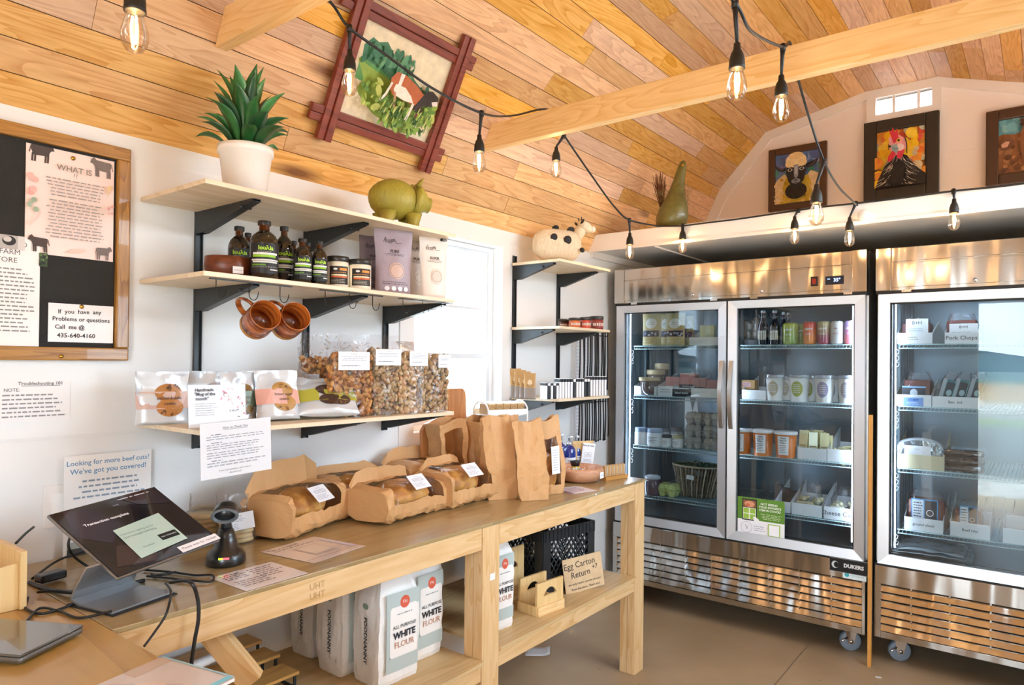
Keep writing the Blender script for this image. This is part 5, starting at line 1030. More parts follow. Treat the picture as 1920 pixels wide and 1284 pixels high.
# rack of black cords on white perforated strips
t = thing('display_rack', 'white perforated rack strips on the wall beside the left refrigerator', 'rack', (.02, 3.45, 1.0)); PW = mat('white perforated metal', '#e3e5ea', .4)
for y in (3.36, 3.46, 3.56):
    for za, zb in ((1.22, 1.60), (.98, 1.20)):
        b = MB(); nn = int((zb-za)/.02)
        b.box(.002, .014, y-.017, y+.017, za, zb); s_ = wp(b, 'strip', PW, t)
        d_ = MB()
        for k in range(nn):
            for dy in (-.008, .008): d_.box(.014, .0143, y+dy-.002, y+dy+.002, za+.008+k*.02, za+.014+k*.02)
        q = d_.build('slots', mat('slot shadow', '#6d7079', .7), s_)
for z in (1.598, 1.205): wp(MB().cyl((.03, 3.33, z), (.03, 3.66, z), .004, 8), 'crossbar', BLK, t)
rr = random.Random(4); cc = mat('black braided cord', '#17181a', .55)
for i in range(13):
    for row, (zt, ln) in enumerate(((1.615, .335), (1.225, .245))):
        px = 1088 + i*4.3 + rr.uniform(-1.5, 1.5); xx = .06 + .012*(i % 3); y = hit(px, 700, 0, xx).y; dy = rr.uniform(-.012, .006); zb_ = zt - ln + rr.uniform(0, .02)
        b = MB(); b.tube([(0, 0, 0), (.004, dy*.5, -ln*.5), (.002, dy, zb_-zt)], .0044, 6); b.ico(.007, 1, Matrix.Translation((.002, dy, zb_-zt))); b.tube([(-.03, 0, .002), (.0, 0, .004), (.006, 0, -.004)], .003, 5)
        tag(b.build('hanging_cord', cc, None, (xx, y, zt)), '%s black cord from the left in the %s row of the wall rack' % (ORD[i], ('upper', 'lower')[row]), 'cord', 'black cords in the %s row' % ('upper', 'lower')[row])
# gourd chicken on the loft edge
q = hit(1256, 420, 1, LY+.10); zc = 2.187
t = thing('gourd_chicken', 'green-brown gourd shaped like a chicken with twig tail on the loft edge', 'figurine', (q.x, LY+.11, zc)); GO = mat('mottled gourd', '#7d7436', .4, noise_amt=.85, nscale=30, coat=.3)
ht = hit(1272, 302, 1, LY+.1).z - zc; k = ht/.31
prof = [(.001, 0), (.05, .004), (.066, .03), (.07, .06), (.062, .1), (.046, .14), (.034, .18), (.026, .22), (.021, .26), (.018, .285), (.012, .305), (.001, .312)]
b = MB(); b.lathe([(r*k, z*k) for r, z in prof], 28, Matrix.Translation((0, 0, 0)), sx=1.05); b.v = [(x + (.06*k*((z/k)/.31)**1.3), y, z) for x, y, z in b.v]; b.build('body', GO, t)
b = MB()
for s_ in (1,): b.lathe([(.006*k, 0), (.004*k, .012*k), (.0005, .022*k)], 8, Matrix.Translation((.065*k, -.018*k, .285*k)) @ Matrix.Rotation(1.7, 4, 'X') @ Matrix.Rotation(.5, 4, 'Y'))
b.build('beak', mat('yellow beak', '#d8a32c', .5), t)
rr = random.Random(17); TW = mat('dried red twigs', '#6d3a24', .8); ST_ = mat('dried moss', '#8a7a48', .95)
for i in range(34):
    a = rr.uniform(-.02, .02); b_ = rr.uniform(-.03, .03); MB().tube([(-.045*k, a, .10*k), ((-.055 + b_*.6)*k, a*1.3, .18*k), ((-.06+b_)*k, a*1.6, rr.uniform(.22, .28)*k)], .0013, 4).build('twig', TW, t)
b = MB()
for s_ in (-1, 1):
    for i in range(60):
        p = Vector(((.075*s_ if s_ > 0 else -.03)*k + rr.uniform(-.02, .02)*k, rr.uniform(-.05, .0)*k, (.15 if s_ > 0 else .17)*k + rr.uniform(-.045, .045)*k)); b.tube([p, p + Vector((rr.uniform(-.03, .03), rr.uniform(-.02, .02), rr.uniform(-.04, .04)))*k], .0008, 3)
b.build('moss_wing', ST_, t, kind='stuff')
# cutting board leaning in the window
p = hit(848, 728, 0, -.02); zt = p.z
t = thing('cutting_board', 'tall round-shouldered wooden board standing in the window behind the paper bags', 'cutting board', (-.02, 2.23, WZ0-.24), RW)
bpy.data.objects.remove(t)
yl, yr = hit(778, 800, 0, .05).y, hit(862, 800, 0, .05).y; zb = .893; w_ = yr-yl; zt = hit(845, 727, 0, .03).z
t = thing('cutting_board', 'tall round-shouldered wooden board leaning at the window behind the paper bags', 'cutting board', (.10, (yl+yr)/2, zb), RW)
H_ = zt-zb; P = [(-w_/2, 0), (w_/2, 0), (w_/2, H_*.80)]
for k in range(9): a = PI/2*k/8; P.append((w_/2-.03 - w_*.0 + .03*math.cos(a), H_-.03 + .03*math.sin(a)))
for k in range(9): a = PI/2 + PI/2*k/8; P.append((-w_*.02 + .03*math.cos(a), H_-.03 + .03*math.sin(a)))
P += [(-w_*.02-.03, H_*.84), (-w_*.12, H_*.72), (-w_*.42, H_*.66), (-w_/2, H_*.6)]
o = MB().prism(P, -.009, .009).build('board', wood('oiled board', '#c98a52', '#a5683a', 'z', .4, .6, knots=0), t, bevel=.002); o.rotation_euler[0] = -.06
# soap stand: white wire basket on legs with wrapped soaps
loc, w_, h_ = spot(882, 996, 742, .20, .893)
zt = hit(938, 776, 0, .22).z
SW = mat('white coated wire', '#f0efee', .35); t = thing('wire_stand', 'white wire stand carrying kraft-wrapped soaps behind the tall bread bags', 'stand', (.2, loc.y, .893), RW - .3); hw = .105; dp = .06; zs = zt - .893
b = MB(); b.box(-hw, hw, -dp, dp, zs-.004, zs); 
tr = b.build('tray', SW, t); MB().box(-hw, hw, -dp-.002, -dp, zs-.004, zs+.022).box(-hw, hw, dp, dp+.002, zs-.004, zs+.022).build('tray_rim', SW, tr)
MB().box(-hw, hw, -dp, dp, .05, .054).build('tray', SW, t)
for s_ in (-1, 1):
    pts = [(s_*hw, -dp, .004)] + [(s_*hw, -dp*math.cos(PI*k/10), zs + .012 + .045*math.sin(PI*k/10)) for k in range(11)] + [(s_*hw, dp, .004)]
    MB().tube(pts, .004, 8).build('wire_leg', SW, t)
MB().tube([(-hw, -dp, zs), (-hw*.2, -dp, zs-.012), (0, -dp, zs-.02), (hw*.2, -dp, zs-.012), (hw, -dp, zs)], .003, 6).build('wire_front', SW, t)
KR = mat('kraft wrap', '#b8925f', .7)
Mst = Matrix.Translation(t.location) @ Matrix.Rotation(RW-.3, 4, 'Z'); sc_ = None
for i in range(5):
    x = -.078 + i*.039; p = Mst @ Vector((x, -.018, zs+.0005)); lab = ['leftmost', 'second', 'middle', 'fourth', 'rightmost'][i] + ' kraft-wrapped soap bar in the white wire stand'
    t = thing('soap_bar', lab, 'soap', p, RW-.3, 'soaps in the white wire stand')
    MB().box(-.018, .018, -.032, .045, 0, .044).build('wrap', KR, t, bevel=.001)
    MB().box(-.0165, .0165, -.030, .043, .044, .052).jitter(.003, 60, i).build('soap_top', mat('cream soap', '#efe6d6', .5), t)
    art('stamp', .034, .034, [('o', .5, .5, .42, .04, '#5a4226'), ('t', 'Malin', .5, .5, .22, '#5a4226')], t, loc=(0, -.0322, .004), base=False, thick=.0003)
# ================================================================== THINGS ON THE TABLE
TZ = .8925
kb, nt, N, L, b = new_mat('brown kraft paper'); b.inputs['Roughness'].default_value = .62; b.inputs['Base Color'].default_value = srgb('#cd9d69')
tc = N.new('ShaderNodeTexCoord'); n = N.new('ShaderNodeTexNoise'); n.inputs['Scale'].default_value = 14; n.inputs['Detail'].default_value = 3; n.inputs['Distortion'].default_value = 1.5; L.new(tc.outputs['Object'], n.inputs['Vector'])
bp = N.new('ShaderNodeBump'); bp.inputs['Strength'].default_value = .35; bp.inputs['Distance'].default_value = .012; L.new(n.outputs['Fac'], bp.inputs['Height']); L.new(bp.outputs[0], b.inputs['Normal'])
crust, nt, N, L, b = new_mat('bread crust'); b.inputs['Roughness'].default_value = .55
tc = N.new('ShaderNodeTexCoord'); n = N.new('ShaderNodeTexNoise'); n.inputs['Scale'].default_value = 16; n.inputs['Detail'].default_value = 6; L.new(tc.outputs['Object'], n.inputs['Vector'])
cr = N.new('ShaderNodeValToRGB'); e = cr.color_ramp.elements; e[0].position = .3; e[0].color = srgb('#a8622c'); e[1].position = .55; e[1].color = srgb('#e2a552'); q = e.new(.75); q.color = srgb('#ecc584')
L.new(n.outputs['Fac'], cr.inputs[0]); L.new(cr.outputs[0], b.inputs['Base Color']); bp = N.new('ShaderNodeBump'); bp.inputs['Strength'].default_value = .5; bp.inputs['Distance'].default_value = .01; L.new(n.outputs['Fac'], bp.inputs['Height']); L.new(bp.outputs[0], b.inputs['Normal'])
WIN = film('bag window film', '#fdfaf6', .04, .5, .08, .8, 18)
INK2 = '#8d93a5'
def lying_bag(label, loc, rotz, Lb, D, H, seed, win=(.10, .72), lab=True, flap=.05, loaf=True, group='kraft bread bags lying on the table', tail=.25, tiltz=0):
    t = thing('bread_bag', label, 'bread bag', loc, rotz, group)
    nu, nt_ = 20, 22; A0, A1 = math.radians(75), math.radians(188)
    def P(u, a, off=0):
        pin = .80 + .20*min(1, u/.10); tl = 1 if u < .70 else 1 - (1-tail)*((u-.70)/.30)**1.1
        c, s_ = math.cos(a), math.sin(a); yy = (D/2+off)*(abs(c)**.45)*(1 if c > 0 else -1)*(1 if u < .7 else 1 + .12*(u-.7)/.3); zz = H/2 + (H/2+off)*(abs(s_)**.5)*(1 if s_ > 0 else -1)*pin
        zz = zz*tl; x = (u-.5)*Lb
        q = noise.noise_vector(Vector((x*9+seed*3, a*1.3, seed)))*.010 + noise.noise_vector(Vector((x*40, a*4+seed, 2)))*.008
        return (x+q.x*.6, yy+q.y, max(.0006, zz + q.z))
    V = [[P(i/nu, 2*PI*j/nt_) for j in range(nt_)] for i in range(nu+1)]
    k = MB(); f = MB(); flat = [p for r in V for p in r]; fk = []; ff = []
    for i in range(nu):
        for j in range(nt_):
            u = (i+.5)/nu; a = 2*PI*(j+.5)/nt_; q = (i*nt_+j, i*nt_+(j+1) % nt_, (i+1)*nt_+(j+1) % nt_, (i+1)*nt_+j)
            (ff if win[0] < u < win[1] and A0 < a < A1 else fk).append(q)
    fk.append(tuple(range(nt_))); k.add(flat, fk)
    k.build('paper_bag', kb, t, solid=.0008); f.add(flat, ff, smooth=True); f.build('window', WIN, t)
    if flap:   # the folded edge of the back panel standing up behind the window
        b = MB(); n = 9; v = []
        for i in range(n+1):
            u = .0 + (.86)*i/n; p = P(u, A0 - .12); hgt = flap*min(1, (u+.05)/.2)*min(1, (.98-u)/.12)
            q = noise.noise_vector(Vector((u*4, seed, 0)))*.004; v += [p, (p[0], p[1] + .012 + q.y, p[2] + hgt + q.z)]
        b.add(v, [(2*i, 2*i+2, 2*i+3, 2*i+1) for i in range(n)], smooth=False); b.build('bag_flap', kb, t, solid=.0008)
    if lab:
        th = math.radians(-48); c = P(.5*(win[0]+win[1])+.03, math.radians(134), .004); w_, h_ = .085, .062
        o = art('label', w_, h_, [('t', 'foodnanny', .5, .85, .09, INK2), ('L', .12, .88, .76, .5, 3, INK2, 'c'), ('L', .08, .8, .44, .12, 4, '#a9aebc')], t, '#eef0f6', loc=(c[0], c[1] + math.sin(th)*h_/2*-0 - .006, c[2]-.012), tilt=th, rot=.0)
        o.location = (c[0], c[1] - .022, c[2] - .02)
    if loaf:
        M = Matrix.Translation(Vector(loc)) @ Matrix.Rotation(rotz, 4, 'Z'); p = M @ Vector(((win[0]+win[1])*.5*Lb - .5*Lb, 0, .012))
        b = MB(); b.ico(1, 4, None, amp=.05, fr=3, seed=seed, scl=(Lb*(win[1]-win[0])*.52, D*.43, H*.46)); b.v = [(x, y, max(z, -H*.44) + H*.44) for x, y, z in b.v]
        l = tag(b.build('bread_loaf', crust, None, p, rotz), 'golden loaf in the ' + ' '.join(label.replace('kraft ', '').split()[:11]), 'bread', 'loaves inside the kraft bags')
        rr = random.Random(seed)
        fl = MB()
        for q in range(3):
            x = (-.3+.3*q)*Lb*(win[1]-win[0]); fl.tube([(x-.03, -.02, H*.80), (x-.005, -.0, H*.825), (x+.02, .02, H*.81)], .004, 6)
        fl.build('flour_dusting', mat('flour', '#f4ead8', .9), l)
    return t
lying_bag('kraft bag lying across the back, against the wall behind the middle bags', (.105, 1.69, TZ), RW - .08, .40, .15, .13, 6, lab=False, flap=.03, win=(.2, .6), tail=.5)
lying_bag('kraft bag lying at the back right behind the loaf with the bright label', (.13, 2.02, TZ), RW + .05, .36, .17, .15, 9, lab=False, flap=.05, win=(.25, .55), tail=.55)
lying_bag('kraft bag with a long dark loaf lying left of the others beside the tortilla packs', (.20, 1.40, TZ+.001), RW + .33, .43, .19, .135, 1, win=(.06, .60), flap=.085, tail=.38)
lying_bag('kraft bag lying at the table front in the middle with a labelled golden loaf', (.315, 1.70, TZ), RW + .12, .35, .20, .125, 2, win=(.12, .86), flap=.045, tail=.8)
lying_bag('kraft bag with a labelled loaf lying against the standing bags', (.325, 1.985, TZ), RW + .05, .27, .19, .145, 3, win=(.05, .85), flap=.03, tail=.8)
def upright_bag(label, loc, rotz, w_, d, h, seed, window=None, lean=0, opened=False, lab=False, group='kraft bread bags standing on the table'):
    t = thing('bread_bag', label, 'bread bag', loc, rotz, group); nu, nv = 24, 16
    per = [(-1, -1), (1, -1), (1, 1), (-1, 1)]
    def P(u, v):
        s_ = u*4; i = int(s_) % 4; fcc = s_-int(s_); a, c = per[i], per[(i+1) % 4]; x = a[0]+(c[0]-a[0])*fcc; y = a[1]+(c[1]-a[1])*fcc
        if i in (1, 3): x *= 1 - (.10 + .45*v*(not opened))*math.sin(fcc*PI)        # side gusset folds in
        td = (1 - .72*max(0, (v-.45)/.55)) if not opened else (.85 + .25*v); bw = .90 + .10*min(1, v/.1) if v < .1 else 1 - .06*v + (.25*v if opened else 0)
        q = noise.noise_vector(Vector((x*1.6+seed*4, y*1.2, v*5+seed)))*.008 + noise.noise_vector(Vector((x*5+seed, y*4, v*11)))*.004
        top = h*(1 + (.025*math.sin(x*3+seed) + .03*x)*v); z = v*top
        return (x*w_/2*bw + q.x + z*math.tan(lean), y*d/2*td + q.y, max(0.0006, z + (q.z*(1 - .8*v) if v > .06 else 0)))
    flat = [P(i/nu, j/nv) for j in range(nv+1) for i in range(nu)]; fk, ff = [], []
    for j in range(nv):
        for i in range(nu):
            u, v = (i+.5)/nu, (j+.5)/nv; q = (j*nu+i, j*nu+(i+1) % nu, (j+1)*nu+(i+1) % nu, (j+1)*nu+i)
            (ff if window and window[0] < u < window[1] and window[2] < v < window[3] else fk).append(q)
    fk.append(tuple(range(nu-1, -1, -1)))
    MB().add(flat, fk).build('paper_bag', kb, t, solid=.0008)
    if ff: MB().add(flat, ff, smooth=True).build('window', WIN, t)
    if ff or opened:
        M = Matrix.Translation(Vector(loc)) @ Matrix.Rotation(rotz, 4, 'Z'); p = M @ Vector((h*.2*math.tan(lean), 0, .006)); b = MB(); b.ico(1, 4, None, amp=.05, fr=3, seed=seed, scl=(w_*.40, d*.36, h*.27)); b.v = [(x + (z+h*.25)*math.tan(lean), y, max(z, -h*.25) + h*.25) for x, y, z in b.v]
        tag(b.build('bread_loaf', crust, None, p, rotz), 'loaf in the ' + ' '.join(label.replace('kraft ', '').split()[:12]), 'bread', 'loaves inside the kraft bags')
    return t
def hgt(px, pt, x): return hit(px, pt, 0, x).z - TZ
u1 = upright_bag('tall kraft bag standing left of the pair with the tape, right of the lying bags', (.40, 2.165, TZ), RW - .55, .125, .085, hgt(900, 782, .38), 3, lean=-.07)
u2 = upright_bag('tall kraft bag standing in front with its pale gusset facing out', (.505, 2.235, TZ), RW - .62, .125, .088, hgt(960, 788, .45), 4, lean=-.075)
u3 = upright_bag('kraft bag with a long white label, rightmost of the standing row', (.49, 2.38, TZ), RW - .30, .115, .085, hgt(985, 785, .43), 5, window=(.03, .20, .10, .72), lean=-.055)
a = Matrix.Translation((-.006, -.052, .085))
art('label', .042, .115, [('L', .15, .85, .9, .1, 9, '#aab0c0')], u3, '#f2f4f8', loc=(.002, -.049, .085), rot=-.07)
upright_bag('open-topped kraft bag standing at the back left in front of the leaning board', (.17, 2.13, TZ), RW - .2, .12, .09, hgt(815, 790, .17), 7, opened=True, window=(.04, .21, .3, .9), lean=-.10)
upright_bag('open-topped kraft bag standing at the back between the board and the tall bags', (.20, 2.27, TZ), RW + .1, .13, .09, hgt(862, 785, .2), 8, opened=True, window=(.05, .2, .2, .95), lean=.04)
upright_bag('kraft bag top showing behind the tall standing bags below the wire stand', (.30, 2.335, TZ), RW - .5, .11, .07, hgt(938, 780, .3), 9, lean=-.02)
# stacked tortilla packs
TORT = mat('flatbread', '#e9cf9c', .6, noise_amt=.6, nscale=40, sub=.2)
def tort(label, loc, rotz, w_, h_, seed, lab):
    t = thing('flatbread_pack', label, 'bread', loc, rotz, 'clear packs of flatbreads'); n = 6; rr = random.Random(seed)
    for i in range(n):
        z = .004 + i*(h_-.05)/n; b = MB(); b.lathe([(w_*.40, 0), (w_*.45, .003), (w_*.46, (h_-.05)/n*.5), (w_*.44, (h_-.05)/n*.92), (w_*.3, (h_-.05)/n)], 26, Matrix.Translation((rr.uniform(-.002, .002), rr.uniform(-.002, .002), z)), sy=.62); b.jitter(.002, 40, i); b.build('flatbread', TORT, t)
    def P(u, v):
        a = 2*PI*u; z = v*h_*1.12; k = 1 if z < h_-.045 else max(.25, 1-(z-h_+.045)/(h_*.2)); q = noise.noise_vector(Vector((math.cos(a)*3, math.sin(a)*3, z*24+seed)))*.004
        return (math.cos(a)*w_*.50*max(k, .6)+q.x, math.sin(a)*w_*.34*k+q.y, z)
    MB().grid(P, 26, 18, wrap=True).build('film', MATS['crinkled clear film'], t)
    if lab:
        art('label', w_*.82, h_*.38, [('t', 'flatbreads', .5, .84, .12, '#7a8090'), ('L', .3, .75, .74, .5, 3, '#8d93a5'), ('L', .06, .55, .42, .08, 4, '#9aa0b0')], t, '#e9edf5', loc=(.008, -w_*.34-.004, h_*.36), rot=-.14)
    return t
tort('rear clear pack of stacked flatbreads half hidden by the scanner', (.135, 1.075, TZ), RW - .5, .125, hgt(430, 925, .13), 1, False)
tort('front clear pack of stacked flatbreads with a white label beside the scanner', (.23, 1.125, TZ), RW - .5, .105, hgt(478, 930, .23), 2, True)
# barcode scanner in its cradle
p = hit(420, 1060, 2, TZ); SB = mat('scanner black', '#17191b', .3, coat=.3); SG = mat('scanner grey', '#5d6266', .4)
sx_, sy_ = .392, 1.000
t = thing('barcode_scanner', 'black barcode scanner standing in its round cradle beside the tablet', 'scanner', (sx_, sy_, TZ), RW - .62)
MB().lathe([(.052, 0), (.055, .004), (.054, .022), (.046, .034), (.034, .042), (.026, .075), (.020, .090), (.017, .092)], 40, sx=.92).build('cradle', SB, t)
b = MB(); b.box(-.013, -.002, -.0535, -.045, .022, .0265); b.build('green_light', mat('green light', '#a4d62a', .4, emit=.8), t); b = MB(); b.box(-.002, .013, -.0535, -.045, .022, .0265); b.build('red_light', mat('red light', '#ff4a56', .4, emit=.9), t)
b = MB(); b.tube([(0, .004, .086), (0, .003, .105), (0, 0, .125), (0, -.004, .140)], [.0165, .013, .0125, .017], 18); b.build('grip', SB, t)
b = MB(); M = Matrix.Translation((0, .018, .152)) @ Matrix.Rotation(PI/2 + .30, 4, 'X'); b.lathe([(.001, 0), (.022, .003), (.028, .018), (.031, .045), (.033, .058)], 28, M, sy=.68); hd = b.build('head', SB, t)
b = MB(); b.lathe([(.0335, .054), (.0345, .064), (.031, .068), (.0265, .066), (.024, .050), (.001, .048)], 28, M, sy=.62); b.build('window_bezel', SG, hd)
# tablet till on its angled stand
C0 = [Vector(hit(98, 962, 0, .30)), Vector(hit(305, 910, 0, .235)), Vector(hit(398, 1015, 0, .47)), Vector(hit(210, 1090, 0, .53))]
X_ = ((C0[1]-C0[0]) + (C0[2]-C0[3])).normalized(); Yd = ((C0[0]-C0[3]) + (C0[1]-C0[2])); Yd = (Yd - X_*Yd.dot(X_)).normalized(); Nn = X_.cross(Yd)
ctr = (C0[0]+C0[1]+C0[2]+C0[3])/4; tw = ((C0[1]-C0[0]).length + (C0[2]-C0[3]).length)/2; thh = ((C0[0]-C0[3]).length + (C0[1]-C0[2]).length)/2
TM = Matrix(((X_.x, -Nn.x, Yd.x, ctr.x), (X_.y, -Nn.y, Yd.y, ctr.y), (X_.z, -Nn.z, Yd.z, ctr.z), (0, 0, 0, 1)))   # local x right, -y out of the screen, z up
t = thing('tablet_till', 'tablet cash register with a dark screen on a grey metal stand', 'tablet', (.40, .72, TZ), 0)
Ti = Matrix.Translation(-Vector(t.location)) @ TM
b = MB(); b.box(-tw/2, tw/2, 0, .007, -thh/2, thh/2, Ti, bev=.006); b.build('tablet_body', mat('tablet edge', '#8d8f92', .3, metal=.8), t)
sh = [('p', [(.0, .62), (.2, .4), (.42, .62), (.3, .95), (.1, .98)], '#2f2a3c'), ('p', [(.5, .25), (.36, .02), (.05, .1), (.2, .35)], '#3d2f30'), ('p', [(.6, .98), (.7, .8), (.98, .7), (.98, .98)], '#2b2530'), ('L', .58, .97, .965, .93, 1, '#cfd0da'), ('t', '10:42', .52, .88, .028, '#c9c9d4'),
      ('t', 'Transaction complete', .34, .72, .05, '#f0f0f6', 'CENTER', .0003), ('p', [(.27, .10), (.29, .55), (.77, .60), (.76, .14)], '#b9d2c8'), ('t', 'Customers signing up for', .46, .46, .034, '#5f7470'), ('t', 'your message marketing', .46, .41, .034, '#5f7470'), ('r', .56, .22, .74, .31, '#1b2123'), ('t', 'NO THANKS', .65, .265, .028, '#e9eef0'), ('t', 'See details', .42, .22, .028, '#5f7470')]
o = art('screen', tw-.008, thh-.008, sh, t, '#1d191f', vcmat('tablet screen', .12, coat=.6)); o.matrix_local = Ti @ Matrix.Translation((0, -.0012, -thh/2+.004))
o = art('sticker', tw*.40, thh*.085, [('t', 'Please wait for receipt', .5, .5, .5, '#4a4650')], t, '#f3eef2'); o.matrix_local = Ti @ Matrix.Translation((tw*.30, -.003, -thh/2+.001))
SGM = mat('stand metal', '#a9abae', .42, metal=.8)
base = [hit(150, 1130, 2, TZ), hit(160, 1092, 2, TZ), hit(330, 1105, 2, TZ), hit(232, 1150, 2, TZ)]
fl_ = Vector(hit(147, 1122, 2, TZ+.01)); fr_ = Vector(hit(232, 1145, 2, TZ+.01)); 
b = MB(); cc_ = Vector((.50, .725, TZ)); ux = Vector((.36, .93, 0)).normalized() if 0 else Vector((X_.x, X_.y, 0)).normalized(); uy = Vector((-ux.y, ux.x, 0))
BM = Matrix(((ux.x, uy.x, 0, .475-.40), (ux.y, uy.y, 0, .70-.72), (0, 0, 1, 0), (0, 0, 0, 1)))
prof = [(-.075, .004), (.03, .004), (.062, .012), (.05, .035), (.01, .09)]
hw = .075
for (y0_, z0_), (y1_, z1_) in zip(prof, prof[1:]): b.add([(-hw, y0_, z0_), (hw, y0_, z0_), (hw, y1_, z1_), (-hw, y1_, z1_)], [(0, 1, 2, 3)], BM)
b.build('stand', SGM, t, solid=.005)
MB().box(-hw-.004, hw+.004, -.085, .07, 0, .003, BM).build('foot_pad', mat('rubber pad', '#1d1e20', .7), t)
# cables on the table
CB2 = mat('black lead', '#141416', .45)
def cable(pts, r=.0028, label='', closed=False, planes=None, name='cable'):
    W_ = []
    for p in pts:
        if len(p) == 3: W_.append(Vector(hit(p[0], p[1], 2, p[2])))
        else: W_.append(Vector(hit(p[0], p[1], 0, p[3])))
    return tag(MB().tube(catmull(W_, 7), r, 7).build(name, CB2), label, 'cable', 'black leads around the tablet')
z = TZ + .004
cable([(235, 985, 0, .12), (190, 970, 0, .12), (140, 995, 0, .14), (130, 1030, 0, .2), (165, 1062, z), (230, 1085, z+.005)], .0032, 'black lead arching high behind the left side of the tablet')
cable([(262, 1010, 0, .10), (252, 1040, 0, .12), (262, 1065, 0, .12), (290, 1078, z), (330, 1072, z)], .003, 'black lead looping down beside the beef cuts sheet')
cable([(60, 1085, z), (110, 1050, z+.01), (170, 1030, z+.02), (250, 1000, 0, .14)], .003, 'black lead running up from the organizer towards the wall')
cable([(30, 1018, 0, .25), (48, 1000, 0, .2), (63, 988, 0, .15)], .003, 'short black lead end poking up behind the wooden organizer')
cable([(55, 1092, z), (90, 1105, z), (150, 1110, z+.006), (210, 1100, z+.008), (270, 1088, z)], .005, 'thick black power lead lying across the table left of the tablet')
cable([(52, 1120, z), (48, 1140, z), (80, 1150, z), (130, 1135, z), (160, 1118, z+.006), (110, 1108, z+.008), (70, 1110, z+.004)], .003, 'thin looped black lead in front of the power brick')
cable([(50, 1165, z+.002), (75, 1140, z), (110, 1145, z), (150, 1158, z), (210, 1145, z+.005)], .0028, 'black lead crossing from the laptop towards the stand')
cable([(270, 1068, z), (320, 1072, z), (365, 1078, z), (398, 1078, z+.002), (395, 1090, z), (360, 1088, z+.002), (300, 1082, z), (275, 1080, z)], .0028, 'black lead looped beside the scanner base')
cable([(310, 1093, z+.003), (320, 1110, .885, .66), (312, 1150, .83, .665), (290, 1185, .80, .67), (270, 1212, .77, .68)], .0026, 'thin black lead falling over the table edge')
cable([(320, 1092, z+.006), (355, 1090, .90, .655), (370, 1120, .86, .668), (372, 1160, .8, .67), (365, 1200, .75, .67), (358, 1250, .7, .67)], .0042, 'thick black lead falling over the table edge to the right of the thin one')
p = hit(95, 1088, 2, z); tag(MB().box(-.03, .03, -.017, .017, 0, .02, bev=.005).build('power_brick', SB, None, (p.x, p.y, TZ+.005), RW+.2), 'black power brick lying on the table among the leads', 'power adapter')
# printed sheets lying flat
def flatsheet(label, q, shapes, bgcol='#e4dcde', z=TZ+.0006, name='notice', film_=True):
    P = [Vector(hit(*p, 2, z)) for p in q]      # near-left, near-right, far-right, far-left
    X = ((P[1]-P[0]) + (P[2]-P[3])).normalized(); w_ = ((P[1]-P[0]).length + (P[2]-P[3]).length)/2; Y = Vector((-X.y, X.x, 0)); h_ = (((P[3]-P[0]) + (P[2]-P[1]))/2).dot(Y); c = (P[0]+P[1])/2; c = sum(P, Vector())/4 - Y*h_/2
    o = art(name, w_, h_, shapes, None, bgcol, vcmat('laminated sheet', .2, coat=.5), thick=.0008); o.matrix_world = Matrix(((X.x, 0, Y.x, c.x), (X.y, 0, Y.y, c.y), (0, -1, 0, z+.0), (0, 0, 0, 1)))
    o.location = c; return tag(o, label, 'notice')
flatsheet('handwritten laminated sheet lying at the table edge in front of the scanner', [(455, 1109), (576, 1076), (510, 1052), (400, 1083)],
    [('L', .08, .45, .92, .6, 4, '#5f585f'), ('L', .5, .93, .92, .35, 6, '#7b7480'), ('L', .08, .6, .5, .15, 4, '#7b7480'), ('l', [(.12, .8), (.2, .93), (.3, .82), (.38, .92)], .008, '#5f585f')])
flatsheet('laminated Tips Accepted sheet lying beside the flatbread packs', [(572, 1058), (684, 1027), (590, 1003), (505, 1033)],
    [('t', 'Tips Accepted', .3, .9, .09, '#6a5a50'), ('L', .08, .9, .84, .78, 1, '#8a7a70'), ('p', [(.02, .12), (.98, .12), (.98, .14), (.02, .14)], '#c9b0a0'), ('r', .88, .14, .98, .8, '#cfc8dc'), ('r', .3, .25, .7, .7, '#cfbdb4'), ('r', .33, .29, .67, .66, '#dccbc2')], '#dccbc2')
flatsheet('small printed card lying in front of the pink wooden bowl', [(1062, 928), (1112, 921), (1090, 910), (1042, 916)], [('L', .1, .9, .85, .2, 4, '#8a6a8a'), ('r', 0, 0, .14, 1, '#6d5a7c')], '#e3dce4')
# organizer, laptop, magazine on the counter
OR_ = wood('pale organizer plywood', '#e6c68f', '#d2aa6c', 'z', .45, .5, knots=0); q = hit(50, 1142, 2, TZ)
t = thing('desk_organizer', 'pale wooden desk organizer with stepped side at the left edge of the counter', 'organizer', (q.x-.0, q.y, TZ+.001), RW)
hz = hit(50, 1022, 0, q.x-.06).z - TZ; 
MB().box(-.012, 0, -.0, .16, 0, hz).build('side_panel', OR_, t, bevel=.001); b = MB(); b.prism([(-.24, 0), (-.0125, 0), (-.0125, hz*.80), (-.24, hz*.55)], .012, .020); b.build('front_panel', OR_, t)
MB().box(-.24, -.0125, .151, .16, 0, hz*.97).build('back_panel', OR_, t); MB().box(-.24, -.0125, .02, .151, 0, .006).build('bottom_panel', OR_, t)
z = TZ + .0015; P = [hit(-60, 1160, 2, z+.012), hit(157, 1177, 2, z+.012), hit(118, 1243, 2, z+.012)]
X = (P[1]-P[0]).normalized(); Y = Vector((-X.y, X.x, 0)); dpt = abs((P[2]-P[1]).dot(Y)); c = P[1]
t = thing('laptop', 'closed grey laptop lying on the counter at the left edge', 'laptop', (P[1].x, P[1].y, z), math.atan2(X.y, X.x)); b = MB(); b.box(-.32, 0, -dpt, 0, .002, .014, bev=.006); b.build('base', mat('grey aluminium', '#77726c', .35, metal=.7), t)
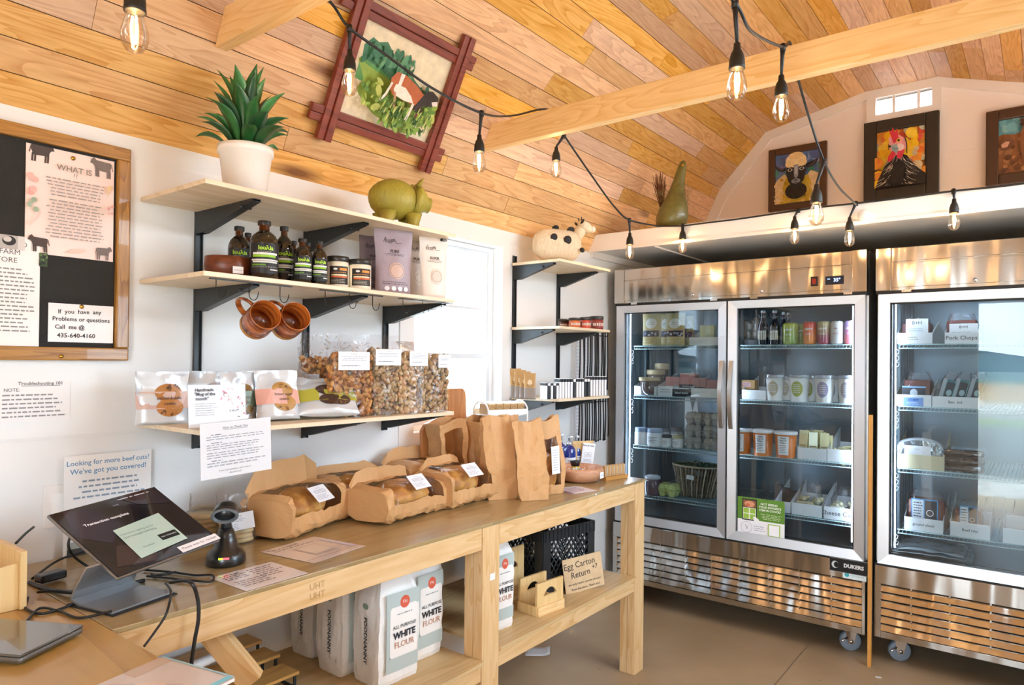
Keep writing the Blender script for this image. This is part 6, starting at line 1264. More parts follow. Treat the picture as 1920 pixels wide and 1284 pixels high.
b = MB(); b.box(-.32, 0, -dpt, 0, .0145, .0185, bev=.006); b.build('lid', mat('glossy grey lid', '#6f6b66', .12, metal=.5, coat=.6), t)
# magazine
z = TZ + .001; q = [hit(150, 1284, 2, z+.006), hit(440, 1270, 2, z+.006), hit(305, 1232, 2, z+.006)]
X = (q[1]-q[2]).normalized(); t = thing('brochure', 'pale blue-edged brochure lying on the counter at the bottom edge', 'brochure', (q[2].x, q[2].y, z), math.atan2(X.y, X.x)); ln = (q[1]-q[2]).length
o = art('cover', ln, .28, [('r', .0, .72, .18, 1, '#c4a892'), ('p', [(.1, .6), (.7, .8), (.9, .5), (.3, .3)], '#c2b0a4'), ('r', .93, 0, 1, 1, '#6fc0d4'), ('r', 0, .985, 1, 1, '#9fc4cc'), ('e', .5, .6, .2, .15, '#d9bfae')], t, '#cdbdb2', vcmat('glossy cover', .25, coat=.4), thick=.001); o.matrix_local = Matrix(((1, 0, 0, ln/2), (0, 0, 1, -.28), (0, -1, 0, .0065), (0, 0, 0, 1)))
MB().box(0, ln, -.28, 0, 0, .0055).build('pages', mat('page edges', '#efeae4', .6), t)
# ------------------------------------------------ far end of the table
BLU = mat('cobalt glass', '#0b2f8f', .06, coat=1); PUMP = film('clear pump', '#f2f7ff', .2, .6, .05, 0, body=.25)
def blue(pl, pr, pt, ptt, xp, label):
    c = hit((pl+pr)/2, pt, 0, xp); Z = (c-CAM).dot(FW); r = (pr-pl)*Z/FPX/2; h = c.z - TZ; ht = hit((pl+pr)/2, ptt, 0, xp).z - TZ
    t = thing('pump_bottle', label, 'bottle', (xp, c.y, TZ), RW - .6, 'cobalt pump bottles')
    MB().lathe([(r*.92, 0), (r, .004), (r, h*.78), (r*.92, h*.88), (r*.7, h*.96), (r*.38, h), (r*.34, h*1.04)], 32).build('bottle_body', BLU, t)
    b = MB(); b.lathe([(r*.42, h*1.0), (r*.42, h*1.12), (r*.2, h*1.14), (r*.16, h*1.25)], 18).box(-r*.25, r*.25, -r*.9, r*.3, h*1.25, h*1.33, bev=.003); b.build('pump', PUMP, t); return t, r, h
blue(1040, 1062, 831, 812, .235, 'cobalt pump bottle at the back left of the three, under the clear tube')
t, r, h = blue(1067, 1092, 833, 815, .295, 'cobalt pump bottle at the back right of the three')
wrap_art('label', r, r*1.9, h*.05, h*.62, [('L', .1, .9, .95, .1, 9, '#5f6578')], t, '#dfe3ec')
t, r, h = blue(1054, 1080, 835, 818, .315, 'cobalt pump bottle in front of the other two')
wrap_art('label', r, r*1.9, h*.05, h*.62, [('t', 'Mimosa', .5, .82, .14, '#3b4158'), ('L', .1, .9, .7, .1, 7, '#5f6578')], t, '#e6e9f2')
c = hit(1050, 862, 0, .12); t = tag(MB().lathe([(.022, 0), (.022, .17), (.021, .17), (.021, .002), (.001, .002)], 24).build('clear_tube', film('clear tube', '#f6f9ff', .06, .5, .02, 0), None, (.19, hit(1046, 862, 0, .19).y, TZ)), 'tall empty clear tube standing behind the cobalt bottles', 'tube')
# balm jar with yellow body
c = hit(1075, 862, 0, .33); Z = (c-CAM).dot(FW); t = thing('balm_jar', 'black-lidded yellow jar in front of the cobalt bottles', 'jar', (.355, hit(1078, 880, 0, .355).y, TZ), RW - .6); r = .0125*Z/1.9; hh = hit(1075, 861, 0, .33).z - TZ
MB().lathe([(r*.95, 0), (r, .003), (r, hh*.66)], 28).build('jar', mat('yellow balm', '#d8b52a', .2, coat=1), t); MB().lathe([(r*1.04, hh*.66), (r*1.04, hh*.98), (r, hh), (.001, hh)], 28).build('lid', CAP, t)
wrap_art('label', r, r*1.4, hh*.3, hh*.55, [('L', .1, .9, .8, .2, 2, '#9a8a2a')], t, '#eee6b0')
# small tiered wooden display with soap slabs and gold tin
t = thing('tiered_stand', 'small tiered wooden stand holding white boxes and a gold tin beside the tall bags', 'stand', (.30, 2.60, TZ), RW - .4); HW = wood('honey wood', '#c99450', '#a97636', 'x', .4, .6, knots=0)
for (z, x0, x1, y0, y1) in ((.03, -.07, .06, -.05, .06), (.085, -.07, .075, -.02, .06), (.135, -.06, .03, .02, .06)): MB().box(x0, x1, y0, y1, z, z+.010).build('tier', HW, t)
for x in (-.06, .045): MB().box(x, x+.01, .045, .058, 0, .135).build('upright', HW, t); MB().box(x, x+.01, -.045, -.03, 0, .03).build('foot', HW, t)
Ms = Matrix.Translation(t.location) @ Matrix.Rotation(RW-.4, 4, 'Z')
p = Ms @ Vector((.035, -.03, .0405)); g = thing('gold_tin', 'round gold tin with white top on the lowest tier', 'tin', p); MB().lathe([(.026, 0), (.028, .003), (.028, .017), (.029, .018), (.029, .024)], 30).build('tin', mat('gold', '#d9a02a', .2, metal=1), g); MB().lathe([(.026, .0245), (.001, .0248)], 24).build('top', TRIM, g)
for i, (x, y, z, s_) in enumerate(((-.02, .01, .0955, 1), (-.018, .035, .1455, .8))):
    p = Ms @ Vector((x, y, z)); tag(MB().box(-.03*s_, .03*s_, -.018, .018, 0, .038*s_, bev=.002).build('white_box', TRIM, None, p, RW-.4), ['white soap box on the middle tier of the small wooden stand', 'white soap box on the top tier of the small wooden stand'][i], 'box', 'white boxes on the small stand')
# pink wooden bowl
c = hit(1093, 900, 2, TZ); l_, r_ = hit(1047, 890, 2, TZ), hit(1138, 890, 2, TZ); Z = (Vector((.455, 2.72, TZ))-CAM).dot(FW); r = 92*Z/FPX/2
t = thing('wooden_bowl', 'pinkish turned wooden bowl with white sprigs and a price tag near the table end', 'bowl', (.43, 2.72, TZ), RW - .6); hb = r*.58
PKW = wood('pink turned wood', '#d3a281', '#b97f60', 'x', .35, 1.2, knots=0)
MB().lathe([(r*.62, 0), (r*.8, .006), (r*.96, hb*.45), (r, hb*.8), (r*.95, hb), (r*.90, hb*.92), (r*.82, hb*.3), (.001, hb*.22)], 44).build('bowl', PKW, t)
art('price_tag', .034, .028, [('t', '$ 4.00', .5, .5, .3, '#6b7cb0')], t, '#f2f2f6', loc=(r*.62, -r*.80, hb*.32), rotz=.6)
rr = random.Random(9); b = MB()
for i in range(45): b.ico(rr.uniform(.003, .006), 1, Matrix.Translation((.43+rr.uniform(-.045, .045), 2.72+rr.uniform(-.045, .03), TZ + hb*.55 + rr.uniform(0, .022))), rr.choice(['#f4f2ec', '#e6e9e4', '#8fa08a']))
tag(b.build('sprigs', vcmat('sprig', .8)), 'heap of white sprigs in the pink wooden bowl', 'sprigs')['kind'] = 'stuff'
# vial rack
a_, b_ = hit(1140, 902, 2, TZ), hit(1197, 893, 2, TZ); X = (b_-a_).normalized(); ln = .155
t = thing('vial_rack', 'small wooden rack of upright kraft tubes at the table corner', 'rack', (.535, 2.86, TZ), math.atan2(X.y, X.x)); 
MB().box(-ln/2, ln/2, -.018, .018, 0, .018, bev=.002).build('block', HW, t)
for i in range(6):
    x = -ln/2 + .015 + i*.0245; MB().box(x-.009, x+.009, -.004, .010, .018, .068, bev=.001).build('kraft_sleeve', KR, t); MB().cyl((x+.0125, .0, .018), (x+.0125, .0, .064), .003, 8).build('glass_vial', mat('speckled vial', '#d8d8dc', .2, noise_amt=.6, nscale=200), t)
# wooden sign board with a card
p = hit(1132, 893, 2, TZ); X = Vector((math.cos(RW-.75), math.sin(RW-.75), 0))
zl = hit(1104, 829, 0, .33).z - TZ; t = thing('display_board', 'pale wooden board behind the pink bowl holding a white card', 'display board', (.335, 2.905, TZ), RW - .62)
w_ = 60*2.35/FPX; MB().box(-w_/2, w_/2, 0, .010, 0, zl+.012).build('board', OR_, t, bevel=.001); MB().box(-w_/2, -w_/2+.02, -.008, 0, 0, zl).build('edge_strip', OR_, t); MB().box(-w_/2+.02, w_/2-.005, -.02, 0, 0, .012).build('ledge', OR_, t)
o = art('card', w_*.60, zl*.82, [('t', 'Special Sale', .45, .90, .11, '#3a3a44', 'CENTER', .0002), ('l', [(.25, .62), (.25, .44), (.75, .44), (.75, .62), (.25, .62)], .015, '#8d8d98'), ('l', [(.3, .46), (.4, .54), (.44, .5), (.5, .6), (.58, .5), (.64, .54), (.7, .46)], .02, '#5a5a66'), ('L', .15, .85, .36, .2, 3, '#9a9aa6', 'c')], t, '#f0eff4', loc=(.012, -.012, zl*.2), rot=.13)
art('pink_tag', .028, .022, [('L', .1, .9, .8, .3, 2, '#b08a9a')], t, '#efd9dc', loc=(w_*.36, -.004, zl*.72))
art('small_card', .022, .045, [('L', .15, .85, .9, .15, 6, '#6a6a78')], t, '#ececf2', loc=(w_*.30, -.026, .006))
# ================================================================== UNDER THE TABLE
def flour(label, loc, rotz, w_, d, h, seed, lettering=True):
    t = thing('flour_bag', label, 'flour bag', loc, rotz, 'paper flour bags under the table'); nu, nv = 40, 20; per = [(-1, -1), (1, -1), (1, 1), (-1, 1)]
    def P(u, v):
        s_ = u*4; i = int(s_) % 4; fcc = s_-int(s_); a, c = per[i], per[(i+1) % 4]; x = a[0]+(c[0]-a[0])*fcc; y = a[1]+(c[1]-a[1])*fcc
        r = 1 - .10*max(0, abs(x)+abs(y)-1.5); bulge = 1 + .05*math.sin(v*PI); td = bulge*(1 if v < .86 else 1 - .25*(v-.86)/.14); td *= (.93 + .07*min(1, v/.06))
        q = noise.noise_vector(Vector((x*1.5+seed*3, y*1.5, v*4)))*.006 + noise.noise_vector(Vector((x*4+seed, y*5, v*12)))*.0025
        return (x*w_/2*r*(td if v > .86 else bulge) + q.x, y*d/2*r*td + q.y, max(.0006, v*h*.97 + q.z*(v > .04)))
    b = MB(); flat = [P(i/nu, j/nv) for j in range(nv+1) for i in range(nu)]
    f = [(j*nu+i, j*nu+(i+1) % nu, (j+1)*nu+(i+1) % nu, (j+1)*nu+i) for j in range(nv) for i in range(nu)] + [tuple(range(nu-1, -1, -1)), tuple(nv*nu+i for i in range(nu))]
    b.add(flat, f, smooth=False); b.build('paper_bag', mat('white paper sack', '#f2efec', .5, bump=.5, bscale=16), t)
    b = MB(); b.box(-w_*.46, w_*.46, -d*.30, d*.12, h*.965, h*.985, bev=.003).box(-w_*.46, w_*.46, -d*.34, -d*.22, h*.985, h*1.0, bev=.003); b.jitter(.003, 12, seed); b.build('folded_top', MATS['white paper sack'], t)
    y = lambda x, z: -d/2*(1+.05*math.sin(min(1, max(0, z/h))*PI)) - .006
    fw_ = w_*.80
    art('printing', fw_, h*.72, [('r', 0, .0, 1, .18, '#b9c6c4'), ('r', 0, .80, 1, 1, '#b9c6c4'), ('r', 0, .18, .10, .80, '#b9c6c4'), ('p', [(.1, .22), (.14, .18), (.9, .18), (.94, .22), (.94, .78), (.9, .82), (.14, .82), (.1, .78)], '#f4f1ee'), ('e', .55, .86, .15, .08, '#d9614a'), ('t', 'FN', .55, .86, .06, '#f4e9e4'), ('L', .25, .85, .74, .70, 1, '#9aa4a8', 'c'),
        ('t', 'ALL PURPOSE', .54, .56, .062, '#6d777c', 'CENTER', .0003), ('t', 'WHITE', .54, .45, .115, '#2a2f3a', 'CENTER', .0012), ('t', 'FLOUR', .54, .33, .105, '#c99a86', 'CENTER', .0004)], t, '#f4f1ee', vcmat('print ink', .4), (w_*.04, 0, h*.12), conform=y, base=False, thick=.0005)
    o = art('side_printing', h*.62, d*.5, [('e', .08, .5, .045, .22, '#8fa89f'), ('t', 'FOODNANNY', .58, .5, .34, '#2a2f3a', 'CENTER', .0006)], t, '#f4f1ee', vcmat('print ink', .4), base=False, thick=.0005, conform=lambda x, z: 0)
    o.matrix_local = Matrix(((0, 1, 0, -w_/2*1.05-.004), (0, 0, -1, d*.18), (-1, 0, 0, h*.46), (0, 0, 0, 1)))
    return t
Zl, Zr = LS2+.0005, LS+.0005
fh = .335; fwid, fdep = .165, .12
flour('flour bag at the far left under the table, mostly behind the second one', (.135, 1.50, Zl), RW + .02, .15, .12, fh, 1)
flour('second flour bag from the left, behind the front one', (.32, 1.475, Zl), RW + .02, .155, .125, fh, 2)
flour('front flour bag at the shelf edge, left of the middle post', (.475, 1.50, Zl), RW - .06, .16, .13, fh*1.01, 3)
flour('flour bag standing right against the middle post', (.42, 1.675, Zl), RW - .02, .15, .13, fh*1.02, 4)
flour('rear flour bag against the wall between the others', (.22, 1.675, Zl), RW + .05, .15, .12, fh*.99, 6)
flour('single flour bag on the right lower shelf beside the middle post', (.50, 1.985, Zr), RW - .10, .135, .12, .33, 5)
# black milk crate
def crate(label, loc, rotz, w_, d, h):
    t = thing('milk_crate', label, 'crate', loc, rotz); CBk = mat('black plastic crate', '#1b1e22', .4); n = 0
    for (ax, s_) in (('x', -1), ('x', 1), ('y', -1), ('y', 1)):
        ln = w_ if ax == 'y' else d; b = MB(); M = Matrix.Translation((0, s_*d/2, 0)) if ax == 'y' else Matrix.Translation((s_*w_/2, 0, 0)) @ Matrix.Rotation(RW, 4, 'Z')
        b.box(-ln/2, ln/2, -.004, .004, 0, .05, M).box(-ln/2, ln/2, -.006, .006, h-.045, h, M).box(-ln/2, -ln/2+.045, -.004, .004, .05, h-.045, M).box(ln/2-.045, ln/2, -.004, .004, .05, h-.045, M)
        for k in range(14): x = -ln/2 + (k+.5)*ln/14; b.box(x-.0015, x+.0015, -.009, .009, h-.045, h, M)
        for k in range(-8, 9):
            for sg in (-1, 1):
                x0 = k*.028; z0, z1 = .05, h-.045; x1 = x0 + sg*(z1-z0)*.75
                if abs(x0) < ln/2-.03 or abs(x1) < ln/2-.03:
                    c0, c1 = Vector((x0, 0, z0)), Vector((x1, 0, z1)); lim = ln/2-.04
                    if abs(c0.x) > lim: t_ = (lim*(1 if c0.x > 0 else -1)-c1.x)/(c0.x-c1.x); c0 = c1.lerp(c0, t_)
                    if abs(c1.x) > lim: t_ = (lim*(1 if c1.x > 0 else -1)-c0.x)/(c1.x-c0.x); c1 = c0.lerp(c1, t_)
                    if (c1-c0).length > .01: b.cyl(tuple(M @ c0), tuple(M @ c1), .0035, 5)
        b.box(-.075, .075, -.003, .003, (h-.045)*.28, (h-.045)*.34, M) if ax == 'y' else 0
        b.build('crate_side', CBk, t)
    b = MB(); b.box(-w_/2, w_/2, -d/2, d/2, 0, .005)
    b.build('crate_base', CBk, t); return t
crate('black lattice milk crate on the right lower shelf', (.335, 2.56, Zr), RW - .78 + .62, .33, .33, .27)
# cardboard return sign
P0, P1 = hit(1075, 1123, 2, Zr), hit(1150, 1092, 2, Zr); X = (P1-P0).normalized(); w_ = 92*2.55/FPX
cx_, cy_ = .565, 2.56
t = tag(art('cardboard_sign', .21, .145, [('t', 'Egg Carton', .42, .78, .26, '#3f3a33', 'CENTER', .0003, .03), ('t', '+7', .80, .60, .2, '#3f3a33', 'CENTER', .0003), ('t', 'Return', .42, .50, .26, '#3f3a33', 'CENTER', .0003, .03), ('t', 'we only return cartons you got', .5, .25, .095, '#3f3a33', 'CENTER', .0001), ('t', 'from this store. Thank you!', .52, .10, .095, '#3f3a33', 'CENTER', .0001)], None, '#cdb08a', vcmat('cardboard', .75, noise_amt=.08), (cx_, cy_, Zr+.001), .003, rotz=RW - .35, tilt=-.14, rot=-.06), 'cardboard Egg Carton Return sign leaning on the black crate', 'sign')
# wooden tote boxes with handle slot
def tote(label, loc, rotz, w_, d, h):
    t = thing('wooden_tote', label, 'wooden box', loc, rotz); hw_ = w_/2
    for y in (-d/2, d/2):
        b = MB(); n = 16; sw, sh_, cz = w_*.24, .014, h*.68; outer = []; inner = []
        for k in range(n*2):
            a = 2*PI*k/(n*2); ix, iz = sw*math.cos(a), cz + sh_*math.sin(a) - .012*(math.cos(a))**2; inner.append((ix, iz))
            c, s_ = math.cos(a), math.sin(a); m_ = max(abs(c), abs(s_)); outer.append((hw_*c/m_, h/2 + h/2*s_/m_))
        v = [(x, y_, z) for y_ in (y-.005, y+.005) for ring in (outer, inner) for x, z in ring]; N2 = n*2; f = []
        for i in range(N2):
            j = (i+1) % N2; f += [(i, j, N2+j, N2+i), (2*N2+i, 3*N2+i, 3*N2+j, 2*N2+j), (i, 2*N2+i, 2*N2+j, j), (N2+i, N2+j, 3*N2+j, 3*N2+i)]
        b.add(v, f); b.build('end_panel', OR_, t)
    MB().box(-hw_, hw_, -d/2+.0055, d/2-.0055, 0, .006).build('bottom', OR_, t)
    for s_ in (-1, 1): MB().box(s_*hw_-.004, s_*hw_+.004, -d/2-.006, d/2+.006, 0, h*.30).build('side_slat', OR_, t)
    MB().box(-hw_, hw_, -d/2-.013, -d/2-.006, 0, h*.28).build('front_slat', wood('pine slat', '#efcf9c', '#dcae72', 'x', .5, 1.2, knots=0), t)
    return t
tote('pale wooden tote box with a curved handle slot at the shelf front', (.545, 2.255, Zr), RW - .12, .155, .09, .125)
tote('second pale wooden tote box behind the front one, left of the crate', (.33, 2.265, Zr), RW - .05, .15, .12, .215)
tag(MB().box(0, .0015, -.013, .013, 0, .022).build('price_sticker', mat('sticker', '#f3f3f6', .5), None, (.6435, 1.825, hit(921, 1088, 0, .645).z)), 'small white sticker on the middle table post', 'sticker')
q = hit(1008, 1222, 2, .002); tag(MB().grid(lambda u, v: ((u-.5)*.12, (v-.5)*.10, .002+.012*max(0, u-.6)**2*6), 8, 4).build('paper_scrap', mat('paper scrap', '#e9ebf2', .6), None, (q.x, q.y, .001), .6, solid=.0006), 'curled white paper lying on the floor under the right bay', 'paper')
q = hit(1647, 1270, 2, .0); tag(MB().box(-.012, .012, -.004, .004, 0, .002).build('paper_scrap', mat('paper scrap', '#e9ebf2', .6), None, (q.x, q.y, .0005), .3), 'tiny pale scrap on the floor below the right refrigerator', 'paper')
# three-step riser and brace at the left
t = thing('step_riser', 'three-tier wooden step riser with black metal legs under the left of the table', 'riser', (.23, 1.12, Zl), RW); RIS = wood('riser wood', '#d8a65c', '#b98444', 'x', .4, .6, knots=0)
for k in range(3):
    z = (.093, .075, .050)[k]; yf = .10 - k*.10; MB().box(-.17, .16, yf, yf+.088, z-.009, z).build('step', RIS, t)
    for x in (-.155, .145):
        b = MB(); b.box(x, x+.008, yf+.004, yf+.010, 0, z-.0095).box(x, x+.008, yf+.076, yf+.082, 0, z-.0095).box(x, x+.008, yf+.010, yf+.076, 0, .005); b.build('metal_leg', BLK, t)
A, B = Vector(hit(415, 1196, 0, .60)), Vector(hit(487, 1284, 0, .66)); d = (B-A); A = A - d*.4; B = B + d*.0; u_ = (B-A).normalized(); M = Matrix.Translation(A) @ u_.to_track_quat('X', 'Z').to_matrix().to_4x4()
t = tag(MB().box(0, (B-A).length, -.019, .019, -.026, .026).build('brace', wood('brace pine', '#efcf9c', '#dcae72', 'x', .5, .8), None), 'diagonal pine brace slanting down under the left end of the table', 'brace'); t.matrix_world = Matrix.Translation(A + Vector((-.03, 0, 0))) @ u_.to_track_quat('X', 'Z').to_matrix().to_4x4()
for k_ in ('label', 'category'): del t[k_]
t.parent = [q for q in bpy.data.objects if q.name == 'work_table'][0]
tag(MB().tube([hit(330, 1262, 0, .50), hit(425, 1222, 0, .42)], .012, 14).build('white_tube', mat('white tube', '#f3f3f6', .4)), 'white tube lying under the table beside the step riser', 'tube')
# pencilled letters on the table rails
for (px, py, sz, x) in ((595, 1098, .024, .6415), (1072, 1165, .018, .6415)):
    for k in (0, 1):
        p = hit(px + k*0, py + k*18, 0, x); v, f = text_geo('UHT' if sz > .02 else 'LHT', sz); o = MB().add([(q[0], -.0, q[1]) for q in v], f).build('pencil_mark', mat('pencil', '#b08c5c', .8), t if 0 else None, (x+.0004, p.y, p.z), RW); o.parent = [q for q in bpy.data.objects if q.name == 'work_table'][0]
# ================================================================== INSIDE THE REFRIGERATORS
SA, SB_, SC_, SD = (z + .0035 for z in SZ)
TRAYM = mat('white card tray', '#edf1f4', .5); G1, G2 = 'goods in the left refrigerator', 'goods in the right refrigerator'
def tray(label, pl, pr, pt, yp, z, text=None, depth=.28, col=None, tcol='#4a4a55', group=None, tsz=.4):
    loc, w_, h_ = spotb(pl, pr, pt, yp, z); t = thing('card_tray', label, 'tray', loc, 0, group or 'card trays on the cold shelves'); m = mat('tan card tray', '#d9cfae', .6) if col else TRAYM
    b = MB(); b.box(-w_/2, w_/2, 0, .002, 0, h_).box(-w_/2, w_/2, depth-.002, depth, 0, h_*1.2).box(-w_/2, w_/2, .002, depth-.002, 0, .002)
    for s_ in (-1, 1): b.add([(s_*w_/2, 0, 0), (s_*w_/2, depth, 0), (s_*w_/2, depth, h_*2.4), (s_*w_/2, depth*.35, h_*1.5), (s_*w_/2, 0, h_), (s_*(w_/2-.002), 0, 0), (s_*(w_/2-.002), depth, 0), (s_*(w_/2-.002), depth, h_*2.4), (s_*(w_/2-.002), depth*.35, h_*1.5), (s_*(w_/2-.002), 0, h_)], [(0, 1, 2, 3, 4), (9, 8, 7, 6, 5), (1, 6, 7, 2), (2, 7, 8, 3), (3, 8, 9, 4)])
    b.build('tray_box', m, t)
    if text: art('printing', w_, h_, [text if isinstance(text, tuple) else ('t', text, .5, .5, tsz, tcol, 'CENTER', .0002)], t, base=False, thick=.0006)
    return t
def box_thing(name, label, cat, loc, w_, d, h_, m, group, shapes=None, bgcol=None, tilt=0, rz=0, bev=.002):
    t = thing(name, label, cat, loc, rz, group); o = MB().box(-w_/2, w_/2, 0, d, 0, h_, bev=bev).build('box_body', m, t); o.rotation_euler[0] = tilt
    if shapes: a = art('label', w_, h_, shapes, t, bgcol or '#ffffff', thick=.0006, tilt=tilt, base=bgcol is not None); a.location.y = -.0004
    return t
# --- left door, top level: granola pouches, tray with a clear bag
def gran(pl, pr, pt, yp, lab, seed):
    loc, w_, h_ = spotb(pl, pr, pt, yp, SA); c = '#cdbb86'
    return pouch('granola_pouch', lab, 'pouch', loc, 0, w_, h_, .05, lambda u, v: c, [('e', .5, .68, .30, .16, '#f4f2ea'), ('r', .08, .27, .92, .46, '#23263a')] + blobs(14, (.12, .30, .88, .43), (.03, .06), ['#8a93b5', '#3a3f5e', '#c9cbd6'], seed) + [('L', .3, .7, .72, .62, 2, '#9a9a90', 'c'), ('o', .72, .12, .09, .012, '#f4f2ea'), ('L', .1, .55, .16, .1, 1, '#efe9d2')], 'granola pouches', seed=seed, crumple=.0015)
gran(1236, 1262, 588, 3.90, 'tan granola pouch behind, between the two front pouches', 81); gran(1286, 1301, 592, 3.90, 'tan granola pouch behind the right front pouch, its edge showing', 82)
gran(1205, 1240, 587, 3.79, 'tan granola pouch with blue-black window, left one of the front pair', 83); gran(1249, 1285, 587, 3.79, 'tan granola pouch with blue-black window, right one of the front pair', 84)
tray('white tray holding a clear bag at the top right of the left door', 1292, 1346, 632, 3.79, SA)
loc, w_, h_ = spotb(1306, 1344, 585, 3.83, SA+.004); t = thing('clear_bag', 'clear bag of pale cheese in the top tray of the left door', 'bag', loc, 0, G1)
MB().box(-w_*.36, w_*.36, -.0, .05, 0, h_*.60, bev=.006).build('cheese', mat('pale cheese', '#e3e3a8', .5), t); MB().grid(lambda u, v: ((u-.5)*w_ + .004*math.sin(v*9), -.006 - .004*math.sin(u*8+v*5), v*h_), 10, 14).build('film', MATS['crinkled clear film'], t)
# second level
for i, (pl, pr, pt, pb, yp, lab) in enumerate([(1229, 1254, 681, 705, 3.98, 'tall tub at the back of the second level of the left door'), (1214, 1245, 693, 715, 3.90, 'tan-lidded tub behind the front one on the second level'), (1200, 1236, 707, 722, 3.82, 'tan-lidded tub at the front of the second level, left')]):
    loc, w_, h_ = spotb(pl, pr, pt, yp, SB_+.003); r = w_/2; t = thing('butter_tub', lab, 'tub', loc, 0, 'tan-lidded tubs')
    MB().lathe([(r*.82, 0), (r*.93, h_*.82)], 28).build('tub', mat('smoky clear tub', '#6b5a58', .15, coat=1), t); MB().lathe([(r*.97, h_*.80), (r, h_*.83), (r, h_*.97), (r*.94, h_), (.001, h_)], 28).build('lid', mat('tan lid', '#cbb791', .4), t)
tray('white tray under the tan-lidded tubs', 1189, 1231, 724, 3.79, SB_)
tray('white printed tray in the middle of the second level of the left door', 1233, 1262, 724, 3.79, SB_, ('L', .1, .9, .8, .3, 2, '#9aa0aa', 'c'))
tray('dark tray front reading Salted Butter', 1263, 1293, 727, 3.786, SB_, None); o = art('label', .115, .045, [('t', 'Salted Butter', .5, .5, .36, '#e9ecf0', 'CENTER', .0003)], [q for q in bpy.data.objects if q.get('label') == 'dark tray front reading Salted Butter'][0], '#2a3038', thick=.0012)
tray('white tray right of the Salted Butter front', 1295, 1345, 728, 3.79, SB_)
for i, (pl, pr, pt, yp, c1, lab) in enumerate([(1247, 1272, 706, 3.83, '#c98f8a', 'pink and white butter box leaning in the printed tray'), (1273, 1302, 699, 3.84, '#c98f8a', 'pink butter box with a dark band, above the dark tray front'), (1302, 1322, 708, 3.83, '#b98a86', 'pink butter box with a dark label at the right'), (1322, 1343, 712, 3.85, '#c98f8a', 'pink butter box at the far right of the second level')]):
    loc, w_, h_ = spotb(pl, pr, pt, yp, SB_+.003); box_thing('butter_box', lab, 'box', loc, w_, .06, h_, mat('pink box', '#c99692', .5), 'pink butter boxes', [('r', 0, .0, 1, .5, '#eef0f2' if i == 0 else '#2f3a46'), ('t', 'butter', .5, .42, .16, '#dfe5ea' if i else '#8a8f98')], c1, tilt=-.12)
# third level: jars and grey egg cartons
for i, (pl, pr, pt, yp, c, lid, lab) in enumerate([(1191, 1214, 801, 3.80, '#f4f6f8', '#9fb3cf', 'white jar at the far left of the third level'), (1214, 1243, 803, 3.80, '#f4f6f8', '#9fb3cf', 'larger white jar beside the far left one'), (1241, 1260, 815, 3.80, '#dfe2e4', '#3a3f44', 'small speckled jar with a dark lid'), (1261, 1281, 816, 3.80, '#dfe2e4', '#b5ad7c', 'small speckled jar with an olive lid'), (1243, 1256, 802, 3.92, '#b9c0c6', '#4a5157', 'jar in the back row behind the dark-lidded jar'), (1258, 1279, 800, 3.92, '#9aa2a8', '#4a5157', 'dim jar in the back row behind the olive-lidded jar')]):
    loc, w_, h_ = spotb(pl, pr, pt, yp, SC_); r = w_/2; t = thing('jar', lab, 'jar', loc, 0, 'jars on the third level of the left door')
    MB().lathe([(r*.9, 0), (r*.97, .004), (r*.97, h_*.72), (r*.85, h_*.78)], 26).build('glass_body', mat('jar body ' + c, c, .15, coat=1), t); MB().lathe([(r*.88, h_*.76), (r*.9, h_*.78), (r*.9, h_*.97), (r*.85, h_), (.001, h_)], 26).build('lid', mat('jar lid ' + lid, lid, .4), t)
    if i != 0: wrap_art('label', r*.97, r*1.7, h_*.12, h_*.62, [('L', .1, .9, .9, .15, 4, '#5a6068')], t, '#eef0f2')
def eggs(loc, w_, d, h_, label, m, group, n=2):
    t = thing('egg_carton', label, 'egg carton', loc, 0, group); b = MB(); cw = w_/n
    for i in range(n):
        for j in range(2):
            M = Matrix.Translation((-w_/2 + (i+.5)*cw, d*(.25+.5*j), 0)); b.lathe([(cw*.25, 0), (cw*.30, .003), (cw*.48, h_*.50)], 12, M)
    b.box(-w_/2-.004, w_/2+.004, -.004, d+.004, h_*.48, h_*.53, bev=.001); b.build('carton_base', m, t)
    b = MB()
    for i in range(n):
        for j in range(2):
            M = Matrix.Translation((-w_/2 + (i+.5)*cw, d*(.25+.5*j), 0)); b.lathe([(cw*.52, h_*.53), (cw*.46, h_*.74), (cw*.30, h_*.97), (.001, h_)], 12, M)
    b.box(-w_*.36, w_*.36, d*.2, d*.8, h_*.55, h_*.93, bev=.004); b.build('carton_lid', m, t); return t
PULP = mat('grey pulp', '#b7b2ab', .85, bump=.3, bscale=120); PULG = mat('green pulp', '#c9d489', .85, bump=.3, bscale=120)
for c_, (pl, pr, yp) in enumerate(((1281, 1314, 3.80), (1315, 1346, 3.79))):
    for k in range(3):
        loc, w_, h_ = spotb(pl, pr, 820, yp, SC_); hh = .070; loc = loc + Vector((0, 0, k*(hh+.001)))
        eggs(loc, w_*.96, .11, hh, 'grey egg carton, %s of the %s stack on the third level' % (('bottom', 'middle', 'top')[k], ('left', 'right')[c_]), PULP, 'stacked grey egg cartons')
loc, w_, h_ = spotb(1284, 1313, 744, 3.95, SC_); tag(MB().prism([(-w_/2, 0), (w_/2, 0), (w_*.5, h_*.35), (w_*.25, h_), (0, h_*.7), (-w_*.2, h_), (-w_/2, h_)], 0, .003).build('folded_card', mat('bright card', '#f3f6f8', .5), None, loc), 'white folded card standing behind the left stack of egg cartons', 'card')
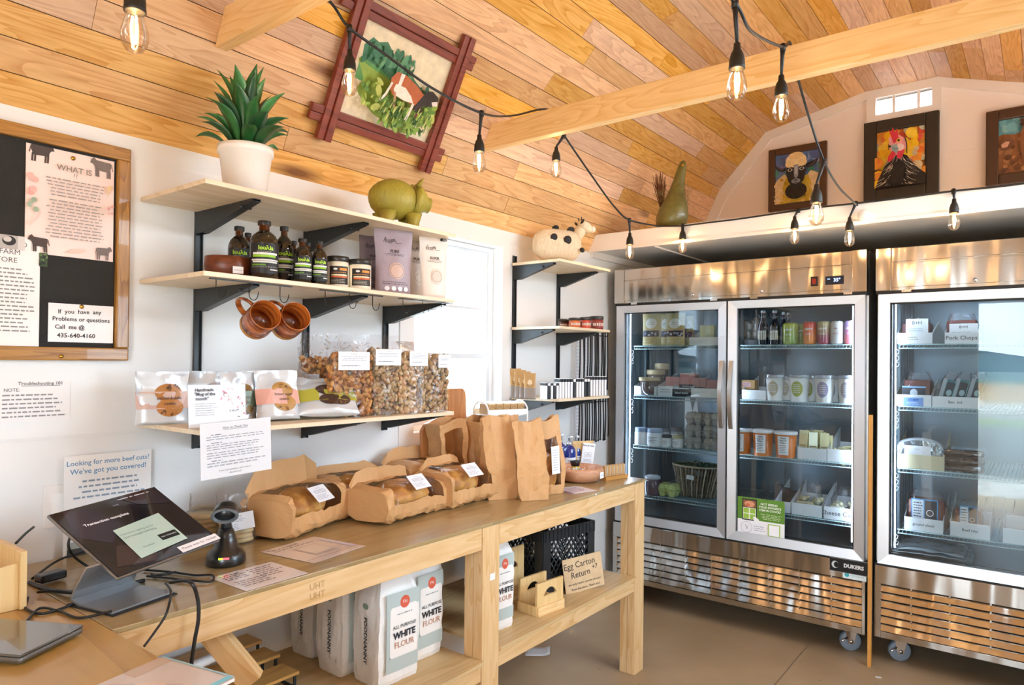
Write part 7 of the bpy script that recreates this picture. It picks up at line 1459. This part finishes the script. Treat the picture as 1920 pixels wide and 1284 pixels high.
# fourth level
loc, w_, h_ = spotb(1209, 1239, 889, 3.80, SD); r = w_/2; t = thing('clip_jar', 'clip-top glass jar of purple preserve on the lowest level', 'jar', loc, 0)
MB().lathe([(r*.9, 0), (r, .004), (r, h_*.70), (r*.85, h_*.78)], 28).build('glass_body', mat('purple preserve', '#4a2440', .1, coat=1), t); MB().lathe([(r*.88, h_*.79), (r*.92, h_*.82), (r*.9, h_*.92), (r*.5, h_), (.001, h_)], 28).build('lid', mat('glassy lid', '#c9cfdb', .1, coat=1), t); MB().tube([(r*.9, 0, h_*.85), (r*1.15, 0, h_*.7), (r*1.05, 0, h_*.5)], .0018, 6).build('clip', CHR, t)
loc, w_, h_ = spotb(1229, 1266, 903, 3.78, SD); eggs(loc, w_, .10, .075, 'pale green egg carton beside the wicker basket', PULG, 'green carton')
loc, w_, h_ = spotb(1259, 1352, 877, 3.90, SD); loc.y = 3.93; t = thing('wicker_basket', 'grey-brown wicker basket filled with dark greens on the lowest level', 'basket', loc, 0); r = w_/2*.98; hb = .185
b = MB(); n = 46
for i in range(n):
    a = 2*PI*i/n; pts = []
    for k in range(8):
        v = k/7; rr_ = r*(.70+.30*v); a2 = a + .12*v; wv = .0025*math.sin(k*2.4+i*2); pts.append((math.cos(a2)*(rr_+wv), math.sin(a2)*(rr_+wv)*.72, .004+v*(hb-.006)))
    b.tube(pts, .0058, 5, col=['#9a8a74', '#7a6a56', '#b5a78e', '#675945'][i % 4])
for z in (.002, hb*.5): q = r*(.70+.30*z/hb)*.975; b.tube([(math.cos(2*PI*i/40)*q, math.sin(2*PI*i/40)*q*.72, z+.004) for i in range(40)], .006, 6, col='#5f5240', closed=True)
b.build('weave', vcmat('wicker', .7, noise_amt=.2), t)
MB(col='#b3a488').tube([(math.cos(2*PI*i/48)*r*1.01, math.sin(2*PI*i/48)*r*.73, hb) for i in range(48)], .006, 8, closed=True).build('rim', MATS['wicker'], t)
art('tag', .045, .024, [('t', 'KALE', .5, .5, .4, '#6b7280')], t, '#e9edef', loc=(.0, -r*.72-.012, hb*.62), rot=.1)
b = MB(); rr = random.Random(31)
for i in range(260):
    a = rr.uniform(0, 2*PI); q = math.sqrt(rr.random())*r*.9; M = Matrix.Translation((loc.x+math.cos(a)*q, loc.y+math.sin(a)*q*.68, loc.z + hb*.93 + rr.uniform(0, .028)*(1.3-q/r))) @ Matrix.Rotation(rr.uniform(0, 6), 4, 'Z') @ Matrix.Rotation(rr.uniform(-1, 1), 4, 'X')
    b.add([(-.008, 0, 0), (0, -.003, .004), (.009, 0, 0), (0, .004, .008)], [(0, 1, 2), (0, 2, 3)], M, rr.choice(['#2c4a2a', '#1f3a20', '#3f6236', '#4a7040']))
b.add([(loc.x+math.cos(2*PI*i/24)*r*.86, loc.y+math.sin(2*PI*i/24)*r*.6, loc.z+hb*.9) for i in range(24)], [tuple(range(24))], col='#1b2f1b')
tag(b.build('leafy_greens', vcmat('greens', .6)), 'heap of dark curly greens in the wicker basket', 'greens')['kind'] = 'stuff'
# --- right door of the left refrigerator, top level
loc, w_, h_ = spotb(1393, 1428, 632, 3.86, SA); box_thing('dark_box', 'flat black box under the clear packets at the top left of the right door', 'box', loc, w_*1.1, .12, .03, mat('black box', '#15171b', .4), G1)
for i, (pl, pr, pt) in enumerate(((1395, 1411, 590), (1408, 1426, 586))):
    loc, w_, h_ = spotb(pl, pr, pt, 3.92, SA+.031); t = thing('clear_packet', ['dull clear packet at the far left of the top level', 'dull clear packet beside the swing-top bottles'][i], 'packet', loc, 0, 'dull clear packets'); MB().grid(lambda u, v: ((u-.5)*w_, -.01*math.sin(u*PI)*(1.2-v) + .004*math.sin(v*14+i), v*h_*.8), 8, 12).build('packet', mat('smoky film', '#6f6a62', .2, coat=.6), t, solid=.002)
def swing(pl, pr, pt, yp, lab):
    loc, w_, h = spotb(pl, pr, pt, yp, SA); r = w_/2; t = thing('swing_top_bottle', lab, 'bottle', loc, 0, 'dark swing-top bottles')
    MB().lathe([(r*.9, 0), (r, .004), (r, h*.48), (r*.9, h*.58), (r*.5, h*.70), (r*.36, h*.86), (r*.42, h*.88), (r*.42, h*.90)], 28).build('bottle_body', mat('blue black glass', '#0d1424', .05, coat=1), t)
    MB().lathe([(r*.36, h*.90), (r*.4, h*.92)], 18).build('red_seal', mat('red rubber seal', '#b23a4a', .4), t); MB().lathe([(r*.40, h*.92), (r*.45, h*.96), (r*.38, h), (.001, h)], 18).build('stopper', mat('china stopper', '#e9eef4', .2), t)
    MB().tube([(-r*.5, -r*.1, h*.97), (-r*.8, -r*.2, h*.88), (-r*.5, -r*.35, h*.80), (r*.5, -r*.35, h*.80), (r*.8, -r*.2, h*.88), (r*.5, -r*.1, h*.97)], .0012, 5).build('wire_bail', CHR, t)
    wrap_art('label', r, r*1.7, h*.14, h*.40, [('L', .15, .85, .85, .2, 4, '#8d8a84', 'c')], t, '#dfdbd2')
swing(1462, 1476, 585, 3.93, 'swing-top bottle behind, right of the front pair'); swing(1472, 1484, 586, 3.98, 'swing-top bottle at the very back, over the green can')
swing(1421, 1441, 582, 3.80, 'dark swing-top bottle, left one of the front pair'); swing(1443, 1463, 582, 3.80, 'dark swing-top bottle, right one of the front pair')
def wrap_ink(name, r, lw, z0, z1, shapes, parent):
    o = art(name, lw, z1-z0, shapes, parent, '#ffffff', vcmat('print ink', .4), (0, 0, z0), thick=.0, conform=lambda x, z: 0, base=False)
    for v in o.data.vertices: rr_ = r + .0006 - v.co.y; a = v.co.x/r; v.co = Vector((math.sin(a)*rr_, -math.cos(a)*rr_, v.co.z))
    o.data.update(); return o
def can(pl, pr, pt, yp, lab, c1, c2, txt='#f2f0e8', word='olipop'):
    loc, w_, h = spotb(pl, pr, pt, yp, SA); r = w_/2; t = thing('drink_can', lab, 'can', loc, 0, 'coloured drink cans'); K = 14; pr_ = [(r*.72, 0), (r*.9, .005), (r, .014)] + [(r, .014 + (h*.90-.014)*i/K) for i in range(1, K+1)] + [(r*.93, h*.95), (r*.8, h*.985)]
    def mix(q): a, b_ = srgb(c1), srgb(c2); return tuple(a[i]*q + b_[i]*(1-q) for i in range(3))
    cols = [mix(0)]*2 + [mix(min(1, max(0, (i/K-.1)*1.25))) for i in range(K)] + [mix(1)]*3
    MB().lathe(pr_, 28, None, cols=cols).build('can_body', vcmat('can print', .25, coat=.4), t); MB().lathe([(r*.80, h*.985), (r*.80, h), (r*.74, h), (r*.72, h*.975), (.001, h*.975)], 28).build('can_lid', CHR, t)
    wrap_ink('printing', r, r*1.7, h*.25, h*.80, [('t', word, .5, .78, .24, txt, 'CENTER', .0006, .1), ('L', .2, .8, .45, .28, 2, txt, 'c')], t)
can(1494, 1508, 607, 3.90, 'green can in the second row behind the orange can', '#a9b04a', '#8a9a3a'); can(1468, 1497, 605, 3.80, 'olive green can at the left end of the front row', '#b5bd45', '#86a03a')
can(1506, 1531, 603, 3.80, 'orange-red can in the front row', '#e2452f', '#ef8a2e'); can(1532, 1557, 602, 3.80, 'tan can shading to dark pink in the front row', '#c9b98a', '#a8445a'); can(1557, 1582, 602, 3.80, 'white can with dark red print in the front row', '#e4e4e2', '#dadada', '#a83344', 'go'); can(1583, 1607, 601, 3.80, 'lilac can shading to pink at the right end of the front row', '#b59be0', '#ef7f8a')
# yogurt cups
CUPW = mat('white cup', '#f3f4f2', .3)
def cup(pl, pr, pt, yp, lab, lc):
    loc, w_, h = spotb(pl, pr, pt, yp, SB_); r = w_/2; t = thing('yogurt_cup', lab, 'cup', loc, 0, 'large white yogurt cups')
    MB().lathe([(r*.74, 0), (r*.77, .003), (r*.95, h*.88)], 32).build('cup_body', CUPW, t); MB().lathe([(r*.97, h*.87), (r, h*.88), (r, h*.98), (r*.96, h), (.001, h)], 32).build('lid', film('clear lid', '#eef4fa', .18, .6, .05, 0, body=.35, bodycol='#dfe6ec'), t)
    o = art('printing', r*1.3, h*.62, [('e', .5, .5, .42, .46, lc), ('L', .25, .75, .8, .25, 5, '#f2f2f0', 'c')], t, '#ffffff', vcmat('print ink', .4), (0, 0, h*.16), thick=0, conform=lambda x, z: 0, base=False)
    for v in o.data.vertices: z = v.co.z + h*.16; rad = r*(.77+.18*z/(h*.88)) + .0008 - v.co.y; a = v.co.x/(r*.86); v.co = Vector((math.sin(a)*rad, -math.cos(a)*rad, v.co.z))
for a in ((1462, 1488, 705, 3.92, 'cup behind and between the tan and green labelled cups', '#b9ad94'), (1507, 1532, 704, 3.92, 'cup behind the green-labelled one, green label edge showing', '#9aa33a'), (1550, 1574, 705, 3.92, 'cup behind the mauve-labelled one', '#a9a3c4')): cup(*a)
for a in ((1436, 1471, 702, 3.80, 'yogurt cup with a tan oval label, first in the front row', '#c2b299'), (1478, 1519, 702, 3.80, 'yogurt cup with a green oval label', '#a3a93c'), (1526, 1566, 703, 3.80, 'yogurt cup with a mauve oval label', '#9f99bd'), (1570, 1608, 703, 3.80, 'yogurt cup with a grey oval label at the right', '#b3b2bf')): cup(*a)
tray('white tray with small kraft packs on the second level of the right door', 1391, 1436, 731, 3.79, SB_)
for k in range(2):
    loc, w_, h_ = spotb(1392, 1414, 716 - k*14, 3.84, SB_+.003+k*.052); box_thing('kraft_pack', ['lower', 'upper'][k] + ' small kraft pack with a pink label in the tray', 'box', loc, .075, .06, .050, KR, 'small kraft packs', [('r', .1, .25, .7, .75, '#d9a8ac'), ('L', .15, .65, .65, .35, 2, '#6a4a4a')])
# orange tubs
def tub(pl, pr, pt, yp, lab):
    loc, w_, h = spotb(pl, pr, pt, yp, SC_); r = w_/2; t = thing('orange_tub', lab, 'tub', loc, 0, 'orange tubs with white labels')
    MB().lathe([(r*.78, 0), (r*.80, .003), (r*.94, h*.90)], 36).build('tub', mat('orange tub', '#d9762a', .3), t); MB().lathe([(r*.97, h*.88), (r, h*.9), (r, h*.97), (r*.95, h), (.001, h)], 36).build('lid', mat('white lid', '#f0f1f3', .35), t)
    o = art('label', r*.95, h*.70, [('t', 'Tomato', .5, .90, .10, '#2b2b30', 'CENTER', .0003), ('t', 'Soup LG', .5, .78, .10, '#2b2b30', 'CENTER', .0003), ('t', 'Bisque', .5, .66, .10, '#2b2b30', 'CENTER', .0003), ('L', .1, .9, .55, .1, 5, '#7a7a84')], t, '#eceef2', None, (0, 0, h*.12), thick=0, conform=lambda x, z: 0)
    for v in o.data.vertices: z = v.co.z + h*.12; rad = r*(.80+.14*z/(h*.9)) + .0008 - v.co.y; a = v.co.x/(r*.87); v.co = Vector((math.sin(a)*rad, -math.cos(a)*rad, v.co.z))
tub(1371, 1410, 803, 3.80, 'orange tub half hidden by the door edge on the left'); tub(1411, 1451, 805, 3.80, 'orange tub in the middle of the three'); tub(1452, 1495, 808, 3.80, 'orange tub at the right of the three')
# cheese trays
tray('white tray of standing cheese packs on the third level', 1495, 1550, 840, 3.79, SC_); tray('white tray of fallen cheese packs on the third level, right', 1551, 1604, 843, 3.79, SC_)
rr = random.Random(14); CHS = mat('pale cheese pack', '#e0dba8', .3, coat=.6)
for i in range(8):
    px = 1496 + i*6.8; yp = 3.815 + .035*(i % 3); loc, w_, h_ = spotb(px, px+17, 806 + 4*(i % 2) + (i > 5)*6, yp, SC_+.003)
    box_thing('cheese_pack', '%s cream cheese pack from the left in the left cheese tray' % ('first', 'second', 'third', 'fourth', 'fifth', 'sixth', 'seventh', 'eighth')[i], 'cheese', loc, w_, .02, h_, CHS, 'standing cheese packs', [('r', .1, .1, .9, .5, '#cfc49a'), ('L', .15, .85, .5, .15, 4, '#5f5a44')], tilt=-.1, rz=rr.uniform(-.25, .25))
for i in range(3):
    loc, w_, h_ = spotb(1558 + i*14, 1578 + i*14, 836 - i*7, 3.82 + .02*i, SC_+.004 + .012*i); t = box_thing('cheese_pack', ('left', 'middle', 'right')[i] + ' tilted cheese pack in the right-hand cheese tray', 'cheese', loc, .085, .02, .06, CHS, 'fallen cheese packs', [('r', .1, .1, .9, .9, '#cfc49a'), ('L', .15, .85, .8, .15, 4, '#5f5a44')], tilt=-.6); t.rotation_euler[1] = .5 - .3*i
# lowest level trays
tray('small white tray edge behind the notice on the lowest level', 1452, 1482, 940, 3.80, SD); tray('plain white tray on the lowest level of the right door', 1484, 1541, 945, 3.79, SD); tray('white tray handwritten Cheese Curds', 1544, 1605, 952, 3.79, SD, 'Cheese Curds', tsz=.5)
def filmbag(pl, pr, pt, yp, z, lab, c, lc, group, seed, dd=.10, hs=1):
    loc, w_, h_ = spotb(pl, pr, pt, yp, z); t = thing('clear_bag', lab, 'bag', loc, 0, group); b = MB(); rr = random.Random(seed)
    for i in range(36): b.ico(rr.uniform(.010, .018), 1, Matrix.Translation((rr.uniform(-.38, .38)*w_, rr.uniform(.01, dd), rr.uniform(.012, h_*.5))) @ Matrix.Rotation(rr.random()*3, 4, 'Y'), rr.choice(c))
    b.build('contents', PEB, t, kind='stuff')
    def P(u, v): a = 2*PI*u; k = 1 - .45*v; q = noise.noise_vector(Vector((math.cos(a)*2, math.sin(a)*2+seed, v*5)))*.016; return (math.cos(a)*w_*.5*k+q.x, dd*.55+math.sin(a)*dd*.6*k+q.y, max(0, v*h_+q.z*.3))
    MB().grid(P, 26, 12, wrap=True).build('film', MATS['crinkled clear film'], t)
    if lc: art('label', w_*.5, h_*.36, [('L', .1, .9, .9, .1, 5, '#6a6048')], t, lc, loc=(-w_*.1, -.012, .01))
    return t
filmbag(1486, 1545, 905, 3.81, SD+.003, 'clear bag of pale curds in the plain tray', ['#e3d6ac', '#d9cda6', '#cbbf98'], '#cdbf98', 'clear bags on the lowest level', 1); filmbag(1550, 1603, 915, 3.81, SD+.003, 'clear bag of curds in the Cheese Curds tray', ['#e6e2c8', '#d9d3b5'], '#dfdcc4', 'clear bags on the lowest level', 2)
for i, px in enumerate((1452, 1466, 1478)):
    loc, w_, h_ = spotb(px, px+14, 900 + 6*i, 3.93, SD+.003); box_thing('dark_packet', ('left', 'middle', 'right')[i] + ' dim dark packet behind the notice on the lowest level', 'packet', loc, w_, .03, h_*.8, mat('dark packet', '#2b2830', .4), 'dim dark packets')
# notice on the door glass
c0, c1 = hit(1383, 1000, 1, 3.707), hit(1471, 1010, 1, 3.707); zt, zb_ = hit(1426, 935, 1, 3.707).z, hit(1426, 1007, 1, 3.707).z
sh = [('r', 0, .42, 1, 1, '#5c8a2a'), ('r', 0, 0, 1, .42, '#f1f0f5'), ('r', .10, .40, .42, .96, '#16191c'), ('r', .12, .74, .40, .93, '#8a5a3a'), ('e', .26, .83, .11, .08, '#d99a72'), ('e', .22, .80, .05, .04, '#c9684a'), ('r', .12, .43, .40, .73, '#f4f6f0'), ('r', .13, .59, .25, .72, '#9cc04a'), ('r', .27, .59, .39, .72, '#9cc04a'), ('r', .13, .44, .25, .57, '#9cc04a'), ('r', .27, .44, .39, .57, '#9cc04a'), ('p', [(.34, .50), (.38, .52), (.46, .46), (.48, .38), (.42, .34), (.37, .38)], '#f4f4f6'),
      ('t', 'NOT SEEING', .68, .87, .075, '#f2f6ea', 'CENTER', .0004), ('t', 'YOUR FAVORITE', .70, .79, .075, '#f2f6ea', 'CENTER', .0004), ('t', 'ITEM IN STOCK?', .70, .71, .075, '#f2f6ea', 'CENTER', .0004), ('L', .5, .95, .63, .47, 4, '#cfe0b0', 'c'),
      ('o', .2, .22, .12, .006, '#9a9ab0'), ('l', [(.18, .28), (.19, .24)], .012, '#4a4a58'), ('l', [(.22, .24), (.21, .17)], .012, '#4a4a58'), ('L', .36, .62, .30, .14, 3, '#b4b4c4'), ('r', .66, .06, .92, .38, '#a9c46a'), ('r', .685, .085, .895, .355, '#f4f4f8')]
o = art('door_notice', c1.x-c0.x, zt-zb_, sh, None, '#f1f0f5', vcmat('paper', .6), ((c0.x+c1.x)/2, 3.707, zb_), thick=.001); tag(o, 'green and white notice NOT SEEING YOUR FAVORITE ITEM IN STOCK on the right door glass', 'notice')
q = hit(1592, 1062, 1, 3.689); o = art('nameplate', .175, .068, [('r', .0, .0, 1, .03, '#8d9094'), ('r', 0, .97, 1, 1, '#8d9094'), ('e', .14, .5, .09, .26, '#c9ccd0'), ('e', .17, .5, .06, .2, '#15171a'), ('t', 'DUKERS', .62, .52, .36, '#d9dcdf', 'CENTER', .0012)], None, '#15171a', vcmat('glossy print', .3), (q.x-.067, -.0005, q.z-.034), thick=.003); o.parent = F1
q = hit(1602, 1079, 1, 3.689); o = art('sticker', .105, .036, [('e', .18, .5, .1, .3, '#3fa9b5'), ('t', 'R290 Natural', .62, .5, .3, '#7fb8c8')], None, '#dfeef2', vcmat('glossy print', .3), (q.x-.067, -.0005, q.z-.020), thick=.0012); o.parent = F1
# --- right refrigerator
MEAT = ['#8a3a34', '#a5524a', '#6e2a28', '#b56a60']
tray('plain white tray at the top left of the right refrigerator', 1682, 1748, 624, 3.80, SA, ('L', .3, .65, .7, .3, 2, '#9a9a78')); tray('white tray handwritten Pork Chops', 1771, 1834, 623, 3.80, SA, 'Pork Chops', tsz=.5)
def meat(name, lab, pl, pr, pt, yp, z, card=None, cardc='#e6ebee', seed=0, dd=.12, group='wrapped meats in the right refrigerator', mcol=None):
    loc, w_, h_ = spotb(pl, pr, pt, yp, z); t = thing(name, lab, 'meat pack', loc, 0, group); b = MB(); b.box(-w_*.44, w_*.44, .0, dd, .002, h_*.82, bev=.012); b.jitter(.004, 20, seed); b.build('meat', mat('red meat', '#8a423a', .35, noise_amt=.9, nscale=45, coat=.5) if not mcol else mcol, t)
    def P(u, v): a = 2*PI*u; q = noise.noise_vector(Vector((math.cos(a)*2.4, math.sin(a)*2+seed, v*6)))*.010; k = 1 - .35*max(0, v-.6)/.4; c, s_ = math.cos(a), math.sin(a); return (abs(c)**.5*(1 if c > 0 else -1)*w_*.50*k+q.x, dd*.5+abs(s_)**.5*(1 if s_ > 0 else -1)*dd*.56*k+q.y, max(0, v*h_*1.08+q.z*.4))
    MB().grid(P, 28, 12, wrap=True).build('film', MATS['crinkled clear film'], t)
    if card: x0, x1, z0, z1, shp = card; art('label', w_*(x1-x0), h_*(z1-z0), shp, t, cardc, loc=(w_*((x0+x1)/2-.5), -.014, h_*z0))
    return t
BH = [('t', 'B+H', .5, .82, .2, '#5a6068', 'CENTER', .0004), ('L', .1, .9, .6, .45, 2, '#8fa0b5'), ('L', .1, .8, .3, .15, 1, '#8fa0b5')]
meat('meat_pack', 'meat pack with a pale B+H card in the top left tray', 1686, 1747, 598, 3.84, SA+.003, (.22, .90, .05, 1.0, BH), seed=1); meat('meat_pack', 'meat pack with a white B+H card behind the Pork Chops tray front', 1771, 1834, 590, 3.84, SA+.003, (.15, 1.0, 0, .68, BH), '#f0f0f2', seed=2)
loc, w_, h_ = spotb(1748, 1771, 607, 3.80, SA); tag(MB().prism([(-w_/2, 0), (w_/2, 0), (w_*.46, h_*.55), (0, h_), (-w_*.46, h_*.5)], 0, .01).build('grey_divider', mat('grey divider', '#5f6d76', .4), None, loc), 'grey pointed divider standing between the two top trays', 'divider')
tray('white tray with a blue BEEF label on the second level of the right refrigerator', 1679, 1746, 740, 3.80, SB_); o = art('blue_label', .062*1.35, .042, [('t', '1/2 BEEF', .5, .72, .3, '#2f5fa8', 'CENTER', .0006), ('L', .15, .85, .5, .15, 2, '#dbe6f6')], [q for q in bpy.data.objects if 'blue BEEF' in str(q.get('label'))][0], '#7fa8e6', thick=.0012)
tray('long white tray handwritten Ben Ind', 1747, 1835, 744, 3.80, SB_, 'Ben  Ind', tsz=.32)
NV = [('r', 0, .35, 1, 1, '#26303e'), ('e', .5, .66, .16, .2, '#c9d2dc'), ('r', 0, .92, 1, 1, '#7fa8d6'), ('L', .1, .9, .28, .08, 2, '#9aa6b4')]
meat('meat_pack', 'red ground meat pack with a navy and white label over the blue BEEF tray', 1691, 1748, 702, 3.84, SB_+.003, (.02, .80, .0, .62, NV), seed=3)
for i, (pl, pr) in enumerate(((1752, 1782), (1776, 1806), (1804, 1834))): t = meat('meat_pack', ('left', 'middle', 'right')[i] + ' teal-edged dark pack leaning in the long tray', pl, pr, 700, 3.85, SB_+.003, (.1, .95, .05, .85, [('r', 0, 0, .3, 1, '#9aa9b0'), ('r', .35, .1, 1, .9, '#1f2c36'), ('e', .66, .5, .2, .12, '#8fb0b8'), ('r', .95, 0, 1, 1, '#4fa0ac')]), '#2f6a76', seed=4+i, dd=.06, mcol=mat('dark pack', '#2d3238', .3)); t.rotation_euler[1] = .25
tray('tan card tray of clear clamshells on the third level', 1681, 1770, 853, 3.80, SC_, None, col=1)
for i in range(6):
    loc, w_, h_ = spotb(1684, 1766, 806, 3.815 + i*.022, SC_+.003); t = thing('clear_clamshell', 'clear clamshell of flatbread, %s from the front of the standing row' % ('first', 'second', 'third', 'fourth', 'fifth', 'sixth')[i], 'clamshell', loc, 0, 'clear clamshells standing in the tan tray'); h_ = .135; w_ = .19
    pts = [(math.cos(PI*k/12)*w_/2 if k not in (0, 12) else (w_/2 if k == 0 else -w_/2), h_*.72 + math.sin(PI*k/12)*h_*.28) for k in range(13)]; P = [(-w_/2, 0), (w_/2, 0)] + pts
    MB().prism(P, 0, .014).build('shell', film('clamshell plastic', '#eaf1f6', .15, .6, .05, .5, 30, body=.10, bodycol='#c4ccd2'), t); MB().tube([(x, -.001, z) for x, z in P], .0022, 5, closed=True).build('rim', mat('clamshell rim', '#cfd9e0', .15, coat=.6), t)
    if i == 0: art('label', .11, .095, [('t', 'FARM', .5, .82, .1, '#9a9aa8'), ('t', 'Blueberry lemon', .5, .45, .12, '#4a4a5a'), ('t', 'cookie dough', .5, .28, .12, '#4a4a5a')], t, '#e9ebf0', loc=(-.01, -.003, .012))
for i in range(3):
    loc, w_, h_ = spotb(1772, 1836, 870, 3.81, SC_+.001 + i*.036); t = thing('sausage_pack', ('bottom', 'middle', 'top')[i] + ' dark vacuum pack of the stack of three on the third level', 'meat pack', loc, 0, 'stacked dark vacuum packs'); b = MB(); b.box(-.085, .085, 0, .14, 0, .033, bev=.014); b.jitter(.004, 25, i); b.build('pack', mat('dark vacuum pack', '#3a3038', .15, noise_amt=.8, nscale=40, coat=1, bump=.6, bscale=60), t)
tray('white tray marked ground chuck on the lowest level', 1695, 1768, 972, 3.80, SD, 'ground chuck', tsz=.26); tray('white tray marked beef ribs on the lowest level', 1781, 1856, 981, 3.80, SD, 'Beef ribs', tsz=.26); tray('white tray partly mirrored over at the right of the lowest level', 1880, 1935, 993, 3.80, SD)
BL = [('r', .04, .04, .46, .96, '#d9dfe6'), ('r', .5, .04, .96, .96, '#1f2a36'), ('o', .70, .5, .14, .03, '#cfd8e0'), ('L', .08, .44, .9, .1, 8, '#2a3440')]
meat('meat_pack', 'large dark red meat pack with a blue-edged label on the lowest level', 1697, 1775, 925, 3.85, SD+.003, (.16, .80, .1, .85, BL), '#4f9ad0', seed=8, dd=.09); meat('meat_pack', 'meat pack with a narrow blue-edged label in the beef ribs tray', 1786, 1842, 945, 3.85, SD+.003, (.25, .85, .1, .95, BL), '#4f9ad0', seed=9, dd=.09)
b = MB(); 
for k in range(3): b.grid(lambda u, v: ((u-.5)*(.34-.03*k), (v-.5)*.26, .012+.016*k + .012*noise.noise(Vector((u*5, v*5, k))) - .01*abs(u-.5)), 18, 12)
tag(b.build('plastic_sheets', mat('grey folded plastic', '#aab6bd', .25, coat=.5), None, (hit(1745, 1030, 1, 3.9).x, 3.95, .51), solid=.002), 'grey folded plastic sheets lying on the floor of the right refrigerator', 'plastic sheets')['kind'] = 'stuff'
